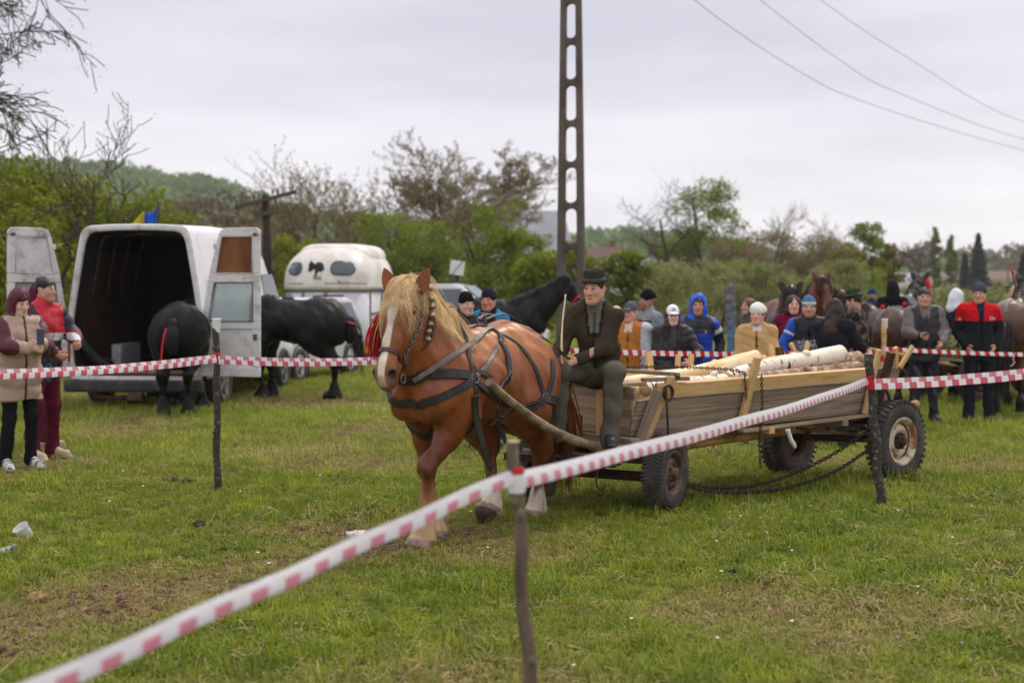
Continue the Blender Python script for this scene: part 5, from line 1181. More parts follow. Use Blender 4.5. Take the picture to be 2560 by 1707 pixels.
both('back_strap', [z2(600, 378), z2(660, 383), z2(750, 402)], .032, 'leathergrey', off=.01)
both('hip_strap', [z2(765, 418), z2(855, 465), z2(925, 545), z2(975, 640), z2(1005, 735)], .032, 'leather', off=.008)
both('fork_strap', [z2(775, 490), z2(735, 560), z2(690, 618), z2(655, 640)], .03, 'leathergrey', off=.009)
both('tug_strap', [z2(650, 605), z2(690, 625), z2(740, 655)], .04, 'leather', off=.012)
tr_ = [z2(665, 672), z2(740, 722), z2(800, 765), z2(870, 800), z2(960, 790), z2(1010, 755)]
both('side_trace', tr_, .06, th=.012)
bq = [z2(1000, 745), z2(1040, 760), z2(1065, 775)]
across('breeching', bq, .075, [V((-1.10, .16, bq[-1].z)), V((-1.14, 0, bq[-1].z)), V((-1.10, -.16, bq[-1].z))], th=.014)
both('loin_strap', [z2(1045, 560), z2(1050, 640), z2(1035, 710), z2(1015, 750)], .045, off=.008)
gi = [z2(652, 660), z2(662, 760), z2(668, 840)]
across('girth', gi, .05, [V((gi[-1].x, .12, .70)), V((gi[-1].x, 0, .69)), V((gi[-1].x, -.12, .70))])
for q, r in ((J, .034), (z2(832, 640), .024), (z2(790, 475), .022), (z2(1012, 750), .03)):
    p, nr = f.project([q], .014); ring(horse, 'harness_ring', p[0], nr[0], r)
mb = MB(); mb.tube([ST + V((.0, math.cos(a) * .04, .015 + math.sin(a) * .04)) for a in [2 * math.pi * k / 16 for k in range(16)]], .005, 6, closed=True); mb.build('rein_ring', M['steel_grey'], horse)
a = z2(660, 830); b2 = HWI @ P(860 + 700 / 2.01, 620 + 1000 / 2.01, 9.45); c2 = HWI @ P(860 + 742 / 2.01, 620 + 1112 / 2.01, 9.55)
q = catmull([z2(662, 740, .02), a, b2, c2], 6); mb = MB(); ribbon_mb(mb, q, [V((.3, 1, .1))] * len(q), .055, .008); mb.build('loose_trace', M['leather'], horse)
def z2d(x, y, d): return HWI @ P(860 + x / 2.01, 620 + y / 2.01, d)
chain_mb(catmull([z2d(735, 890, 9.55), z2d(790, 860, 9.6), z2d(850, 810, 9.75), z2d(930, 785, 9.95), z2d(1005, 765, 10.1)], 6), .04, .006).build('trace_chain', M['chain'], horse)
chain_mb(catmull([z2d(770, 800, 9.5), z2d(785, 870, 9.55), z2d(830, 912, 9.65)], 6), .04, .006).build('trace_chain', M['chain'], horse)
# reins over the croup to the driver's hands
bpy.context.view_layer.update()
HANDS = P(1418, 903, 10.66)
for s in (1, -1):
    a = ST + V((0, .03 * s, .01)); c = HWI @ (HANDS + V((.03 * s, 0, 0)))
    m1 = V((-.70, .06 * s, 1.50)); m2 = HWI @ P(1380, 860, 10.5)
    mb = MB(); q = catmull([a, m1, m2, c], 8); ribbon_mb(mb, q, [V((0, .3, 1))] * len(q), .028, .005); mb.build('rein', M['leather'], horse)
# ================================================================ people
M['skin'] = mat('skin', rough=.55, var=.10, vs=22, bump=.03, bs=80, spec=.35, vcol=True)
M['cloth'] = mat('cloth', rough=.9, var=.14, vs=14, bump=.22, bs=22, spec=.12, vcol=True)
M['nylon'] = mat('padded_nylon', rough=.55, var=.12, vs=10, bump=.25, bs=16, spec=.35, vcol=True)
M['denim'] = mat('denim', rough=.9, var=.2, vs=16, bump=.2, bs=24, spec=.1, vcol=True)
M['knit'] = mat('knit', rough=.95, var=.15, vs=40, bump=.4, bs=120, spec=.1, vcol=True)
M['hair'] = mat('human_hair', rough=.5, var=.35, vs=30, bump=.5, bs=60, spec=.4, vcol=True, stretch=(1, 1, .15))
M['shoe'] = mat('shoe', rough=.6, var=.15, vs=25, bump=.15, bs=60, vcol=True)
M['phone'] = mat('phone_case', S(60, 62, 70), .25, var=.05, spec=.6)
M['phoneglass'] = mat('phone_glass', S(18, 20, 24), .08, var=0, spec=.7)
def ik(a, c, l1, l2, pole):
    a, c, pole = V(a), V(c), V(pole); d = c - a; L_ = min(d.length, (l1 + l2) * .999); u = d.normalized(); c = a + u * L_
    x = (l1 * l1 - l2 * l2 + L_ * L_) / (2 * L_); h = math.sqrt(max(0, l1 * l1 - x * x)); p = (pole - u * pole.dot(u)).normalized()
    return a + u * x + p * h, c
def creases(seed, freq, amp):
    r = np.random.default_rng(seed); k = r.normal(size=(4, 3)); k /= np.linalg.norm(k, axis=1, keepdims=True); k[:, 2] *= 1.5; ph = r.uniform(0, 6.28, 4)
    def fn(x, y, z):
        a = [k[i, 0] * x + k[i, 1] * y + k[i, 2] * z for i in range(4)]
        w1 = np.abs(np.sin(freq * a[0] + 1.6 * np.sin(freq * .45 * a[1] + ph[0]) + ph[1])); w2 = np.abs(np.sin(freq * 1.3 * a[2] + 1.4 * np.sin(freq * .5 * a[3] + ph[2]) + ph[3]))
        return amp * (1 - np.minimum(w1 ** .6, w2 ** .7) * 1.4)
    return fn
def flat(c):
    c = np.array(c)
    return lambda v: np.tile(c, (len(v), 1))
def person(label, pos, face=0, Hm=1.75, skin=(205, 160, 135), yaw=0, pitch=0, arms=None, top=None, trousers=None, shoes=(40, 38, 38), hat=None, hair=None, res=.013, legs=None, fat=1.0, pelvis=(0, 0, .95), bend=0, stub=0, group='people watching', curl=(.5, .5), base=None, fres=None, shoulder=.168, fem=0):
    """local space: faces -Y, left hand on +X, 1.75 m tall; arms = ((wristL, poleL), (wristR, poleR)); legs = {'L': (knee, ankle, toe)}"""
    if isinstance(pos, tuple): pos = GP(*pos)
    fem = 1 if ('woman' in label.split() or 'girl' in label.split()) else 0
    root = empty('person', pos, math.radians(face), Hm / 1.75); tag(root, label, 'person', group)
    pv = V(pelvis); dz = pv.z - .95; off = V((pv.x, pv.y, dz)); bn = math.radians(bend)
    def T(x, y, z):      # torso point, bent forward about the pelvis
        q = V((x, y, z - .95)); q = Matrix.Rotation(bn, 3, 'X') @ q; return q + V((0, 0, .95)) + off
    sk = np.array(S(*skin))
    sh = {1: T(shoulder, .01, 1.41), -1: T(-shoulder, .01, 1.41)}
    if arms is None: arms = ((None, None), (None, None))
    W = {}; E = {}
    for i, s in ((0, 1), (1, -1)):
        w_, pl = arms[i]
        w_ = V(w_) if w_ is not None else V((s * .25, -.03, .84)) + off
        pl = V(pl) if pl is not None else V((s * .5, .6, -.2))
        E[s], W[s] = ik(sh[s], w_, .29, .26, pl)
    hips = {s: pv + V((s * .09, 0, -.03)) for s in (1, -1)}
    K, A, TO = {}, {}, {}
    for s, k in ((1, 'L'), (-1, 'R')):
        if legs and k in legs: K[s], A[s], TO[s] = (V(q) for q in legs[k])
        else: K[s], A[s], TO[s] = V((s * .11, -.02, .50)), V((s * .125, .02, .09)), V((s * .15, -.15, .035))
    hc = T(0, -.025, 1.600); Rh = Matrix.Rotation(bn * .3, 3, 'X') @ Matrix.Rotation(math.radians(yaw), 3, 'Z') @ Matrix.Rotation(math.radians(pitch), 3, 'X')
    hs = .93; hr = lambda a, b, c: (a * hs, b * hs, c * hs); Hd = lambda x, y, z: hc + Rh @ V((x * hs, y * hs, z * hs)); Rn = np.array(Rh)
    pts = [sh[1], sh[-1], *W.values(), *E.values(), *K.values(), *A.values(), *TO.values(), hc, pv]
    lo = [min(p[i] for p in pts) - .2 for i in range(3)]; hi = [max(p[i] for p in pts) + .22 for i in range(3)]; lo[2] = max(lo[2] + .1, -.05 + min(p.z for p in pts)); 
    fr = fres or res * .55
    # ---- body: one skin
    f = SDF(lo, hi, res, [(hc.x - .1, hc.x + .1, fr)], [(hc.y - .13, hc.y + .13, fr)], [(hc.z - .17, hc.z + .13, fr)] + [(W[s].z - .1, W[s].z + .08, min(res, .009)) for s in (1, -1)])
    f.cone(pv, T(0, 0, 1.10), .10, .085, .05, (1.2, .8, 1)); f.ell(T(0, .01, 1.25), (.13, .075, .17), .05); f.cone(T(-.12, .01, 1.39), T(.12, .01, 1.39), .045, .045, .05)
    f.cone(T(0, .02, 1.42), Hd(0, .02, -.05), .056, .052, .03)
    for s in (1, -1):
        f.cone(sh[s], E[s], .048, .04, .03); f.cone(E[s], W[s], .04, .027, .02)
        f.cone(hips[s], K[s], .08, .05, .04); f.cone(K[s], A[s], .05, .035, .03); f.cone(A[s] + V((0, .02, -.04)), TO[s], .035, .028, .02)
        # hand
        d = (W[s] - E[s]).normalized(); inn = V((-s, 0, 0)); 
        if abs(d.dot(inn)) > .85: inn = V((0, -.3, 1))
        inn = (inn - d * inn.dot(d)).normalized(); wid = d.cross(inn).normalized(); cu = curl[0 if s == 1 else 1]
        if wid.y > 0: wid = -wid
        if inn.x * s > 0 and abs(inn.x) > .3: inn = -inn
        f.cone(W[s], W[s] + d * .075 + inn * .008, .026, .030, .02, (1, 1, 1))
        for q, ln in ((-.030, .062), (-.010, .074), (.010, .078), (.029, .070)):
            b0 = W[s] + d * .082 + wid * q; dd = (d * math.cos(cu) + inn * math.sin(cu)); b1 = b0 + dd * ln * .5; d2 = (d * math.cos(cu * 2.4) + inn * math.sin(cu * 2.4)); f.cone(b0, b1, .0105, .0095, .006); f.cone(b1, b1 + d2 * ln * .5, .0095, .008, .004)
        b0 = W[s] + d * .03 + wid * .028; b1 = b0 + (d * .7 + wid * .55 + inn * .5).normalized() * .04; f.cone(b0, b1, .013, .011, .012); f.cone(b1, b1 + (d * .8 + inn * .6).normalized() * .032, .011, .009, .004)
    # head
    f.ell(Hd(0, .018, .035), hr(.076, .095, .095), .02, Rn); f.ell(Hd(0, -.022, -.035), hr(.060, .074, .085), .03, Rn); f.cone(Hd(-.012, -.068, -.098), Hd(.012, -.068, -.098), .022, .022, .03)
    f.cone(Hd(-.034, -.072, .030), Hd(.034, -.072, .030), .011 - .004 * fem, None, .022)
    for s in (1, -1):
        f.ell(Hd(s * .042, -.060, -.022), hr(.020, .020, .022), .035, Rn); f.cut(Hd(s * .031, -.101, .010), hr(.016, .014, .010), .012, Rn); f.ell(Hd(s * .031, -.083, .009), hr(.012, .009, .009), .003, Rn)
        f.ell(Hd(s * .077, .012, .0), hr(.010, .022, .032), .006, np.array(Rh @ Matrix.Rotation(s * -.35, 3, 'Z')))
        f.cone(Hd(s * (.052 - .006 * fem), .0, -.055), Hd(s * .018, -.06, -.098), .022, .018, .04)
    f.cone(Hd(0, -.092, .012), Hd(0, -.112, -.028), .0085, .0125, .010); f.cone(Hd(-.012, -.100, -.033), Hd(.012, -.100, -.033), .0085, .0085, .006)
    f.cone(Hd(-.02, -.086, -.066), Hd(.02, -.086, -.066), .0085, .0085, .006); f.cone(Hd(-.014, -.087, -.077), Hd(.014, -.087, -.077), .008, .008, .005)
    hcol_ = np.array(S(*(hair['c'] if hair else (70, 55, 45))))
    def skincol(v):
        q = (v - np.array(hc)) @ Rn / hs; x, y, z = q[:, 0], q[:, 1], q[:, 2]; ax = np.abs(x); c = np.tile(sk, (len(v), 1)); on = (y < -.04) & (np.abs(z) < .16)
        mx_ = lambda w, k: c * (1 - w[:, None]) + np.array(k) * w[:, None]
        c = mx_(on * np.exp(-((ax - .042) / .02) ** 2 - ((z + .03) / .02) ** 2) * .30, sk * np.array([1.02, .72, .68]))
        c = mx_(on * np.exp(-(ax / .016) ** 2 - ((z + .03) / .018) ** 2) * .30, sk * np.array([1.0, .72, .68]))
        if stub: c = mx_(on * sstep(-.045, -.065, z) * stub, sk * .45)
        c = mx_(on * (y < -.075) * sstep(.024, .018, ax) * sstep(.011, .006, np.abs(z + .071)), sk * np.array([.82, .56, .54]))
        c = mx_(on * (y < -.07) * sstep(.0035, .0015, np.abs(z + .071)) * sstep(.026, .02, ax), sk * .25)
        c = mx_(on * sstep(.022, .016, np.abs(ax - .034)) * sstep(.0075, .004, np.abs(z - .033 - .08 * (.034 - ax))) * .6, hcol_ * .9)
        e = on * sstep(.016, .012, np.abs(ax - .031)) * sstep(.0075, .005, np.abs(z - .009))
        c = mx_(e * .8, (.26, .24, .23)); c = mx_(e * sstep(.0075, .0055, np.abs(ax - .031)), (.02, .015, .012)); c = mx_(on * sstep(.017, .014, np.abs(ax - .031)) * sstep(.004, .002, np.abs(z - .0165)) * .8, sk * .12)
        return np.clip(c, 0, 1)
    f.build('body', M['skin'], root, skincol)
    J = dict(T=T, Hd=Hd, Rh=Rh, hc=hc, sh=sh, E=E, W=W, K=K, A=A, TO=TO, hips=hips, pv=pv, root=root, lo=lo, hi=hi)
    # ---- trousers
    tr = trousers or {}; c = tr.get('c', (40, 42, 50)); g = tr.get('r', 1.0)
    f = SDF(lo, hi, max(res, .014))
    f.cone(pv + V((0, 0, .06)), pv, .125 * fat, .135 * fat, .04, (1.2, .9, 1))
    for s in (1, -1):
        f.cone(hips[s], K[s], .098 * g, .072 * g, .05); f.cone(K[s], A[s] + V((0, 0, .0)), .07 * g, .062 * g, .04); f.cone(A[s] + V((0, 0, .02)), A[s] + V((0, -.02, -.035)), .062 * g, .066 * g, .02)
    f.disp(wob(int(abs(pos.x) * 100) + 3, 28, .009)); f.disp(creases(int(abs(pos.x) * 70) + 5, 28, .007))
    f.build('trousers', M[tr.get('m', 'cloth')], root, tr.get('col') or flat(S(*c)))
    # ---- shoes
    for s in (1, -1):
        f = SDF([min(A[s][i], TO[s][i]) - .12 for i in range(3)], [max(A[s][i], TO[s][i]) + .12 for i in range(3)], .011)
        d = (TO[s] - A[s]); d.z = 0; d.normalize(); hl = A[s] + V((0, 0, -.04)) - d * .035
        f.cone(hl, TO[s] + V((0, 0, .01)), .045, .040, .03); f.cone(A[s] + V((0, 0, .0)), TO[s].lerp(A[s], .5), .045, .035, .03); f.cone(hl + V((0, 0, -.025)), TO[s] + d * .02 + V((0, 0, -.012)), .042, .042, .008, (1, 1, .5))
        zz = min(hl.z, TO[s].z) - .035 + (TO[s].z - .035) * 0
        if A[s].z < .2 and TO[s].z < .1: f.plane((0, 0, -1), .0)
        sc_ = np.array(S(*shoes)); so = np.array(S(*(J.get('sole') or (60, 58, 56)))) if sum(shoes) < 400 else np.array(S(225, 225, 225))
        a0 = A[s]; f.build('shoe', M['shoe'], root, lambda v: np.where((v[:, 2:3] < (min(a0.z, .09) - .065)), so, np.where((sum(shoes) > 560) & (np.sin(v[:, 0:1] * 70 + v[:, 1:2] * 90) > .35), sc_ * .12, sc_)))
    # ---- top
    tp = top or {}; inf = tp.get('inf', .03); hem = tp.get('hem', .82); sl = tp.get('sleeve', 1.0)
    f = SDF(lo, hi, min(max(res, .012), .014))
    f.cone(pv + V((0, 0, -.02)), T(0, 0, 1.10), (.105 + inf) * fat, (.10 + inf) * fat, .05, (1.22, .9, 1)); f.ell(T(0, .0, 1.25), ((.148 + inf) * (1 + (fat - 1) * .5), (.095 + inf) * fat, .20 + inf), .05); 
    for s in (1, -1): f.cone(T(s * .04, .015, 1.44), sh[s] + V((0, 0, -.01)), .05 + inf * .4, .048 + inf * .5, .05)
    if tp.get('belly'): f.ell(T(0, -.06, 1.08), (.15, .11, .14), .08)
    if tp.get('skirt'): f.cone(pv + V((0, 0, .0)), pv + V((0, 0, hem - .95 - .1)), .15 * fat, .17 * fat, .04, (1.15, .85, 1))
    if hem < .8 and not tp.get('skirt'): f.cone(pv, pv + V((0, 0, -.15)), .135 * fat + inf * .5, None, .05, (1.2, .9, 1))
    for s in (1, -1):
        f.cone(sh[s] + V((0, 0, -.02)), E[s], .052 + inf * .62, .044 + inf * .6, .04); f.cone(E[s], W[s].lerp(E[s], .06), .044 + inf * .6, .034 + inf * .45, .02)
    if tp.get('collar', 1): f.cone(T(0, .018, 1.42), T(0, -.004, 1.42 + .075 * tp.get('collar', 1)), .092, .078, .02)
    if tp.get('hooddown'): f.ell(T(0, .10, 1.45), (.12, .06, .07), .03); f.cone(T(-.09, .05, 1.46), T(.09, .05, 1.46), .045, None, .03)
    z0 = hem + dz
    if not legs or tp.get('skirt'): f.plane((0, 0, -1), -z0)
    pf = tp.get('puff', 0)
    if pf: f.disp(lambda x, y, z: -pf * (np.abs(np.sin(np.pi * (z + .02 * np.sin(x * 11 + 2) + .012 * np.sin(x * 23 + y * 17)) / tp.get('pitch', .085))) ** .6 - .5) * (.6 + .4 * np.sin(z * 9 + x * 7)))
    if tp.get('zip', 1): f.cut(T(0, -.165 - inf * .6 - .10 * (fat - 1), 1.15), (.006, .05, .35), .008, np.array(Matrix.Rotation(bn, 3, 'X')))
    f.disp(wob(int(abs(pos.x) * 130) + 1, 22, .014)); f.disp(creases(int(abs(pos.x) * 90) + 2, 26, .007 if not pf else .004))
    tc_ = tp.get('col'); base_c = np.array(S(*tp.get('c', (60, 60, 66))))
    def topcol(v):
        if tc_ is None: return np.tile(base_c, (len(v), 1))
        def seg(a, b):
            a, b = np.array(a), np.array(b); d = b - a; t = np.clip(((v - a) @ d) / (d @ d), 0, 1); return np.linalg.norm(v - a - t[:, None] * d, axis=1), t
        arm = np.zeros(len(v), bool); low = np.zeros(len(v))
        for s in (1, -1):
            d1, t1 = seg(sh[s], E[s]); d2, t2 = seg(E[s], W[s]); torso = np.hypot((v[:, 0] - pv.x) / 1.25, (v[:, 1] - pv.y)) - .12
            a_ = np.minimum(d1, d2); near = (v[:, 0] - pv.x) * s > .15
            isarm = (a_ < .12) & near & ((a_ < torso + .05) | (np.abs(v[:, 0] - pv.x) > .2)); arm |= isarm; low = np.where(isarm, np.where(d1 < d2, t1, 1 + t2), low)
        w_ = v - np.array(off); cc = np.array(tc_(w_[:, 0], w_[:, 1], w_[:, 2], arm, low), float)
        if tp.get('zip', 1): cc[(np.abs(w_[:, 0]) < .009) & (w_[:, 1] < -.06) & (w_[:, 2] < 1.4)] *= .45
        return cc
    J['top'] = f.build('jacket', M[tp.get('m', 'cloth')], root, topcol)
    # ---- hood worn up
    if tp.get('hood'):
        f = SDF([hc[i] - .26 for i in range(3)], [hc[i] + .26 for i in range(3)], .010)
        f.ell(Hd(0, .035, .02), hr(.112, .125, .145), .03, Rn); f.cone(Hd(0, .05, -.06), T(0, .05, 1.44), .11, .12, .05); f.ell(T(0, .03, 1.44), (.14, .12, .06), .04)
        f.cut(Hd(0, -.09, -.01), hr(.074, .13, .118), .012, Rn); f.cut(Hd(0, .01, .0), hr(.082, .10, .11), .01, Rn); f.cut(Hd(0, -.10, -.10), hr(.06, .10, .08), .015, Rn)
        f.disp(wob(7, 40, .007)); f.build('hood', M[tp.get('m', 'cloth')], root, flat(S(*tp['hood'])))
    # ---- hair
    if hair:
        kd = hair.get('k', 'short'); f = SDF([hc[0] - .2, hc[1] - .22, hc[2] - .5], [hc[0] + .2, hc[1] + .25, hc[2] + .2], .0095)
        f.ell(Hd(0, .019, .040), hr(.083, .104, .100), .02, Rn)
        if kd == 'short':
            f.cut(Hd(0, -.110, -.045), hr(.082, .095, .105), .01, Rn); f.cut(Hd(0, -.03, -.10), hr(.10, .10, .085), .01, Rn); f.plane(tuple(Rh @ V((0, -.55, -1))), (Rh @ V((0, -.55, -1))).dot(hc) + .047)
        else:
            ln = hair.get('len', .3); f.cone(Hd(0, .055, .0), T(0, .10, 1.62 - ln), .09, .085, .04, (1.1, .7, 1))
            for s in (1, -1):
                f.cone(Hd(s * .07, .0, .03), Hd(s * .085, .0, -.10), .028, .03, .02)
                if hair.get('front'): f.cone(Hd(s * .085, -.01, -.09), T(s * .085, -.125, 1.60 - ln), .035, .028, .03); f.cone(T(s * .085, -.11, 1.48), T(s * .075, -.15, 1.60 - ln * 1.15), .034, .02, .03)
            f.cut(Hd(0, -.095, -.04), hr(.066, .085, .115), .012, Rn)
            if hair.get('pony'): f.cone(Hd(0, .11, .06), Hd(0, .14, .02), .05, .04, .02); f.cone(Hd(0, .15, .02), Hd(0, .17, -.18), .04, .03, .02)
        f.disp(wob(17, 90, .007, 6)); f.disp(wob(19, 45, .006)); f.build('hair', M['hair'], root, flat(S(*hair['c'])))
    # ---- hat
    if hat:
        kd = hat['k']; hcq = np.array(S(*hat['c'])); f = SDF([hc[i] - .28 for i in range(3)], [hc[i] + .3 for i in range(3)], .008); Rl = Rh
        zl = lambda v: (v - np.array(hc)) @ Rn / hs
        def pl(n, h): n = Rl @ V(n); f.plane(tuple(n), n.dot(hc) + h * hs)
        if kd == 'beanie':
            f.ell(Hd(0, .018, .055), hr(.090, .108, .108), .02, Rn); f.cut(Hd(0, .018, .0), hr(.078, .097, .06), .004, Rn); pl((0, .25, -1), -.012); f.disp(wob(23, 50, .004))
            c2 = hat.get('c2'); fn = (lambda v: np.where(((zl(v)[:, 2:3] > .045) & (zl(v)[:, 2:3] < .078)), np.array(S(*c2)), hcq)) if c2 else flat(hcq)
            f.build('beanie', M['knit'], root, fn)
        elif kd == 'cap':
            f.ell(Hd(0, .018, .052), hr(.088, .106, .100), .02, Rn); f.cut(Hd(0, .018, .0), hr(.078, .097, .06), .004, Rn); pl((0, .15, -1), -.028)
            f2 = SDF([hc[i] - .28 for i in range(3)], [hc[i] + .3 for i in range(3)], .007); f2.ell(Hd(0, -.085, .030), hr(.078, .10, .03), .01, Rn); f2.cut(Hd(0, -.085, .018), hr(.09, .115, .03), .004, Rn)
            f.build('cap_crown', M['cloth'], root, flat(hcq)); f2.build('cap_brim', M['cloth'], root, flat(hcq))
        elif kd == 'beret':
            f.cone(Hd(0, .015, .055), Hd(0, .015, .075), .088, .092, .01, (1, 1.12, 1)); f.ell(Hd(.012, .04, .075), hr(.108, .118, .062), .03, Rn); pl((0, .2, -1), -.035); f.disp(wob(29, 50, .005)); f.build('beret', M['knit'], root, flat(hcq))
        elif kd == 'fedora':
            mb = MB(); prof = [(.076, -.005), (.080, .0), (.098, -.004), (.106, .008), (.104, .012), (.095, .002), (.086, .004), (.085, .05), (.081, .088), (.070, .100), (.05, .094), (.03, .078), (.001, .074)]
            R = Rl @ Matrix.Diagonal((.95, 1.1, .95)).to_3x3(); mb.lathe(prof, Hd(0, .012, .058), 'z', 36, R); b_ = mb.build('hat_felt', M['cloth'], root); b_.data.materials.clear(); b_.data.materials.append(hat['mat'])
            mb = MB(); mb.lathe([(.0885, .008), (.0875, .032), (.085, .032), (.085, .008)], Hd(0, .012, .058), 'z', 36, R); mb.build('hat_band', M['leather'], b_)
    return J
def phone_obj(label, p, R, glass_front=True, c=None):
    root = empty('phone', p); root.rotation_euler = R.to_euler(); tag(root, label, 'phone', 'phones in hands')
    mb = MB(); mb.box((0, 0, 0), (.075, .009, .155)); mb.build('case', M['phone'] if c is None else mat('phone_case_c', S(*c), .3, var=.05), root, .004)
    mb = MB(); mb.box((0, .0055, 0), (.068, .002, .147)); mb.build('screen', M['phoneglass'], root)
    mb = MB(); mb.box((.018, -.006, .055), (.025, .004, .03)); mb.build('lens', M['phoneglass'], root, .002)
    return root
def wpt(J, p):
    r = J['root']; return Matrix.Translation(r.location) @ Matrix.Rotation(r.rotation_euler.z, 4, 'Z') @ (V(p) * r.scale.x)
M['felt'] = mat('dark_felt', S(58, 54, 46), .95, var=.15, vs=30, bump=.2, bs=80, spec=.1)
M['feltgreen'] = mat('green_felt', S(52, 66, 46), .95, var=.15, vs=30, bump=.2, bs=80, spec=.1)
def C3(*c): return np.array(S(*c))
# ---------------------------------------------------------------- driver on the cart
def driver_col(x, y, z, arm, low):
    c = np.tile(C3(66, 58, 46), (len(x), 1)); sh_ = (np.abs(x) < .035 + .12 * (z - 1.25)) & (y < -.03) & (z > 1.24); c[sh_] = C3(104, 104, 96)
    op = (np.abs(x) < .055 + .11 * (z - 1.22)) & (y < -.04) & (z > 1.21) & ~sh_; c[op] = C3(36, 36, 34); return c
# seat height in local units: the pelvis rests on the seat board
DH = 1.74; ds = DH / 1.75
DP = P(1496, 955, 10.97)             # hip point
seat_z = 1.02
dpos = V((DP.x, DP.y, 0)); pz = 1.07 / ds
DR = person('young man in dark green jacket and felt hat driving the cart', dpos, -14, DH, (206, 158, 134), yaw=-14, pitch=4,
    arms=(((-.10, -.33, 1.165), (.35, .5, -.6)), ((-.27, -.36, 1.15), (-.3, .5, -.6))), shoulder=.152, top=dict(c=(58, 55, 45), col=driver_col, inf=.027, hem=.86, hooddown=1, collar=.7, zip=1, m='cloth'),
    trousers=dict(c=(92, 87, 76), r=1.08), shoes=(44, 44, 46), hat=dict(k='fedora', c=(58, 54, 46), mat=M['felt']), hair=dict(c=(62, 48, 38)), res=.011, fres=.005, pelvis=(0, 0, pz), bend=13, group='people on the cart',
    legs=dict(L=((.19, -.36, pz + .0), (.16, -.40, pz - .46), (.20, -.56, pz - .51)), R=((-.22, -.36, pz + .02), (-.25, -.38, pz - .44), (-.29, -.54, pz - .49))), curl=(.95, .95))
whip = empty('whip', P(1404, 893, 10.6)); tag(whip, 'thin peeled whip stick held upright by the driver', 'whip')
mb = MB(); q = catmull([V((.004, 0, -.05)), V((.0, 0, .12)), V((.01, .01, .3)), V((.025, .0, .45))], 5); mb.tube(q, [.0105 - .0005 * k for k in range(len(q))], 8); mb.build('stick', M['peeled'], whip)
mb = MB(); mb.tube(catmull([V((.025, 0, .45)), V((.03, 0, .46)), V((.012, .01, .30)), V((.002, .01, .18))], 5), .005, 6); mb.build('cord', M['paper'], whip)
# ---------------------------------------------------------------- watchers at the left
def vest_l(x, y, z, arm, low):
    c = np.tile(C3(168, 142, 124), (len(x), 1)); c[arm] = C3(84, 28, 40); c[(np.abs(x) < .012) & (y < 0) & ~arm] = C3(50, 40, 40); return c
wl_ = person('woman in maroon hood and beige padded vest filming with her phone', (48, 13.3), 42, 1.69, (214, 170, 150), yaw=8, pitch=14, arms=(((.02, -.38, 1.22), (.5, .2, -.5)), ((-.06, -.40, 1.18), (-.5, .2, -.6))),
    top=dict(col=vest_l, inf=.05, hem=.66, skirt=1, puff=.012, pitch=.1, hood=(84, 26, 42), m='nylon', collar=.9), trousers=dict(c=(26, 26, 30), r=.92), shoes=(205, 203, 200), hair=dict(c=(62, 26, 30), k='short'), fat=1.12, group='people at the left tape', curl=(.8, .8), res=.012)
p = wpt(wl_, (-.01, -.50, 1.29)); phone_obj('pale blue phone held up by the woman in the maroon hood', p, Matrix.Rotation(math.radians(42 + 180), 3, 'Z') @ Matrix.Rotation(.15, 3, 'X'), c=(150, 172, 190))
def vest_m(x, y, z, arm, low):
    c = np.tile(C3(44, 44, 62), (len(x), 1)); c[(z > 1.2)] = C3(186, 26, 44); c[(z > 1.13) & (z <= 1.2)] = C3(214, 208, 210); c[arm] = C3(34, 30, 42); c[arm & (low > .9)] = C3(96, 30, 44); return c
ml = person('dark-haired man in red and navy vest and maroon track pants', (108, 14.0), 62, 1.82, (196, 146, 122), yaw=14, arms=(((.10, -.34, 1.10), (.6, .3, -.3)), ((-.14, -.30, 1.02), (-.6, .3, -.3))), top=dict(col=vest_m, inf=.045, hem=.84, puff=.012, pitch=.09, m='nylon', collar=1.0),
    trousers=dict(c=(92, 26, 46), r=1.0), shoes=(196, 170, 150), hair=dict(c=(34, 28, 26)), stub=.35, group='people at the left tape', curl=(.9, .9), res=.012)
person('person in maroon hooded tracksuit half hidden behind the vested man', (100, 14.9), 150, 1.74, (190, 150, 130), yaw=0, top=dict(c=(92, 28, 46), inf=.035, hem=.8, hood=(88, 26, 44)), trousers=dict(c=(84, 26, 42)), shoes=(160, 140, 125), hair=dict(c=(40, 30, 28)), group='people at the left tape', res=.016)
# key ring charm hanging from the woman's vest
kc = empty('charm', wpt(wl_, (.16, -.30, 1.0))); tag(kc, 'turquoise patterned bag hanging at the side of the woman in beige vest', 'bag')
mb = MB(); mb.sphere((0, 0, -.06), .06, 12, 8, (.8, .6, 1.5)); mb.build('pouch', mat('teal_print', S(50, 104, 122), .8, var=.2, c2=S(24, 26, 34), c2s=28, c2lo=.48, c2hi=.52), kc); mb = MB(); mb.tube([(0, 0, .02), (0, .03, .2)], .01, 6); mb.build('strap', M['leather'], kc)
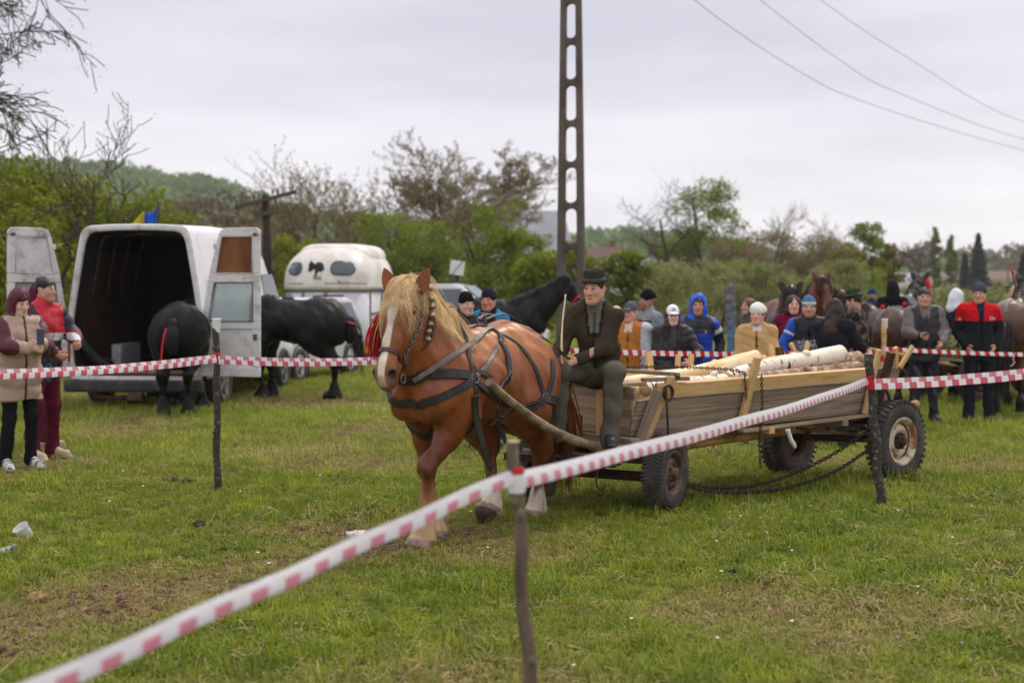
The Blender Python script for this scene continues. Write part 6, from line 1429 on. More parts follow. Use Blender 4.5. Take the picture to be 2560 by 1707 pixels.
# ---------------------------------------------------------------- two men behind the horse
def blue_m(x, y, z, arm, low):
    c = np.tile(C3(36, 38, 54), (len(x), 1)); c[(z > 1.36) & (np.abs(x) > .09)] = C3(34, 130, 178); c[arm & (low < .35)] = C3(34, 120, 168); return c
person('man in black knit cap and grey collar behind the horse', (1165, 14.9), 18, 1.66, (206, 158, 140), yaw=10, top=dict(c=(52, 50, 54), inf=.035, collar=1), trousers=dict(c=(44, 46, 58)), shoes=(215, 213, 212), hat=dict(k='beanie', c=(24, 22, 24)), group='people behind the horse', legs=dict(L=((.09, -.02, .5), (.10, .02, .09), (.12, -.15, .035)), R=((-.24, -.06, .5), (-.46, -.02, .09), (-.52, -.17, .035))))
person('ruddy man in navy cap and blue-shouldered jacket behind the horse', (1222, 15.1), -12, 1.70, (200, 134, 118), yaw=-8, top=dict(col=blue_m, inf=.038, hooddown=1), trousers=dict(c=(38, 40, 52)), shoes=(38, 36, 40), hat=dict(k='beanie', c=(42, 40, 54)), group='people behind the horse')
# ---------------------------------------------------------------- row behind the cart
def orange_c(x, y, z, arm, low):
    c = np.tile(C3(178, 112, 52), (len(x), 1)); c[arm] = C3(190, 192, 200); c[(np.abs(x) > .15) & ~arm] = C3(190, 192, 200); c[(np.abs(x) < .05) & (z > 1.36) & (y < 0)] = C3(214, 190, 165); return c
person('stout man in grey cap and orange pullover beside the driver', (1578, 16.2), -22, 1.64, (214, 160, 142), yaw=-15, top=dict(col=orange_c, inf=.045, belly=1, hem=.8), fat=1.18, trousers=dict(c=(70, 70, 78)), hat=dict(k='cap', c=(92, 92, 98)), hair=dict(c=(150, 145, 140)), group='people behind the cart')
def grey_hv(x, y, z, arm, low):
    c = np.tile(C3(46, 48, 52), (len(x), 1)); c[arm] = C3(132, 134, 138); c[(z > 1.1) & (z < 1.16) & ~arm] = C3(190, 206, 60); c[(z > 1.36)] = C3(140, 142, 146); return c
person('bearded man in black knit cap and grey jacket turned away', (1622, 17.6), -62, 1.74, (168, 122, 100), yaw=-20, stub=.7, top=dict(col=grey_hv, inf=.038), trousers=dict(c=(40, 42, 48)), hat=dict(k='beanie', c=(26, 26, 30)), group='people behind the cart')
gl = person('girl in white baseball cap and black puffer jacket', (1682, 16.0), -6, 1.60, (228, 186, 168), yaw=8, pitch=4, top=dict(c=(52, 48, 52), inf=.05, hem=.74, puff=.014, pitch=.09, m='nylon', collar=1.1), trousers=dict(c=(36, 36, 42), r=.9), hat=dict(k='cap', c=(238, 240, 246)), hair=dict(c=(52, 34, 34), k='long', len=.46, front=1), group='people behind the cart', arms=(((.20, -.26, 1.06), (.5, .4, -.3)), ((-.26, -.04, .86), None)))
# dark letters embroidered on the white cap
cap = empty('cap_letters', (0, 0, 0)); 
def text_mesh(txt, size, ext=.002):
    cu = bpy.data.curves.new('lettering', 'FONT'); cu.body = txt; cu.size = size; cu.extrude = ext; cu.align_x = 'CENTER'; cu.align_y = 'CENTER'
    o = bpy.data.objects.new('lettering', cu); col.objects.link(o); bpy.context.view_layer.update()
    me = bpy.data.meshes.new_from_object(o.evaluated_get(bpy.context.evaluated_depsgraph_get())); bpy.data.objects.remove(o); return me
bpy.data.objects.remove(cap)
M['navyink'] = mat('navy_thread', S(38, 40, 66), .8, var=0); M['blackink'] = mat('black_print', S(30, 30, 32), .6, var=0); M['whiteink'] = mat('white_print', S(228, 228, 232), .6, var=0)
def letters(txt, size, m, parent, p, R, name='lettering', ext=.0015):
    o = linkmesh(name, text_mesh(txt, size, ext), M[m], parent); mx = R.to_4x4(); mx.translation = p; o.matrix_local = mx; return o
FR = Matrix.Rotation(math.pi / 2, 3, 'X')                     # text standing up, facing -Y
letters('N', .052, 'navyink', gl['root'], gl['Hd'](-.006, -.091, .088), gl['Rh'] @ Matrix.Rotation(-.45, 3, 'X') @ FR); letters('Y', .052, 'navyink', gl['root'], gl['Hd'](.010, -.0925, .096), gl['Rh'] @ Matrix.Rotation(-.45, 3, 'X') @ FR)
def bluehood(x, y, z, arm, low):
    c = np.tile(C3(26, 62, 176), (len(x), 1)); c[z > 1.27] = C3(34, 36, 50); c[arm] = C3(34, 36, 52); c[arm & (low > .28) & (low < .5)] = C3(222, 222, 228); c[arm & (low <= .28)] = C3(40, 70, 165); return c
bh = person('man with blue hood up and blue and navy padded jacket', (1745, 16.8), -4, 1.71, (196, 140, 118), yaw=-4, stub=.3, top=dict(col=bluehood, inf=.048, hem=.74, puff=.008, pitch=.12, hood=(34, 88, 205), m='nylon'), trousers=dict(c=(132, 134, 142)), hair=dict(c=(60, 48, 42)), group='people behind the cart', arms=(((.24, .02, .92), (.5, .7, 0)), ((-.22, -.12, 1.0), (-.5, .7, 0))))
letters('p', .05, 'whiteink', bh['root'], V((.085, -.168, 1.30)), FR); 
person('far man in grey hooded sweatshirt and blue jeans standing alone', (1826, 33.0), 70, 1.72, (150, 110, 95), yaw=10, pitch=10, top=dict(c=(108, 108, 112), inf=.03, hood=(104, 104, 108)), trousers=dict(c=(92, 122, 156), m='denim'), shoes=(140, 140, 145), hair=dict(c=(60, 50, 45)), group='people in the far field', res=.018)
def tancoat(x, y, z, arm, low):
    c = np.tile(C3(196, 158, 106), (len(x), 1)); c[(np.abs(x + .01) < .012) & (y < 0) & ~arm] = C3(150, 114, 72); c[(np.abs(x) < .05) & (y < -.03) & (z > 1.42)] = C3(214, 208, 204); return c
wt = person('elderly woman in tan coat and white knitted beret', (1893, 15.6), -10, 1.60, (216, 164, 142), yaw=-10, pitch=-4, top=dict(col=tancoat, inf=.04, hem=.7, skirt=1, collar=.9), fat=1.1, trousers=dict(c=(60, 58, 60)), hat=dict(k='beret', c=(238, 234, 224)), hair=dict(c=(74, 38, 34), k='short'), group='people behind the cart', arms=(((.24, -.14, .88), (.8, .3, 0)), ((-.24, -.14, .88), (-.8, .3, 0))))
person('woman with brown hair and glasses half hidden behind the tan coat', (1872, 18.4), -60, 1.56, (200, 150, 128), top=dict(c=(90, 84, 80)), hair=dict(c=(98, 66, 50), k='long', len=.22), group='people behind the cart', res=.016)
person('woman in maroon jacket with dark red hair behind the blue-sleeved man', (1985, 17.4), -30, 1.68, (218, 168, 150), yaw=30, top=dict(c=(116, 22, 52), inf=.04), hair=dict(c=(58, 22, 28), k='long', len=.3), group='people behind the cart', res=.014)
def bluem(x, y, z, arm, low):
    n = np.sin(x * 60 + 9 * np.sin(z * 50)) * np.sin(z * 70 + 6 * np.sin(x * 40)); c = np.where((n > .35)[:, None], C3(196, 192, 204), C3(70, 66, 82)); c[z > 1.22] = C3(34, 34, 40); c[arm] = C3(24, 76, 178); c[arm & (low > .42) & (low < .5)] = C3(220, 225, 235); return c
person('smiling man in blue knit cap and jacket with blue sleeves', (2022, 16.6), -8, 1.71, (206, 150, 130), yaw=-4, stub=.45, top=dict(col=bluem, inf=.045, m='nylon', collar=1), hat=dict(k='beanie', c=(86, 116, 148), c2=(206, 212, 220)), hair=dict(c=(70, 55, 48)), group='people behind the cart', arms=(((.22, -.16, .92), (.8, .3, 0)), ((-.26, -.12, .92), (-.8, .3, 0))))
wb = person('woman with long dark hair in black jacket seen from behind', (2086, 16.0), 140, 1.68, (214, 164, 146), yaw=20, pitch=8, top=dict(c=(36, 36, 44), inf=.055, puff=.01, pitch=.12, hem=.76, m='cloth'), hair=dict(c=(50, 36, 34), k='long', len=.26), group='people behind the cart', arms=(((.06, -.32, 1.08), (.5, .2, -.4)), ((-.16, -.34, 1.06), (-.5, .2, -.4))))
def camo(x, y, z, arm, low):
    n = np.sin(x * 33 + 3 * np.sin(z * 21)) + np.sin(z * 37 + 4 * np.sin(y * 30 + x * 11)); c = np.tile(C3(72, 64, 54), (len(x), 1)); c[n > .7] = C3(104, 96, 82); c[n < -.6] = C3(40, 36, 32); return c
person('man in green felt hat and camouflage jacket', (2140, 17.0), -120, 1.72, (190, 146, 124), yaw=-10, pitch=12, top=dict(col=camo, inf=.05, hem=.72), hat=dict(k='fedora', c=(50, 64, 46), mat=M['feltgreen']), hair=dict(c=(50, 42, 38)), group='people behind the cart', arms=(((.02, -.36, 1.06), (.5, .2, -.4)), ((-.16, -.34, 1.02), (-.5, .2, -.4))))
phone_obj('white phone in the hands of the man in the camouflage jacket', P(2104, 814, 16.5), Matrix.Rotation(.6, 3, 'Z') @ Matrix.Rotation(.7, 3, 'X'), c=(225, 225, 230))
def vestp(x, y, z, arm, low):
    c = np.tile(C3(42, 40, 42), (len(x), 1)); c[arm] = C3(112, 100, 98); c[(np.abs(x) < .05 + .2 * (z - 1.36)) & (y < -.02) & (z > 1.33)] = C3(108, 98, 92); return c
pm = person('man in dark padded vest with grey sleeves looking up from his phone', (2310, 17.7), -4, 1.70, (208, 154, 136), yaw=-4, pitch=4, top=dict(col=vestp, inf=.05, puff=.012, pitch=.11, hem=.78, m='nylon', collar=1), trousers=dict(c=(56, 58, 66), m='denim', col=lambda v: np.where((np.sin(v[:, 2:3] * 23 + v[:, 0:1] * 39) * np.sin(v[:, 2:3] * 11 + v[:, 1:2] * 30) > .62), C3(84, 86, 96), C3(48, 50, 58))), shoes=(40, 40, 44), hair=dict(c=(44, 34, 30)), group='people at the right tape', curl=(.4, .9), fat=1.05, arms=(((.17, -.22, 1.02), (.5, .6, -.2)), ((-.12, -.36, 1.12), (-.45, .5, -.5))), res=.012)
p = wpt(pm, (-.05, -.46, 1.16)); phone_obj('black phone lying in the palm of the man in the padded vest', p, Matrix.Rotation(1.2, 3, 'Z') @ Matrix.Rotation(1.2, 3, 'X'))
person('woman in white hood and navy jacket behind the men at the right tape', (2392, 21.5), 100, 1.64, (214, 170, 150), yaw=0, top=dict(c=(40, 42, 58), inf=.05, hood=(228, 230, 236)), hair=dict(c=(60, 50, 46)), group='people at the right tape', res=.015)
def redj(x, y, z, arm, low):
    c = np.tile(C3(34, 34, 40), (len(x), 1)); c[(z > 1.27 + .03 * (np.abs(x) < .03))] = C3(200, 24, 36); c[arm & (low < .42)] = C3(200, 24, 36); c[(np.abs(x) < .03 + .12 * (z - 1.3)) & (y < -.02) & (z > 1.28)] = C3(40, 42, 58); return c
rm = person('man in red and black fleece jacket and grey knit cap', (2448, 17.6), -6, 1.74, (202, 150, 128), yaw=-24, pitch=2, top=dict(col=redj, inf=.045, hem=.76, collar=1.1), trousers=dict(c=(36, 36, 44), r=1.02), shoes=(30, 30, 34), hat=dict(k='beanie', c=(74, 78, 90)), group='people at the right tape', arms=(((.17, -.06, .97), (.5, .8, 0)), ((-.17, -.06, .97), (-.5, .8, 0))), curl=(.2, .2), res=.012)
letters('O', .06, 'whiteink', rm['root'], V((.115, -.150, 1.30)), FR); letters('hi', .035, 'whiteink', rm['root'], V((.155, -.140, 1.30)), Matrix.Rotation(.3, 3, 'Z') @ FR); letters('O', .05, 'whiteink', rm['root'], V((-.25, -.075, 1.29)), Matrix.Rotation(-.9, 3, 'Z') @ FR)
# ================================================================ barrier tape and its posts
def tape_mat(name, red, wash, shift):
    m = bpy.data.materials.new(name); m.use_nodes = True; nt = m.node_tree; b = nt.nodes['Principled BSDF']; L = nt.links; n = lambda t: nt.nodes.new(t)
    def ma(op, a, bb, clamp=False):
        x = n('ShaderNodeMath'); x.operation = op; x.use_clamp = clamp
        for i, q in ((0, a), (1, bb)):
            if isinstance(q, (int, float)): x.inputs[i].default_value = q
            else: L.new(q, x.inputs[i])
        return x.outputs[0]
    u = n('ShaderNodeUVMap'); sp = n('ShaderNodeSeparateXYZ'); L.new(u.outputs[0], sp.inputs[0])
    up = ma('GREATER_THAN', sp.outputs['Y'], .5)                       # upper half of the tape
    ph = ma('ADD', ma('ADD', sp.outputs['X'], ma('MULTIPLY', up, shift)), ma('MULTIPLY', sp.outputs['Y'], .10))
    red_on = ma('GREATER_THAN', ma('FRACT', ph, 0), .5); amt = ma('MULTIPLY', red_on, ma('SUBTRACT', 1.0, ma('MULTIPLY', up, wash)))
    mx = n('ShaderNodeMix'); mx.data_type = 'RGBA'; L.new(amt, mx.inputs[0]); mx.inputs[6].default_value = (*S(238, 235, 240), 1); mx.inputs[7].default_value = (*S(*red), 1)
    L.new(mx.outputs[2], b.inputs['Base Color']); b.inputs['Roughness'].default_value = .25; b.inputs['Specular IOR Level'].default_value = .6
    nz = n('ShaderNodeTexNoise'); nz.inputs['Scale'].default_value = 18; tx = n('ShaderNodeTexCoord'); L.new(tx.outputs['Object'], nz.inputs['Vector']); bp = n('ShaderNodeBump'); bp.inputs['Strength'].default_value = .5; bp.inputs['Distance'].default_value = .01; L.new(nz.outputs['Fac'], bp.inputs['Height']); L.new(bp.outputs[0], b.inputs['Normal'])
    tr = n('ShaderNodeBsdfTranslucent'); L.new(mx.outputs[2], tr.inputs[0]); ms = n('ShaderNodeMixShader'); ms.inputs[0].default_value = .4
    L.new(b.outputs[0], ms.inputs[1]); L.new(tr.outputs[0], ms.inputs[2]); L.new(ms.outputs[0], nt.nodes['Material Output'].inputs[0]); return m
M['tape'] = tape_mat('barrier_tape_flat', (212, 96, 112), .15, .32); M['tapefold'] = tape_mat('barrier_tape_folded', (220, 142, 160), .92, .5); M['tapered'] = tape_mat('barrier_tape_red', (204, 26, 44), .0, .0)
def tape(label, a, b, sag=.05, w=.072, period=.12, tilt0=.5, tilt1=.5, m='tape', off=0):
    "ribbon a->b: lower half hangs, upper half folded back (tilt in radians along the run)"
    a, b = V(a), V(b); Ln = (b - a).length; n = max(12, int(Ln / .06)); vs = []; uv = []; t = (b - a).normalized(); side = V((t.y, -t.x, 0)).normalized()
    if side.y > 0: side = -side                       # towards the camera
    for i in range(n + 1):
        s = i / n; c = a.lerp(b, s) + V((0, 0, -sag * 4 * s * (1 - s))) + side * .006 * math.sin(s * 23 + Ln); tl = tilt0 + (tilt1 - tilt0) * s + .12 * math.sin(s * 11 + Ln)
        up = V((0, 0, 1)) * math.cos(tl * .4) - side * math.sin(tl * .4); u2 = (V((0, 0, 1)) * math.cos(tl * 1.5) - side * math.sin(tl * 1.5)); dn = V((0, 0, -1)) * math.cos(.15 * tl) + side * math.sin(.15 * tl)
        h = w / 2
        for k, q in enumerate((c + dn * h, c + dn * h * .5 + side * .002, c, c + u2 * h * .5 + V((0, 0, .002)), c + u2 * h)): vs.append(q); uv.append((s * Ln / period + off, k / 4 * .9))
    fs = [(i * 5 + k, i * 5 + k + 1, (i + 1) * 5 + k + 1, (i + 1) * 5 + k) for i in range(n) for k in range(4)]
    o0 = a.copy(); me = bpy.data.meshes.new('barrier_tape'); me.from_pydata([p - o0 for p in vs], [], fs); ul = me.uv_layers.new(name='UVMap')
    li = np.zeros(len(me.loops), np.int32); me.loops.foreach_get('vertex_index', li); ul.data.foreach_set('uv', np.array(uv, np.float32)[li].ravel())
    me.polygons.foreach_set('use_smooth', [True] * len(fs)); me.update(); o = linkmesh('barrier_tape', me, M[m]); o.location = o0
    tag(o, label, 'tape', 'barrier tapes'); return o
def post(label, top, bot, r0, r1, m='post', cap=None, wrapz=None, wrapm='redtape'):
    top, bot = V(top), V(bot); root = empty('post', bot); tag(root, label, 'post', 'barrier posts'); d = top - bot; mb = MB(); pts = []; rr = []
    for k in range(15):
        s = -.02 + 1.02 * k / 14; pts.append(d * s + V((.008 * math.sin(k * 1.3), .006 * math.cos(k * 1.7), 0))); rr.append((r1 + (r0 - r1) * s) * (1 + .05 * math.sin(k * 2.1)))
    mb.tube(pts, rr, 14, wob=.05)
    for k in range(4):
        s = random.uniform(.2, .9); an = random.uniform(-2.5, -.6); mb.sphere(d * s + V((math.cos(an), math.sin(an), 0)) * r1 * .9, .014, 8, 6, (1, 1, 1.5))
    mb.build('stake', M[m], root)
    mb = MB(); mb.lathe([(r0 * .97, 0), (r0 * .9, .006), (.001, .008)], d, 'z', 14); mb.build('sawn_top', M['cutend'], root)
    if wrapz is not None:
        for j, (z0, z1, mm) in enumerate(wrapz):
            s0, s1 = z0 / d.z, z1 / d.z; mb = MB(); q = r1 + (r0 - r1) * (s0 + s1) / 2 + .007
            mb.tube([d * s0, d * ((s0 + s1) / 2) + V((.002, -.002, 0)), d * s1], [q, q * 1.04, q], 16, cap=False); mb.build('tape_wrap', M[mm], root)
    if cap:
        mb = MB(); mb.lathe([(.030, -.10), (.0325, -.07), (.036, -.0), (.040, .012), (.036, .014), (.001, .012)], d, 'z', 16); mb.build('paper_cap', M['paper'], root)
    return root
PA0 = GP(1345, 4.62); PA1 = P(1284, 1105, 4.58)
post('nearest bark-stripped post with white tape wrap, cut by the lower frame edge', PA1, PA0, .0195, .026, 'post', wrapz=[(1.075, 1.135, 'paper'), (1.136, 1.146, 'redtape')])
PB0 = GP(543, 11.85); PB1 = P(541, 800, 11.85)
post('thin brown post with white cup cap in front of the van', PB1, PB0, .026, .031, 'postbark', cap=1, wrapz=[(1.07, 1.15, 'redtape')])
PC0 = GP(2203, 11.07); PC1 = P(2172, 885, 11.07)
post('lichen-speckled bark post beside the rear wheel of the cart', PC1, PC0, .032, .036, 'postbark', wrapz=[(.93, 1.03, 'redtape')])
PD0 = GP(2195, 16.75); PD1 = P(2212, 800, 16.75)
post('pale split stake with white paper cap at the far tape', PD1, PD0, .03, .034, 'planknew', cap=1, wrapz=[(.86, .93, 'redtape')])
ta = P(1282, 1190, 4.56)
tape('blurred near tape running from the nearest post to the lower edge', ta, P(-80, 1800, 2.9), .0, .05, tilt0=.35, tilt1=.4, m='tapefold')
tape('long tape across the cart from the nearest post to the bark post', P(1296, 1198, 4.56), P(2172, 952, 11.02), .03, .06, tilt0=.4, tilt1=.45, m='tapefold')
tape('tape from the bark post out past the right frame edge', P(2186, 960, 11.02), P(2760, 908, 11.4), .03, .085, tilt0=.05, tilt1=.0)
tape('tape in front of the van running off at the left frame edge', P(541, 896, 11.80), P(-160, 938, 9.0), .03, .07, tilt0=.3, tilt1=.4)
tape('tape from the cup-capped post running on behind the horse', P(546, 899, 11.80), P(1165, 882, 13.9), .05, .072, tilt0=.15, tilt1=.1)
tape('far tape behind the driver and the cart', P(1165, 862, 13.9), P(2205, 878, 16.72), .06, .056, tilt0=.1, tilt1=.1, off=.4, m='tapered')
tape('far tape at the hips of the two men at the right', P(2210, 872, 16.72), P(2760, 888, 17.1), .02, .05, tilt0=.1, tilt1=.2, m='tapered')
mb = MB(); o = empty('ribbon', P(2538, 884, 16.95)); tag(o, 'small tricolour ribbon tied to the far tape', 'ribbon')
for k, mm in ((0, 'paper'), (1, 'navyink'), (2, 'redtape')):
    mb = MB(); q = catmull([V((.0 + .006 * k, -.01, .01)), V((-.03 + .006 * k, -.015, -.06)), V((-.01 + .006 * k, -.01, -.10)), V((-.055 + .006 * k, -.01, -.15))], 4); ribbon_mb(mb, q, [V((0, -1, 0))] * len(q), .010, .001); mb.build('strip', M[mm], o)
# ================================================================ vehicles
M['vanwhite'] = mat('white_van_paint', S(232, 232, 236), .35, var=.06, vs=3, spec=.5, c2=S(168, 160, 150), c2s=2.2, c2lo=.52, c2hi=.75)
M['vandirt'] = mat('dirty_white_panel', S(216, 213, 213), .6, var=.12, vs=6, c2=S(150, 140, 132), c2s=4, c2lo=.5, c2hi=.72)
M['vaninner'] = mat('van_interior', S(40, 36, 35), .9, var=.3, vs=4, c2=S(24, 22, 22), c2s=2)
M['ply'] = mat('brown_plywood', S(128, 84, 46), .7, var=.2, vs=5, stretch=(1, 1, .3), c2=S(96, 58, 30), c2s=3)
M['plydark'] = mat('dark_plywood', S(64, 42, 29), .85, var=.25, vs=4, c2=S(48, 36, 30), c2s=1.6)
M['blackplastic'] = mat('dark_plastic', S(56, 56, 60), .7, var=.2, vs=8, c2=S(100, 92, 84), c2s=5, c2lo=.5, c2hi=.7)
M['glass'] = mat('window_glass', S(150, 172, 172), .05, var=.03, spec=.8, alpha=.55)
M['glassdark'] = mat('dark_window_glass', S(70, 80, 86), .06, var=.05, spec=.9)
M['redlamp'] = mat('red_lamp', S(170, 20, 24), .2, var=.1, spec=.7)
M['alloy'] = mat('grey_alloy', S(160, 158, 158), .4, .6, var=.2)
M['fibreglass'] = mat('cream_fibreglass', S(236, 230, 222), .35, var=.03, spec=.5, c2=S(214, 204, 192), c2s=1.5)
M['panelwhite'] = mat('white_panel', S(222, 222, 226), .4, var=.04, vs=2, c2=S(196, 192, 190), c2s=2, c2lo=.5, c2hi=.7)
M['trimgrey'] = mat('grey_trim', S(120, 118, 116), .5, var=.1)
M['carwhite'] = mat('car_paint', S(206, 204, 202), .25, var=.04, spec=.6, coat=.4)
M['hay'] = mat('hay', S(150, 122, 82), .95, var=.4, vs=20, bump=.6, bs=40)
def car_wheel(parent, c, D, W, side, m='trimgrey', name='wheel'):
    r = D / 2; root = empty(name, c); root.parent = parent; w = W / 2; mb = MB(); mb.lathe([(r * .64, -w * .8), (r * .7, -w), (r * .92, -w), (r, -w * .6), (r, w * .6), (r * .92, w), (r * .7, w), (r * .64, w * .8)], (0, 0, 0), 'x', 40); mb.build('tyre', M['rubber'], root)
    mb = MB(); s = side * w; mb.lathe([(r * .66, s * .85), (r * .60, s * .7), (r * .5, s * .35), (r * .3, s * .5), (r * .12, s * .62), (.001, s * .6)], (0, 0, 0), 'x', 32)
    for k in range(5):
        a = 2 * math.pi * k / 5; mb.bar((s * .55, 0, 0), (s * .62, math.cos(a) * r * .6, math.sin(a) * r * .6), .05, .03)
    mb.build('rim', M[m], root); return root
# ---------------------------------------------------------------- white van with open rear doors
VY = math.radians(-6.5); van = empty('van', (-5.09, 19.2, float(gz(-5.09, 19.2))), VY); tag(van, 'white high-roof van with both rear doors open', 'van')
HP = [(.88, .40), (.945, .58), (.965, .95), (.955, 1.2), (.90, 1.6), (.84, 1.98), (.79, 2.28), (.765, 2.38), (.72, 2.455), (.64, 2.488), (.35, 2.505), (0, 2.51)]
def vring(y, topz, ws=1, lowz=.40, inset=0):
    h = [((x - inset) * ws if x > .01 else 0, lowz + (z - .40) * (topz - lowz) / (2.51 - .40)) for x, z in HP]
    return [V((x, y, z)) for x, z in h] + [V((-x, y, z)) for x, z in h[-2::-1]]
mb = MB(); st = [(0, 2.51, 1), (.02, 2.515, 1.0), (1.2, 2.54, 1.0), (2.6, 2.53, 1.0), (3.1, 2.44, .99), (3.55, 2.16, .97), (4.0, 1.72, .96), (4.25, 1.42, .95), (4.7, 1.22, .92), (5.0, 1.02, .86), (5.06, .8, .82)]
mb.loft([vring(y, t, w_) for y, t, w_ in st], True, False, True, closed=True); mb.build('van_body', M['vanwhite'], van)
mb = MB(); r0 = vring(0, 2.51, 1); r1 = [V((p.x, .0, p.z)) for p in vring(0, 2.43, 1, .46, .075)]; mb.loft([r0, [V((p.x, -.015, p.z)) for p in vring(0, 2.49, .99, .42, .01)], [V((p.x, -.015, p.z)) for p in vring(0, 2.45, 1, .45, .05)], r1, [V((p.x, .05, p.z)) for p in r1]], False, closed=True); mb.build('door_frame', M['vandirt'], van)
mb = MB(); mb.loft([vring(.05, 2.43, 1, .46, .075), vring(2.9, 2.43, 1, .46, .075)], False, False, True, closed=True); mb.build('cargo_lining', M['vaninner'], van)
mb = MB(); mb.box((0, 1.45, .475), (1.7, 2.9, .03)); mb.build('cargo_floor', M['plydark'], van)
for y in (.5, 1.0, 1.5, 2.0):
    mb = MB(); rr = vring(y, 2.40, 1, .46, .09); mb.tube(rr[4:-4], .025, 6); mb.build('roof_rib', M['blackplastic'], van)
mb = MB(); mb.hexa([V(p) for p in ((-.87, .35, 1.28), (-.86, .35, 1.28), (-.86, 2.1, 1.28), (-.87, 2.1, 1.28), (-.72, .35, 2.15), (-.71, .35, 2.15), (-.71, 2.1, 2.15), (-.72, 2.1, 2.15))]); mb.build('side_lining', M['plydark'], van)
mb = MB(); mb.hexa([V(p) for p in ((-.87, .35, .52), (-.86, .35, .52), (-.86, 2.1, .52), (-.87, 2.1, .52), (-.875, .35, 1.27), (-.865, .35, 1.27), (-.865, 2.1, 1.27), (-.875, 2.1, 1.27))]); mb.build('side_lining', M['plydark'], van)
mb = MB(); mb.box((-.80, 1.7, .66), (.16, .8, .34)); mb.build('wheel_box', M['vandirt'], van, .04)
for k in range(4):
    mb = MB(); mb.box((-.58 + k * .105, 2.6, .86), (.075, .03, .50)); mb.build('partition_slat', M['vandirt'], van, .006)
mb = MB(); mb.tube(catmull([(-.83, .2, .9), (-.74, .35, .72), (-.62, .5, .56), (-.5, .5, .5)], 5), .06, 8); mb.build('spare_trim', M['blackplastic'], van)
mb = MB(); mb.box((.55, 2.88, 1.55), (.25, .02, .35)); mb.build('bulkhead_window', M['glassdark'], van, .02)
for k in range(7):
    mb = MB(); mb.sphere((-.6 + .2 * k + random.uniform(-.05, .05), .12, .50), .1, 8, 6, (1.3, .9, .35)); mb.build('straw', M['hay'], van)
mb = MB(); mb.box((0, -.05, .33), (1.93, .16, .17)); mb.build('rear_bumper', M['blackplastic'], van, .04)
mb = MB(); mb.box((0, -.03, .43), (1.5, .14, .05)); mb.build('step_plate', M['vandirt'], van, .015)
mb = MB(); mb.tube([(-.55, -.02, .17), (.2, -.02, .17)], .03, 10); mb.bar((-.35, -.02, .17), (-.35, -.02, .02), .06, .06); mb.bar((.05, -.06, .24), (.05, -.12, .12), .2, .12); mb.bar((-.5, .05, .17), (-.5, .6, .3), .05, .05); mb.bar((.15, .05, .17), (.15, .6, .3), .05, .05); mb.build('tow_bar', M['steel_dark'], van, .004)
mb = MB(); mb.sphere((.25, .5, .28), .2, 14, 8, (1.6, 1, .8)); mb.build('axle_casing', M['steel_dark'], van)
for s in (-1, 1):
    mb = MB(); mb.box((s * .935, -.012, .88), (.07, .05, .46)); mb.build('tail_lamp', M['redlamp'], van, .012)
    for y in (.95, 4.05): car_wheel(van, (s * .86, y, .33), .66, .2, s)
    mb = MB(); mb.box((s * 1.08, 3.75, 1.35), (.20, .10, .28)); mb.build('wing_mirror', M['blackplastic'], van, .03)
    mb = MB(); mb.hexa([V((s * x, y, z)) for x, y, z in ((.935, 3.02, 1.3), (.94, 3.02, 1.3), (.93, 3.98, 1.3), (.925, 3.98, 1.3), (.86, 3.02, 1.85), (.865, 3.02, 1.85), (.86, 3.6, 1.85), (.855, 3.6, 1.85))]); mb.build('side_window', M['glassdark'], van)
    mb = MB()
    for z in (.62, .95): mb.box((s * .968, 1.6, z), (.016, 3.0, .07))
    mb.build('rub_strip', M['blackplastic'], van, .006)
mb = MB(); mb.hexa([V(p) for p in ((-.78, 4.27, 1.46), (.78, 4.27, 1.46), (.78, 4.3, 1.44), (-.78, 4.3, 1.44), (-.68, 3.52, 2.22), (.68, 3.52, 2.22), (.68, 3.56, 2.2), (-.68, 3.56, 2.2))]); mb.build('windscreen', M['glassdark'], van)
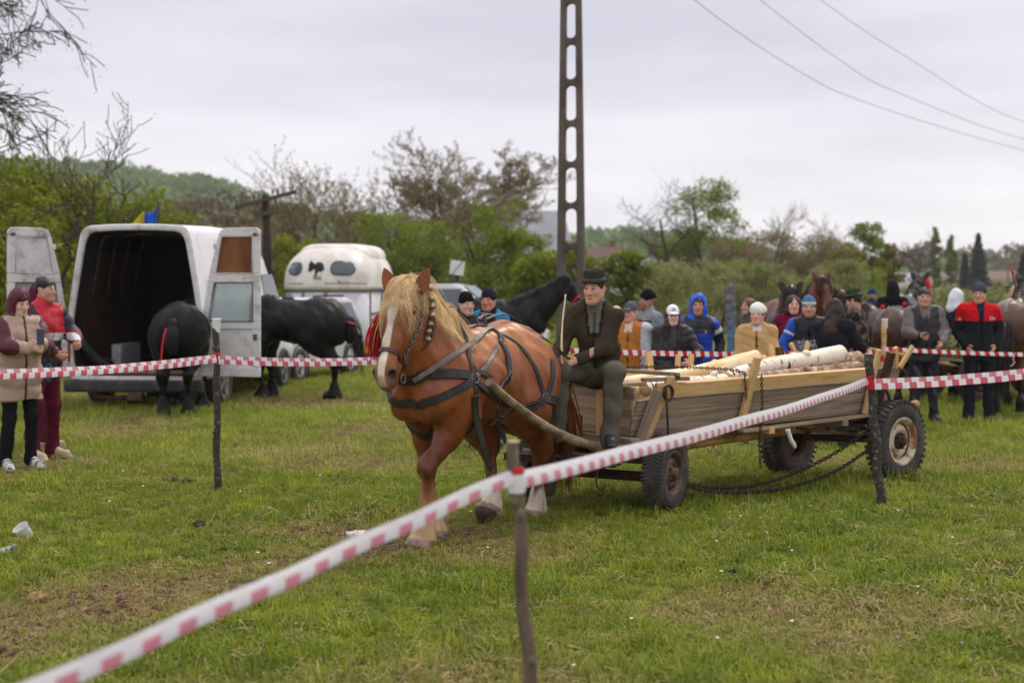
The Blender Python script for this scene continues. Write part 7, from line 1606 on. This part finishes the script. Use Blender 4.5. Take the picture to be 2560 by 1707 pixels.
def van_door(s, ang, upper):
    "s=+1 right door; hinge at the rear corner, u runs to the free edge"
    root = empty('rear_door', (s * .945, -.03, 0)); root.parent = van
    d = V((math.cos(ang), math.sin(ang), 0)); nrm = V((-math.sin(ang), math.cos(ang), 0)) * (1 if s < 0 else -1)
    R = Matrix((d, V((0, 0, 1)), d.cross(V((0, 0, 1))))).transposed()       # local x=u, y=z world, z=normal
    hin = lambda z: 0 if z < 1.25 else .02 + (z - 1.25) * .165 + max(0, z - 2.15) * .25
    W_ = .86
    def prism(poly, th, off, name, m, par, bev=.006):
        mb = MB(); mb.prism(poly, th, R, R @ V((0, 0, off))); o = mb.build(name, M[m], par, bev); return o
    fr = lambda a, b: None
    zs = [.47, 1.10, 1.25, 1.72, 1.80, 2.30, 2.44]
    # stiles and rails as one welded frame
    mb = MB()
    def pr(poly, th=.055, off=0): mb.prism(poly, th, R, R @ V((0, 0, off)))
    pr([(hin(.47), .47), (W_, .47), (W_, .60), (0, .60)]); pr([(0, .602), (.10, .602), (.10, 1.10), (0, 1.10)]); pr([(W_ - .11, .602), (W_, .602), (W_, 1.10), (W_ - .11, 1.10)])
    pr([(0, 1.102), (W_, 1.102), (W_, 1.20), (hin(1.20), 1.20)]); pr([(hin(1.2), 1.202), (hin(1.2) + .11, 1.202), (hin(1.72) + .10, 1.72), (hin(1.72), 1.72)]); pr([(W_ - .10, 1.202), (W_, 1.202), (W_, 1.72), (W_ - .10, 1.72)])
    pr([(hin(1.72), 1.722), (W_, 1.722), (W_, 1.84), (hin(1.84), 1.84)]); pr([(hin(1.84), 1.842), (hin(1.84) + .10, 1.842), (hin(2.34) + .06, 2.34), (hin(2.34), 2.34)]); pr([(W_ - .10, 1.842), (W_, 1.842), (W_, 2.34), (W_ - .10, 2.34)])
    pr([(hin(2.34), 2.342), (W_, 2.342), (W_, 2.40), (W_ - .05, 2.45), (hin(2.34) + .12, 2.45), (hin(2.34) + .04, 2.42)])
    mb.build('door_shell', M['vandirt'], root, .012, segs=3)
    prism([(.095, .595), (W_ - .105, .595), (W_ - .105, 1.105), (.095, 1.105)], .02, -.012 * s * 0, 'lower_panel', 'vandirt', root)
    prism([(hin(1.2) + .10, 1.19), (W_ - .09, 1.19), (W_ - .09, 1.73), (hin(1.72) + .09, 1.73)], .008, 0, 'door_window', 'glass', root, 0)
    prism([(hin(1.84) + .09, 1.83), (W_ - .09, 1.83), (W_ - .09, 2.35), (hin(2.34) + .05, 2.35)], .02, 0, 'upper_panel', upper, root)
    for (a, b, c2, d2) in ((hin(1.2) + .11, hin(1.72) + .10, 1.205, 1.715), (hin(1.84) + .10, hin(2.34) + .06, 1.845, 2.335)):
        mb = MB()
        for off in (-.03, .03): mb.tube([R @ V((a, c2, off)), R @ V((W_ - .10, c2, off)), R @ V((W_ - .10, d2, off)), R @ V((b, d2, off))], .009, 6, closed=True)
        mb.build('seal', M['blackplastic'] if c2 < 1.5 else M['vandirt'], root)
    for z in (.75, 1.35, 2.2):
        mb = MB(); mb.box(R @ V((hin(z) + .015, z, 0)), (.05, .07, .07)); mb.build('hinge', M['vandirt'], root, .008)
    for z in (2.36, 1.02, .98):
        mb = MB(); mb.box(R @ V((W_ - .06, z, (.035 if s > 0 else .035))), (.05, .03, .03)); mb.box(R @ V((W_ - .06, z, -.035)), (.05, .03, .03)); mb.build('latch', M['blackplastic'], root)
    return root
van_door(1, math.radians(350), 'ply'); van_door(-1, math.radians(234), 'vandirt')
# ---------------------------------------------------------------- horse trailer
TR = empty('horse_trailer', G(-4.02, 30.4), math.radians(-5), 1.06); tag(TR, 'white horse trailer with rounded fibreglass top and horse emblem', 'trailer')
def tring(z, w, yf, yb, rf=.38, n=10):
    pts = []
    for k in range(n + 1):
        a = math.pi + math.pi / 2 * k / n; pts.append(V((-w + rf + math.cos(a) * rf, yf + rf + math.sin(a) * rf, z)))
    for k in range(n + 1):
        a = 1.5 * math.pi + math.pi / 2 * k / n; pts.append(V((w - rf + math.cos(a) * rf, yf + rf + math.sin(a) * rf, z)))
    pts += [V((w, yb, z)), V((-w, yb, z))]; return pts
mb = MB(); mb.loft([tring(.42, .84, 0, 3.0), tring(.48, .86, -.02, 3.0), tring(1.48, .86, -.02, 3.0)], True, True, True); mb.build('lower_body', M['panelwhite'], TR)
mb = MB(); rings = [tring(1.482, .90, -.05, 3.02, .42), tring(1.56, .90, -.05, 3.02, .42)]
for k in range(1, 10):
    t = k / 9; a = t * math.pi / 2; z = 1.56 + .78 * math.sin(a); ins = .56 * (1 - math.cos(a)) ** 1.15; rings.append(tring(z, .90 - ins, -.03 + ins * 1.2, 3.0 - ins * .3, .42 * (1 - .25 * t)))
mb.loft(rings, True, True, True); mb.build('dome', M['fibreglass'], TR)
mb = MB(); rg = []
for k in range(7):
    t = k / 6; a = t * math.pi / 2; z = 2.15 + .29 * math.sin(a); ins = .34 * (1 - math.cos(a)) ** 1.2; rg.append(tring(z, .74 - ins, .72 + ins, 2.95 - ins * .2, .3 * (1 - .2 * t)))
mb.loft(rg, True, False, True); mb.build('roof_cap', M['fibreglass'], TR)
def dome_at(x, z):
    a = math.asin(min(1, max(0, (z - 1.56) / .78))); ins = .56 * (1 - math.cos(a)) ** 1.15; w_ = .90 - ins; yf = -.03 + ins * 1.2; rf = .42
    ax = abs(x); y = yf if ax < w_ - rf else yf + rf - math.sqrt(max(0, rf * rf - (ax - w_ + rf) ** 2)); return V((x, y, z))
def dome_patch(name, poly, m, lift=.006, par=TR):
    cx = sum(p[0] for p in poly) / len(poly); cz = sum(p[1] for p in poly) / len(poly)
    mb = MB(); q = [dome_at(x, z) + V((x * .01, -lift, lift * .3)) for x, z in poly]; c = dome_at(cx, cz) + V((0, -lift, lift * .3)); n = len(q)
    mid = [dome_at((x + cx) / 2, (z + cz) / 2) + V((0, -lift, lift * .3)) for x, z in poly]
    mb.add(q + mid + [c], [(k, (k + 1) % n, n + (k + 1) % n, n + k) for k in range(n)] + [(n + k, n + (k + 1) % n, 2 * n) for k in range(n)], True); return mb.build(name, M[m], par)
def rrect(cx, cz, w, h, r, n=5):
    o = []
    for i, (sx, sz) in enumerate(((1, 1), (-1, 1), (-1, -1), (1, -1))):
        for k in range(n + 1):
            a = math.pi / 2 * (i + k / n); o.append((cx + sx * (w / 2 - r) + r * math.cos(a), cz + sz * (h / 2 - r) + r * math.sin(a)))
    return o
for cx, w_ in ((-.60, .26), (.38, .46)):
    f_ = dome_patch('window_seal', rrect(cx, 1.92, w_ + .05, .30, .13), 'blackplastic', .008); dome_patch('window_pane', rrect(cx, 1.92, w_, .25, .11), 'glassdark', .014, f_)
EMB = [(380, 400), (392, 382), (400, 400), (412, 398), (415, 418), (425, 400), (445, 392), (466, 398), (480, 420), (484, 450), (470, 440), (466, 462), (454, 452), (440, 462), (436, 484), (424, 478), (420, 440), (410, 428), (398, 452), (384, 462), (378, 440)]
dome_patch('emblem', [((x - 430) * .0031 - .16, 1.93 - (y - 430) * .0031) for x, y in EMB], 'blackink', .008)
FR0 = Matrix.Rotation(math.pi / 2, 3, 'X')
def tl(txt, size, x, z, m='blackink'): letters(txt, size, m, TR, dome_at(x, z) + V((0, -.012, 0)), Matrix.Rotation(-.12, 3, 'X') @ FR0)
tl('Boj', .13, -.13, 1.735); tl('Bravo', .11, .42, 1.625)
mb = MB()
for x0, x1 in ((-.74, -.42), (.02, .28), (.56, .84)):
    mb.tube([dome_at(x0 + (x1 - x0) * k / 4, 1.61) + V((0, -.004, 0)) for k in range(5)], .014, 6)
mb.build('stripe', M['trimgrey'], TR)
mb = MB(); mb.loft([tring(1.44, .875, -.035, 3.02), tring(1.478, .885, -.045, 3.02)], True); mb.build('waist_rail', M['trimgrey'], TR)
for x, w_ in ((-.42, .05), (.05, .07)):
    mb = MB(); mb.box((x, -.03, .95), (w_, .04, .96)); mb.build('corner_post', M['trimgrey'], TR, .006)
for y in (.42, 1.7):
    mb = MB(); mb.box((.87, y, .95), (.03, .06, .96)); mb.build('corner_post', M['trimgrey'], TR, .006)
mb = MB(); mb.box((-.185, -.028, 1.2), (.38, .02, .44)); mb.build('front_hatch', M['panelwhite'], TR, .006)
mb = MB(); mb.lathe([(.07, -.001), (.10, -.004), (.10, .004), (.07, .001)], (-.16, -.042, 1.22), 'y', 20); mb.build('emblem', M['redlamp'], TR)
mb = MB(); mb.bar((.875, .5, .86), (.875, 2.9, .86), .02, .05); mb.bar((.875, .5, 1.0), (.875, 2.9, 1.0), .02, .04); mb.build('side_rail', M['trimgrey'], TR, .004)
mb = MB(); mb.bar((-.45, .2, .42), (0, -1.2, .45), .08, .1); mb.bar((.45, .2, .42), (0, -1.2, .45), .08, .1); mb.tube([(0, -1.1, .45), (0, -1.1, .05)], .03, 8); mb.build('drawbar', M['steel_dark'], TR, .004)
for s in (-1, 1):
    for y in (1.4, 2.1): car_wheel(TR, (s * .84, y, .31), .62, .18, s)
    mb = MB(); mb.box((s * .88, 1.75, .52), (.14, 1.5, .30)); mb.build('mudguard', M['blackplastic'], TR, .05)
# ---------------------------------------------------------------- off-road car in front of the trailer
def make_car(label, loc, rz, paint, group=None):
    c = empty('car', loc, rz); tag(c, label, 'car', group)
    SP = [(-2.05, .55), (-2.05, .85), (-2.0, 1.02), (-1.92, 1.10), (-1.75, 1.62), (-1.55, 1.68), (.0, 1.70), (.35, 1.64), (.95, 1.12), (1.75, 1.0), (2.0, .88), (2.08, .62), (2.05, .42), (1.6, .38), (-1.8, .38)]
    def sec(hw): return [V((hw * (1 if z < 1.1 else 1 - (z - 1.1) * .30), -y, z)) for y, z in SP]
    mb = MB(); rings = []
    for t, k in ((-1, .985), (-.93, 1), (-.6, 1), (.6, 1), (.93, 1), (1, .985)):
        rr = []
        for p in sec(.84 * t):
            q = p.copy(); q.y *= k; q.z = .95 + (q.z - .95) * (k if abs(t) > .95 else 1); rr.append(q)
        rings.append(rr)
    mb.loft(rings, False, True, True); mb.build('car_body', paint, c, .04, segs=3)
    mb = MB(); mb.hexa([V(p) for p in ((-.70, -.93, 1.17), (.70, -.93, 1.17), (.70, -.92, 1.15), (-.70, -.92, 1.15), (-.60, -.37, 1.645), (.60, -.37, 1.645), (.60, -.35, 1.63), (-.60, -.35, 1.63))]); o = mb.build('windscreen', M['glassdark'], c); o.location = (0, -.012, .012)
    for s in (-1, 1):
        mb = MB(); mb.hexa([V((s * x, y, z)) for x, y, z in ((.835, -.72, 1.16), (.845, -.72, 1.16), (.845, 1.7, 1.16), (.835, 1.7, 1.16), (.715, -.30, 1.58), (.725, -.30, 1.58), (.725, 1.6, 1.58), (.715, 1.6, 1.58))]); mb.build('side_window', M['glassdark'], c)
        mb = MB(); mb.box((s * .95, -.75, 1.16), (.18, .10, .14)); mb.build('wing_mirror', paint, c, .03)
        for y in (-1.35, 1.3):
            car_wheel(c, (s * .76, y, .35), .70, .20, s, 'alloy'); mb = MB(); mb.lathe([(.40, -.02), (.43, .0), (.40, .02)], (s * .85, y, .36), 'x', 32); mb.build('wheel_arch', M['blackplastic'], c)
        mb = MB(); mb.sphere((s * .62, -2.02, .80), .10, 12, 8, (1.3, .4, 1)); mb.build('headlight', M['glass'], c)
        mb = MB(); mb.sphere((s * .62, -2.07, .52), .07, 12, 8, (1, .4, 1)); mb.build('fog_lamp', M['glass'], c)
        mb = MB(); mb.box((s * .62, .6, 1.73), (.04, 1.6, .04)); mb.build('roof_rail', M['blackplastic'], c, .01)
    mb = MB(); mb.box((0, -2.08, .50), (1.66, .12, .22)); mb.build('front_bumper', paint, c, .04)
    mb = MB(); mb.box((0, -2.06, .80), (.8, .06, .16)); mb.build('grille', M['blackplastic'], c, .01)
    mb = MB(); mb.box((0, -2.145, .5), (.5, .01, .11)); mb.build('number_plate', M['paper'], c)
    return c
suv = make_car('silver-white off-road car behind the black horse', G(-4.05, 26.0), math.radians(-16), M['carwhite'], 'parked cars'); suv.scale = (.86, .86, .86)
make_car('white car almost hidden behind the chestnut horse', G(-1.35, 33.0), math.radians(80), M['carwhite'], 'parked cars')
c = make_car('distant white van on the village road beyond the phone man', G((2268 - 1280) * 215 / FPX, 215), math.radians(30), M['carwhite'], 'parked cars'); c.scale = (1.15, 1.1, 1.35)
# ================================================================ other horses, second cart, litter
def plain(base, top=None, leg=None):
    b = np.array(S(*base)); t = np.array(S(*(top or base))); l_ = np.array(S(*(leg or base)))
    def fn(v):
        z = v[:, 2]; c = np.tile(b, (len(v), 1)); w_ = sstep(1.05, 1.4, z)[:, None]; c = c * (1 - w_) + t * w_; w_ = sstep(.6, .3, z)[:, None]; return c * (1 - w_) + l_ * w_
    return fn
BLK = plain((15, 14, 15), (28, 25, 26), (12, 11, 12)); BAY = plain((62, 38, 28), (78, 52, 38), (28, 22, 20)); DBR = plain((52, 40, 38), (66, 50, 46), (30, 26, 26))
def hang(v): return v
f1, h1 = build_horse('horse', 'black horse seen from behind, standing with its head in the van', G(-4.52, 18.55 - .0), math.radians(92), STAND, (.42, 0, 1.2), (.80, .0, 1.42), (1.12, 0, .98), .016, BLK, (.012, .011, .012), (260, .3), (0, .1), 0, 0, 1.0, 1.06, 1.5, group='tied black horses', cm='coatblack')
h1.location = G(-4.36, 19.25)
mb = MB(); mb.sphere((-1.16, 0, .98), .12, 12, 10, (.7, .8, 1.7)); mb.sphere((-1.13, 0, 1.16), .07, 10, 8, (1, 1, 1.4)); o = mb.build('tied_tail', M['coatblack'], h1); setcol(o.data, np.tile(np.array(S(26, 24, 26)), (len(o.data.vertices), 1)))
p = catmull([(-1.13, .07, 1.18), (-1.20, .10, 1.02), (-1.22, .12, .85), (-1.22, .13, .70)], 5); mb = MB(); ribbon_mb(mb, p, [V((-1, 0, 0))] * len(p), .022, .003); mb.build('red_ribbon', M['redtape'], h1)
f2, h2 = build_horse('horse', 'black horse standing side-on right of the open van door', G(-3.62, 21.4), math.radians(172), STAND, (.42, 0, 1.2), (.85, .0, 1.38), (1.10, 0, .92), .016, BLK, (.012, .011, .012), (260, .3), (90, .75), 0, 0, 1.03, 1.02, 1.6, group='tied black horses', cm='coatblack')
mb = MB(); mb.sphere((-1.17, 0, .98), .10, 12, 10, (.9, .8, 2.0)); o = mb.build('tied_tail', M['coatblack'], h2); setcol(o.data, np.tile(np.array(S(26, 24, 26)), (len(o.data.vertices), 1)))
mb = MB(); mb.tube([V((-1.17, 0, 1.10)) + V((math.cos(a) * .10, math.sin(a) * .09, .03 * math.cos(a))) for a in [2 * math.pi * k / 16 for k in range(16)]], .012, 6, closed=True); mb.build('red_ribbon', M['redtape'], h2)
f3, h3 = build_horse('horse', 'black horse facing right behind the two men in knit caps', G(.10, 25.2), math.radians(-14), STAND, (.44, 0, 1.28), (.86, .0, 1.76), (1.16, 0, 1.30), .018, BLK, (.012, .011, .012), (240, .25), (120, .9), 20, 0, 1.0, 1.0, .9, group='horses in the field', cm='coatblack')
H3 = f3.H; strap(f3, h3, 'halter', [H3(.42, .085, .02), H3(.42, .05, .09), H3(.42, -.05, .09), H3(.42, -.085, .02), H3(.45, -.05, -.09), H3(.45, .05, -.09)], .035, 'redtape', 6, True); strap(f3, h3, 'halter', [H3(.0, .09, -.05), H3(.2, .12, -.06), H3(.42, .085, -.02)], .035, 'redtape', 6)
# horses at the right
build_horse('horse', 'dark brown horse with pricked ears behind the tan-coated woman', GP(1975, 21.0), math.radians(-100), STAND, (.42, 0, 1.25), (.68, .0, 1.62), (.90, 0, 1.08), .02, DBR, (.015, .012, .012), (200, .3), (60, .8), 40, 0, .98, 1, .8, group='horses behind the row of people')
build_horse('horse', 'chestnut-brown horse head showing beside the maroon woman', GP(2006, 23.5), math.radians(-75), STAND, (.42, 0, 1.28), (.66, .0, 1.74), (.9, 0, 1.22), .02, plain((96, 52, 40), (112, 62, 46), (60, 36, 30)), (.03, .014, .012), (200, .3), (60, .8), 40, 0, 1.0, 1, .8, group='horses behind the row of people')
f6, h6 = build_horse('horse', 'bay horse in red-pompom harness seen from behind the camouflage man', GP(2175, 20.4), math.radians(108), STAND, (.42, 0, 1.25), (.80, .0, 1.60), (1.10, 0, 1.15), .018, BAY, (.02, .014, .012), (200, .3), (160, .9), 40, 0, .95, 1.05, .8, group='horses behind the row of people')
strap(f6, h6, 'back_strap', [(-.3, 0, 1.45), (-.6, 0, 1.45), (-.9, 0, 1.42), (-1.08, 0, 1.3)], .04); strap(f6, h6, 'hip_strap', [(-.62, -.35, .95), (-.64, -.3, 1.2), (-.64, -.15, 1.4), (-.64, .15, 1.4), (-.64, .3, 1.2), (-.62, .35, .95)], .05, 'leathergrey')
for y, z, x in ((-.17, 1.5, -.66), (-.33, 1.1, -.66), (.2, 1.46, -.66)):
    mb = MB(); mb.sphere((x, y, z), .035, 10, 8); mb.build('pompom', M['redwool'], h6)
f7, h7 = build_horse('horse', 'black horse with red tassel beside the person in black', GP(2275, 26.5), math.radians(60), STAND, (.42, 0, 1.25), (.68, .0, 1.70), (.92, 0, 1.18), .02, plain((44, 42, 48), (58, 56, 62), (30, 28, 30)), (.012, .011, .012), (200, .3), (60, .8), 30, 0, 1.06, 1, .8, group='horses behind the row of people')
mb = MB(); mb.sphere(f7.H(.1, -.16, -.12), .09, 10, 8, (.8, .6, 1.8)); mb.build('wool_tassel', M['redwool'], h7)
f8, h8 = build_horse('horse', 'bay draft horse with grey blanket strap at the right frame edge', GP(2548, 19.6), math.radians(62), STAND, (.42, 0, 1.25), (.72, .0, 1.66), (1.0, 0, 1.2), .018, plain((88, 52, 32), (106, 82, 68), (28, 22, 20)), (.02, .014, .012), (200, .3), (200, 1.0), 40, 0, 1.02, 1.06, .8, group='horses behind the row of people')
strap(f8, h8, 'hip_strap', [(-.62, -.35, .90), (-.64, -.3, 1.2), (-.64, -.15, 1.4), (-.64, .15, 1.4), (-.64, .3, 1.2), (-.62, .35, .90)], .05, 'leathergrey'); strap(f8, h8, 'back_strap', [(-.3, 0, 1.45), (-.6, 0, 1.45), (-.9, 0, 1.42), (-1.08, 0, 1.3)], .05, 'leathergrey'); strap(f8, h8, 'breeching', [(-.82, .36, .93), (-1.0, .28, .93), (-1.14, .12, .95), (-1.15, -.12, .95), (-1.0, -.28, .93), (-.82, -.36, .93)], .07)
build_horse('horse', 'light chestnut horse with blond mane at the right frame edge', GP(2632, 24.5), math.radians(200), STAND, (.42, 0, 1.25), (.72, .0, 1.66), (1.02, 0, 1.25), .02, plain((168, 118, 76), (186, 140, 96), (110, 76, 52)), S(224, 196, 150), (420, .34), (60, .8), 90, 0, .97, 1, .8, group='horses behind the row of people')
# people with those horses
person('person in black hooded top with white back print beside a black horse', GP(2232, 24.0), 175, 1.76, (190, 150, 130), top=dict(c=(30, 30, 34), inf=.05, hood=(28, 28, 32)), trousers=dict(c=(30, 30, 34)), hair=dict(c=(40, 32, 28)), group='people with the far horses', res=.017)
o = col.objects[-1]
pr = [q for q in bpy.data.objects if q.get('label', '').startswith('person in black hooded')][0]
letters('A LOR', .085, 'whiteink', pr, V((0, .172, 1.30)), Matrix.Rotation(math.pi, 3, 'Z') @ FR)
person('person in blue knit cap seen over the harnessed bay horse', GP(2180, 26.0), 160, 1.62, (190, 150, 130), top=dict(c=(50, 54, 72), inf=.05), hat=dict(k='beanie', c=(40, 62, 104)), group='people with the far horses', res=.018)
person('person in bright blue cap at the right frame edge', GP(2551, 27.5), 200, 1.66, (190, 150, 130), top=dict(c=(60, 60, 70), inf=.05), hat=dict(k='beanie', c=(30, 70, 150)), group='people with the far horses', res=.018)
# second cart behind the men at the right
C2 = empty('farm_cart', GP(2400, 20.8), math.radians(24)); tag(C2, 'second farm cart half hidden behind the man in the padded vest', 'cart')
for i, (x, y) in enumerate(((0, -.55), (0, .55), (2.0, -.55), (2.0, .55))): wheel('cart_wheel', (x - .15, y, .33), 0 if y < 0 else math.pi, .66, .18, 'rimrust', False, C2)
mb = MB(); mb.bar((-.15, -.5, .33), (-.15, .5, .33), .07, .07); mb.bar((1.85, -.5, .33), (1.85, .5, .33), .07, .07); mb.bar((-.3, 0, .45), (2.2, 0, .45), .1, .08); mb.build('chassis', M['steel_dark'], C2, .005)
for k in range(4):
    mb = MB(); mb.box((.9, -.45 + k * .3, .60), (2.4, .27, .03)); mb.build('floor_board', M['plankold'], C2, .004)
for s in (-1, 1):
    for k in range(2): mb = MB(); mb.box((.9, s * (.60 + .03 * k), .72 + k * .16), (2.4, .025, .15)); mb.build('side_board', M['plankold'], C2, .004)
    mb = MB(); mb.tube([(-.3, s * .3, .5), (-1.4, s * .33, .72), (-2.3, s * .3, .85)], .04, 10, wob=.03); mb.build('shaft', M['shaft'], C2)
r = np.random.default_rng(5); n = 1600; p = np.stack([r.uniform(-.2, 2.0, n), r.uniform(-.5, .5, n), r.uniform(.62, .95, n)], 1); v, f, c = leaf_soup(p, .06, r, r.random(n)); o = linkmesh('load_of_greens', npmesh('greens', v, f, False, c), M['leafgrey'], C2); tag(o, kind='stuff')
mb = MB(); lg = empty('pole_log', P(2030, 862, 17.9)); tag(lg, 'long pale pole lying behind the cart at the far tape', 'log'); a = P(2030, 862, 17.9); b = P(2330, 905, 18.6); mb.tube([V((0, 0, 0)), (b - a) * .5 + V((0, 0, .02)), b - a], [.05, .055, .06], 10, wob=.03); mb.build('log_bark', M['pole_wood'], lg)
# whip stick of a far driver
mb = MB(); a = P(2560, 762, 22); b = P(2528, 668, 22); o = empty('whip', a); tag(o, 'thin dark red-tipped stick slanting at the right frame edge', 'whip'); mb.tube([V((0, 0, -.3)), b - a], .012, 6); mb.build('stick', M['creosote'], o); mb = MB(); mb.tube([(b - a) * .8, (b - a) * 1.0], .015, 6); mb.build('tip', M['redtape'], o)
# ---------------------------------------------------------------- litter on the grass
M['soilbrown'] = mat('soil_clod', S(86, 66, 52), .95, var=.4, vs=20, bump=.6, bs=30)
M['cup'] = mat('clear_plastic', S(232, 234, 236), .2, var=0, spec=.6, alpha=.55)
def cup(label, px, py, d, rot):
    o = empty('plastic_cup', P(px, py, d)); tag(o, label, 'cup', 'thrown away plastic cups'); o.rotation_euler = rot; o.scale = (1.45, 1.45, 1.45)
    mb = MB(); mb.lathe([(.001, -.055), (.026, -.055), (.0265, -.05), (.031, -.01), (.036, .05), (.039, .052), (.039, .055), (.0355, .054), (.030, -.01), (.025, -.05)], (0, 0, 0), 'z', 24)
    for k in range(5): mb.lathe([(.0295 + .0016 * k, -.02 + k * .012), (.0303 + .0016 * k, -.018 + k * .012), (.0295 + .0016 * k, -.016 + k * .012)], (0, 0, 0), 'z', 24)
    mb.build('cup_wall', M['cup'], o)
cup('clear plastic cup lying tilted in the grass at the left', 66, 1338, 9.75, (math.radians(25), math.radians(-28), 0)); cup('second clear plastic cup lying on its side at the left frame edge', 12, 1386, 9.05, (math.radians(80), 0, math.radians(70)))
for lb, px, py, d, sx, m_, c in (('crumpled white paper scrap beside the front hooves', 892, 1333, 9.85, .06, 'paper', 'paper'), ('flat pale stone in the trodden grass at lower left', 92, 1497, 7.83, .05, 'hay', 'stone'), ('dark dropping on the grass left of the horse', 502, 1309, 10.25, .05, 'creosote', 'dropping'), ('brown clod with a stone near the cup-capped post', 470, 1206, 12.35, .05, 'soilbrown', 'clod'), ('second brown clod left of the first one', 428, 1204, 12.4, .06, 'soilbrown', 'clod'), ('dark dropping on the grass in front of the cart', 1830, 1436, 8.5, .03, 'creosote', 'dropping')):
    g = GP(px, d); mb = MB(); r = np.random.default_rng(px); mb.sphere((0, 0, .012), sx, 12, 8, (1.2, .9, .45)); mb.v = [tuple(np.array(q) * (1 + .25 * r.normal())) for q in mb.v]; o = mb.build(c + '_piece' if c != 'stone' else 'stone', M[m_]); o.location = g; tag(o, lb, c)
# ================================================================ air
mb = MB(); mb.box((0, 360, 37.5), (2400, 800, 77.0)); hzm = bpy.data.materials.new('thin_haze'); hzm.use_nodes = True; nt = hzm.node_tree; nt.nodes.clear()
ov = nt.nodes.new('ShaderNodeOutputMaterial'); pvv = nt.nodes.new('ShaderNodeVolumePrincipled'); pvv.inputs['Color'].default_value = (.96, .975, 1.0, 1); pvv.inputs['Density'].default_value = .00028; pvv.inputs['Anisotropy'].default_value = .2; nt.links.new(pvv.outputs[0], ov.inputs['Volume'])
hz_ = mb.build('haze', hzm); tag(hz_, kind='stuff'); hz_['label'] = 'thin spring haze over the far fields'; hz_['category'] = 'haze'
sc.cycles.volume_bounces = 0
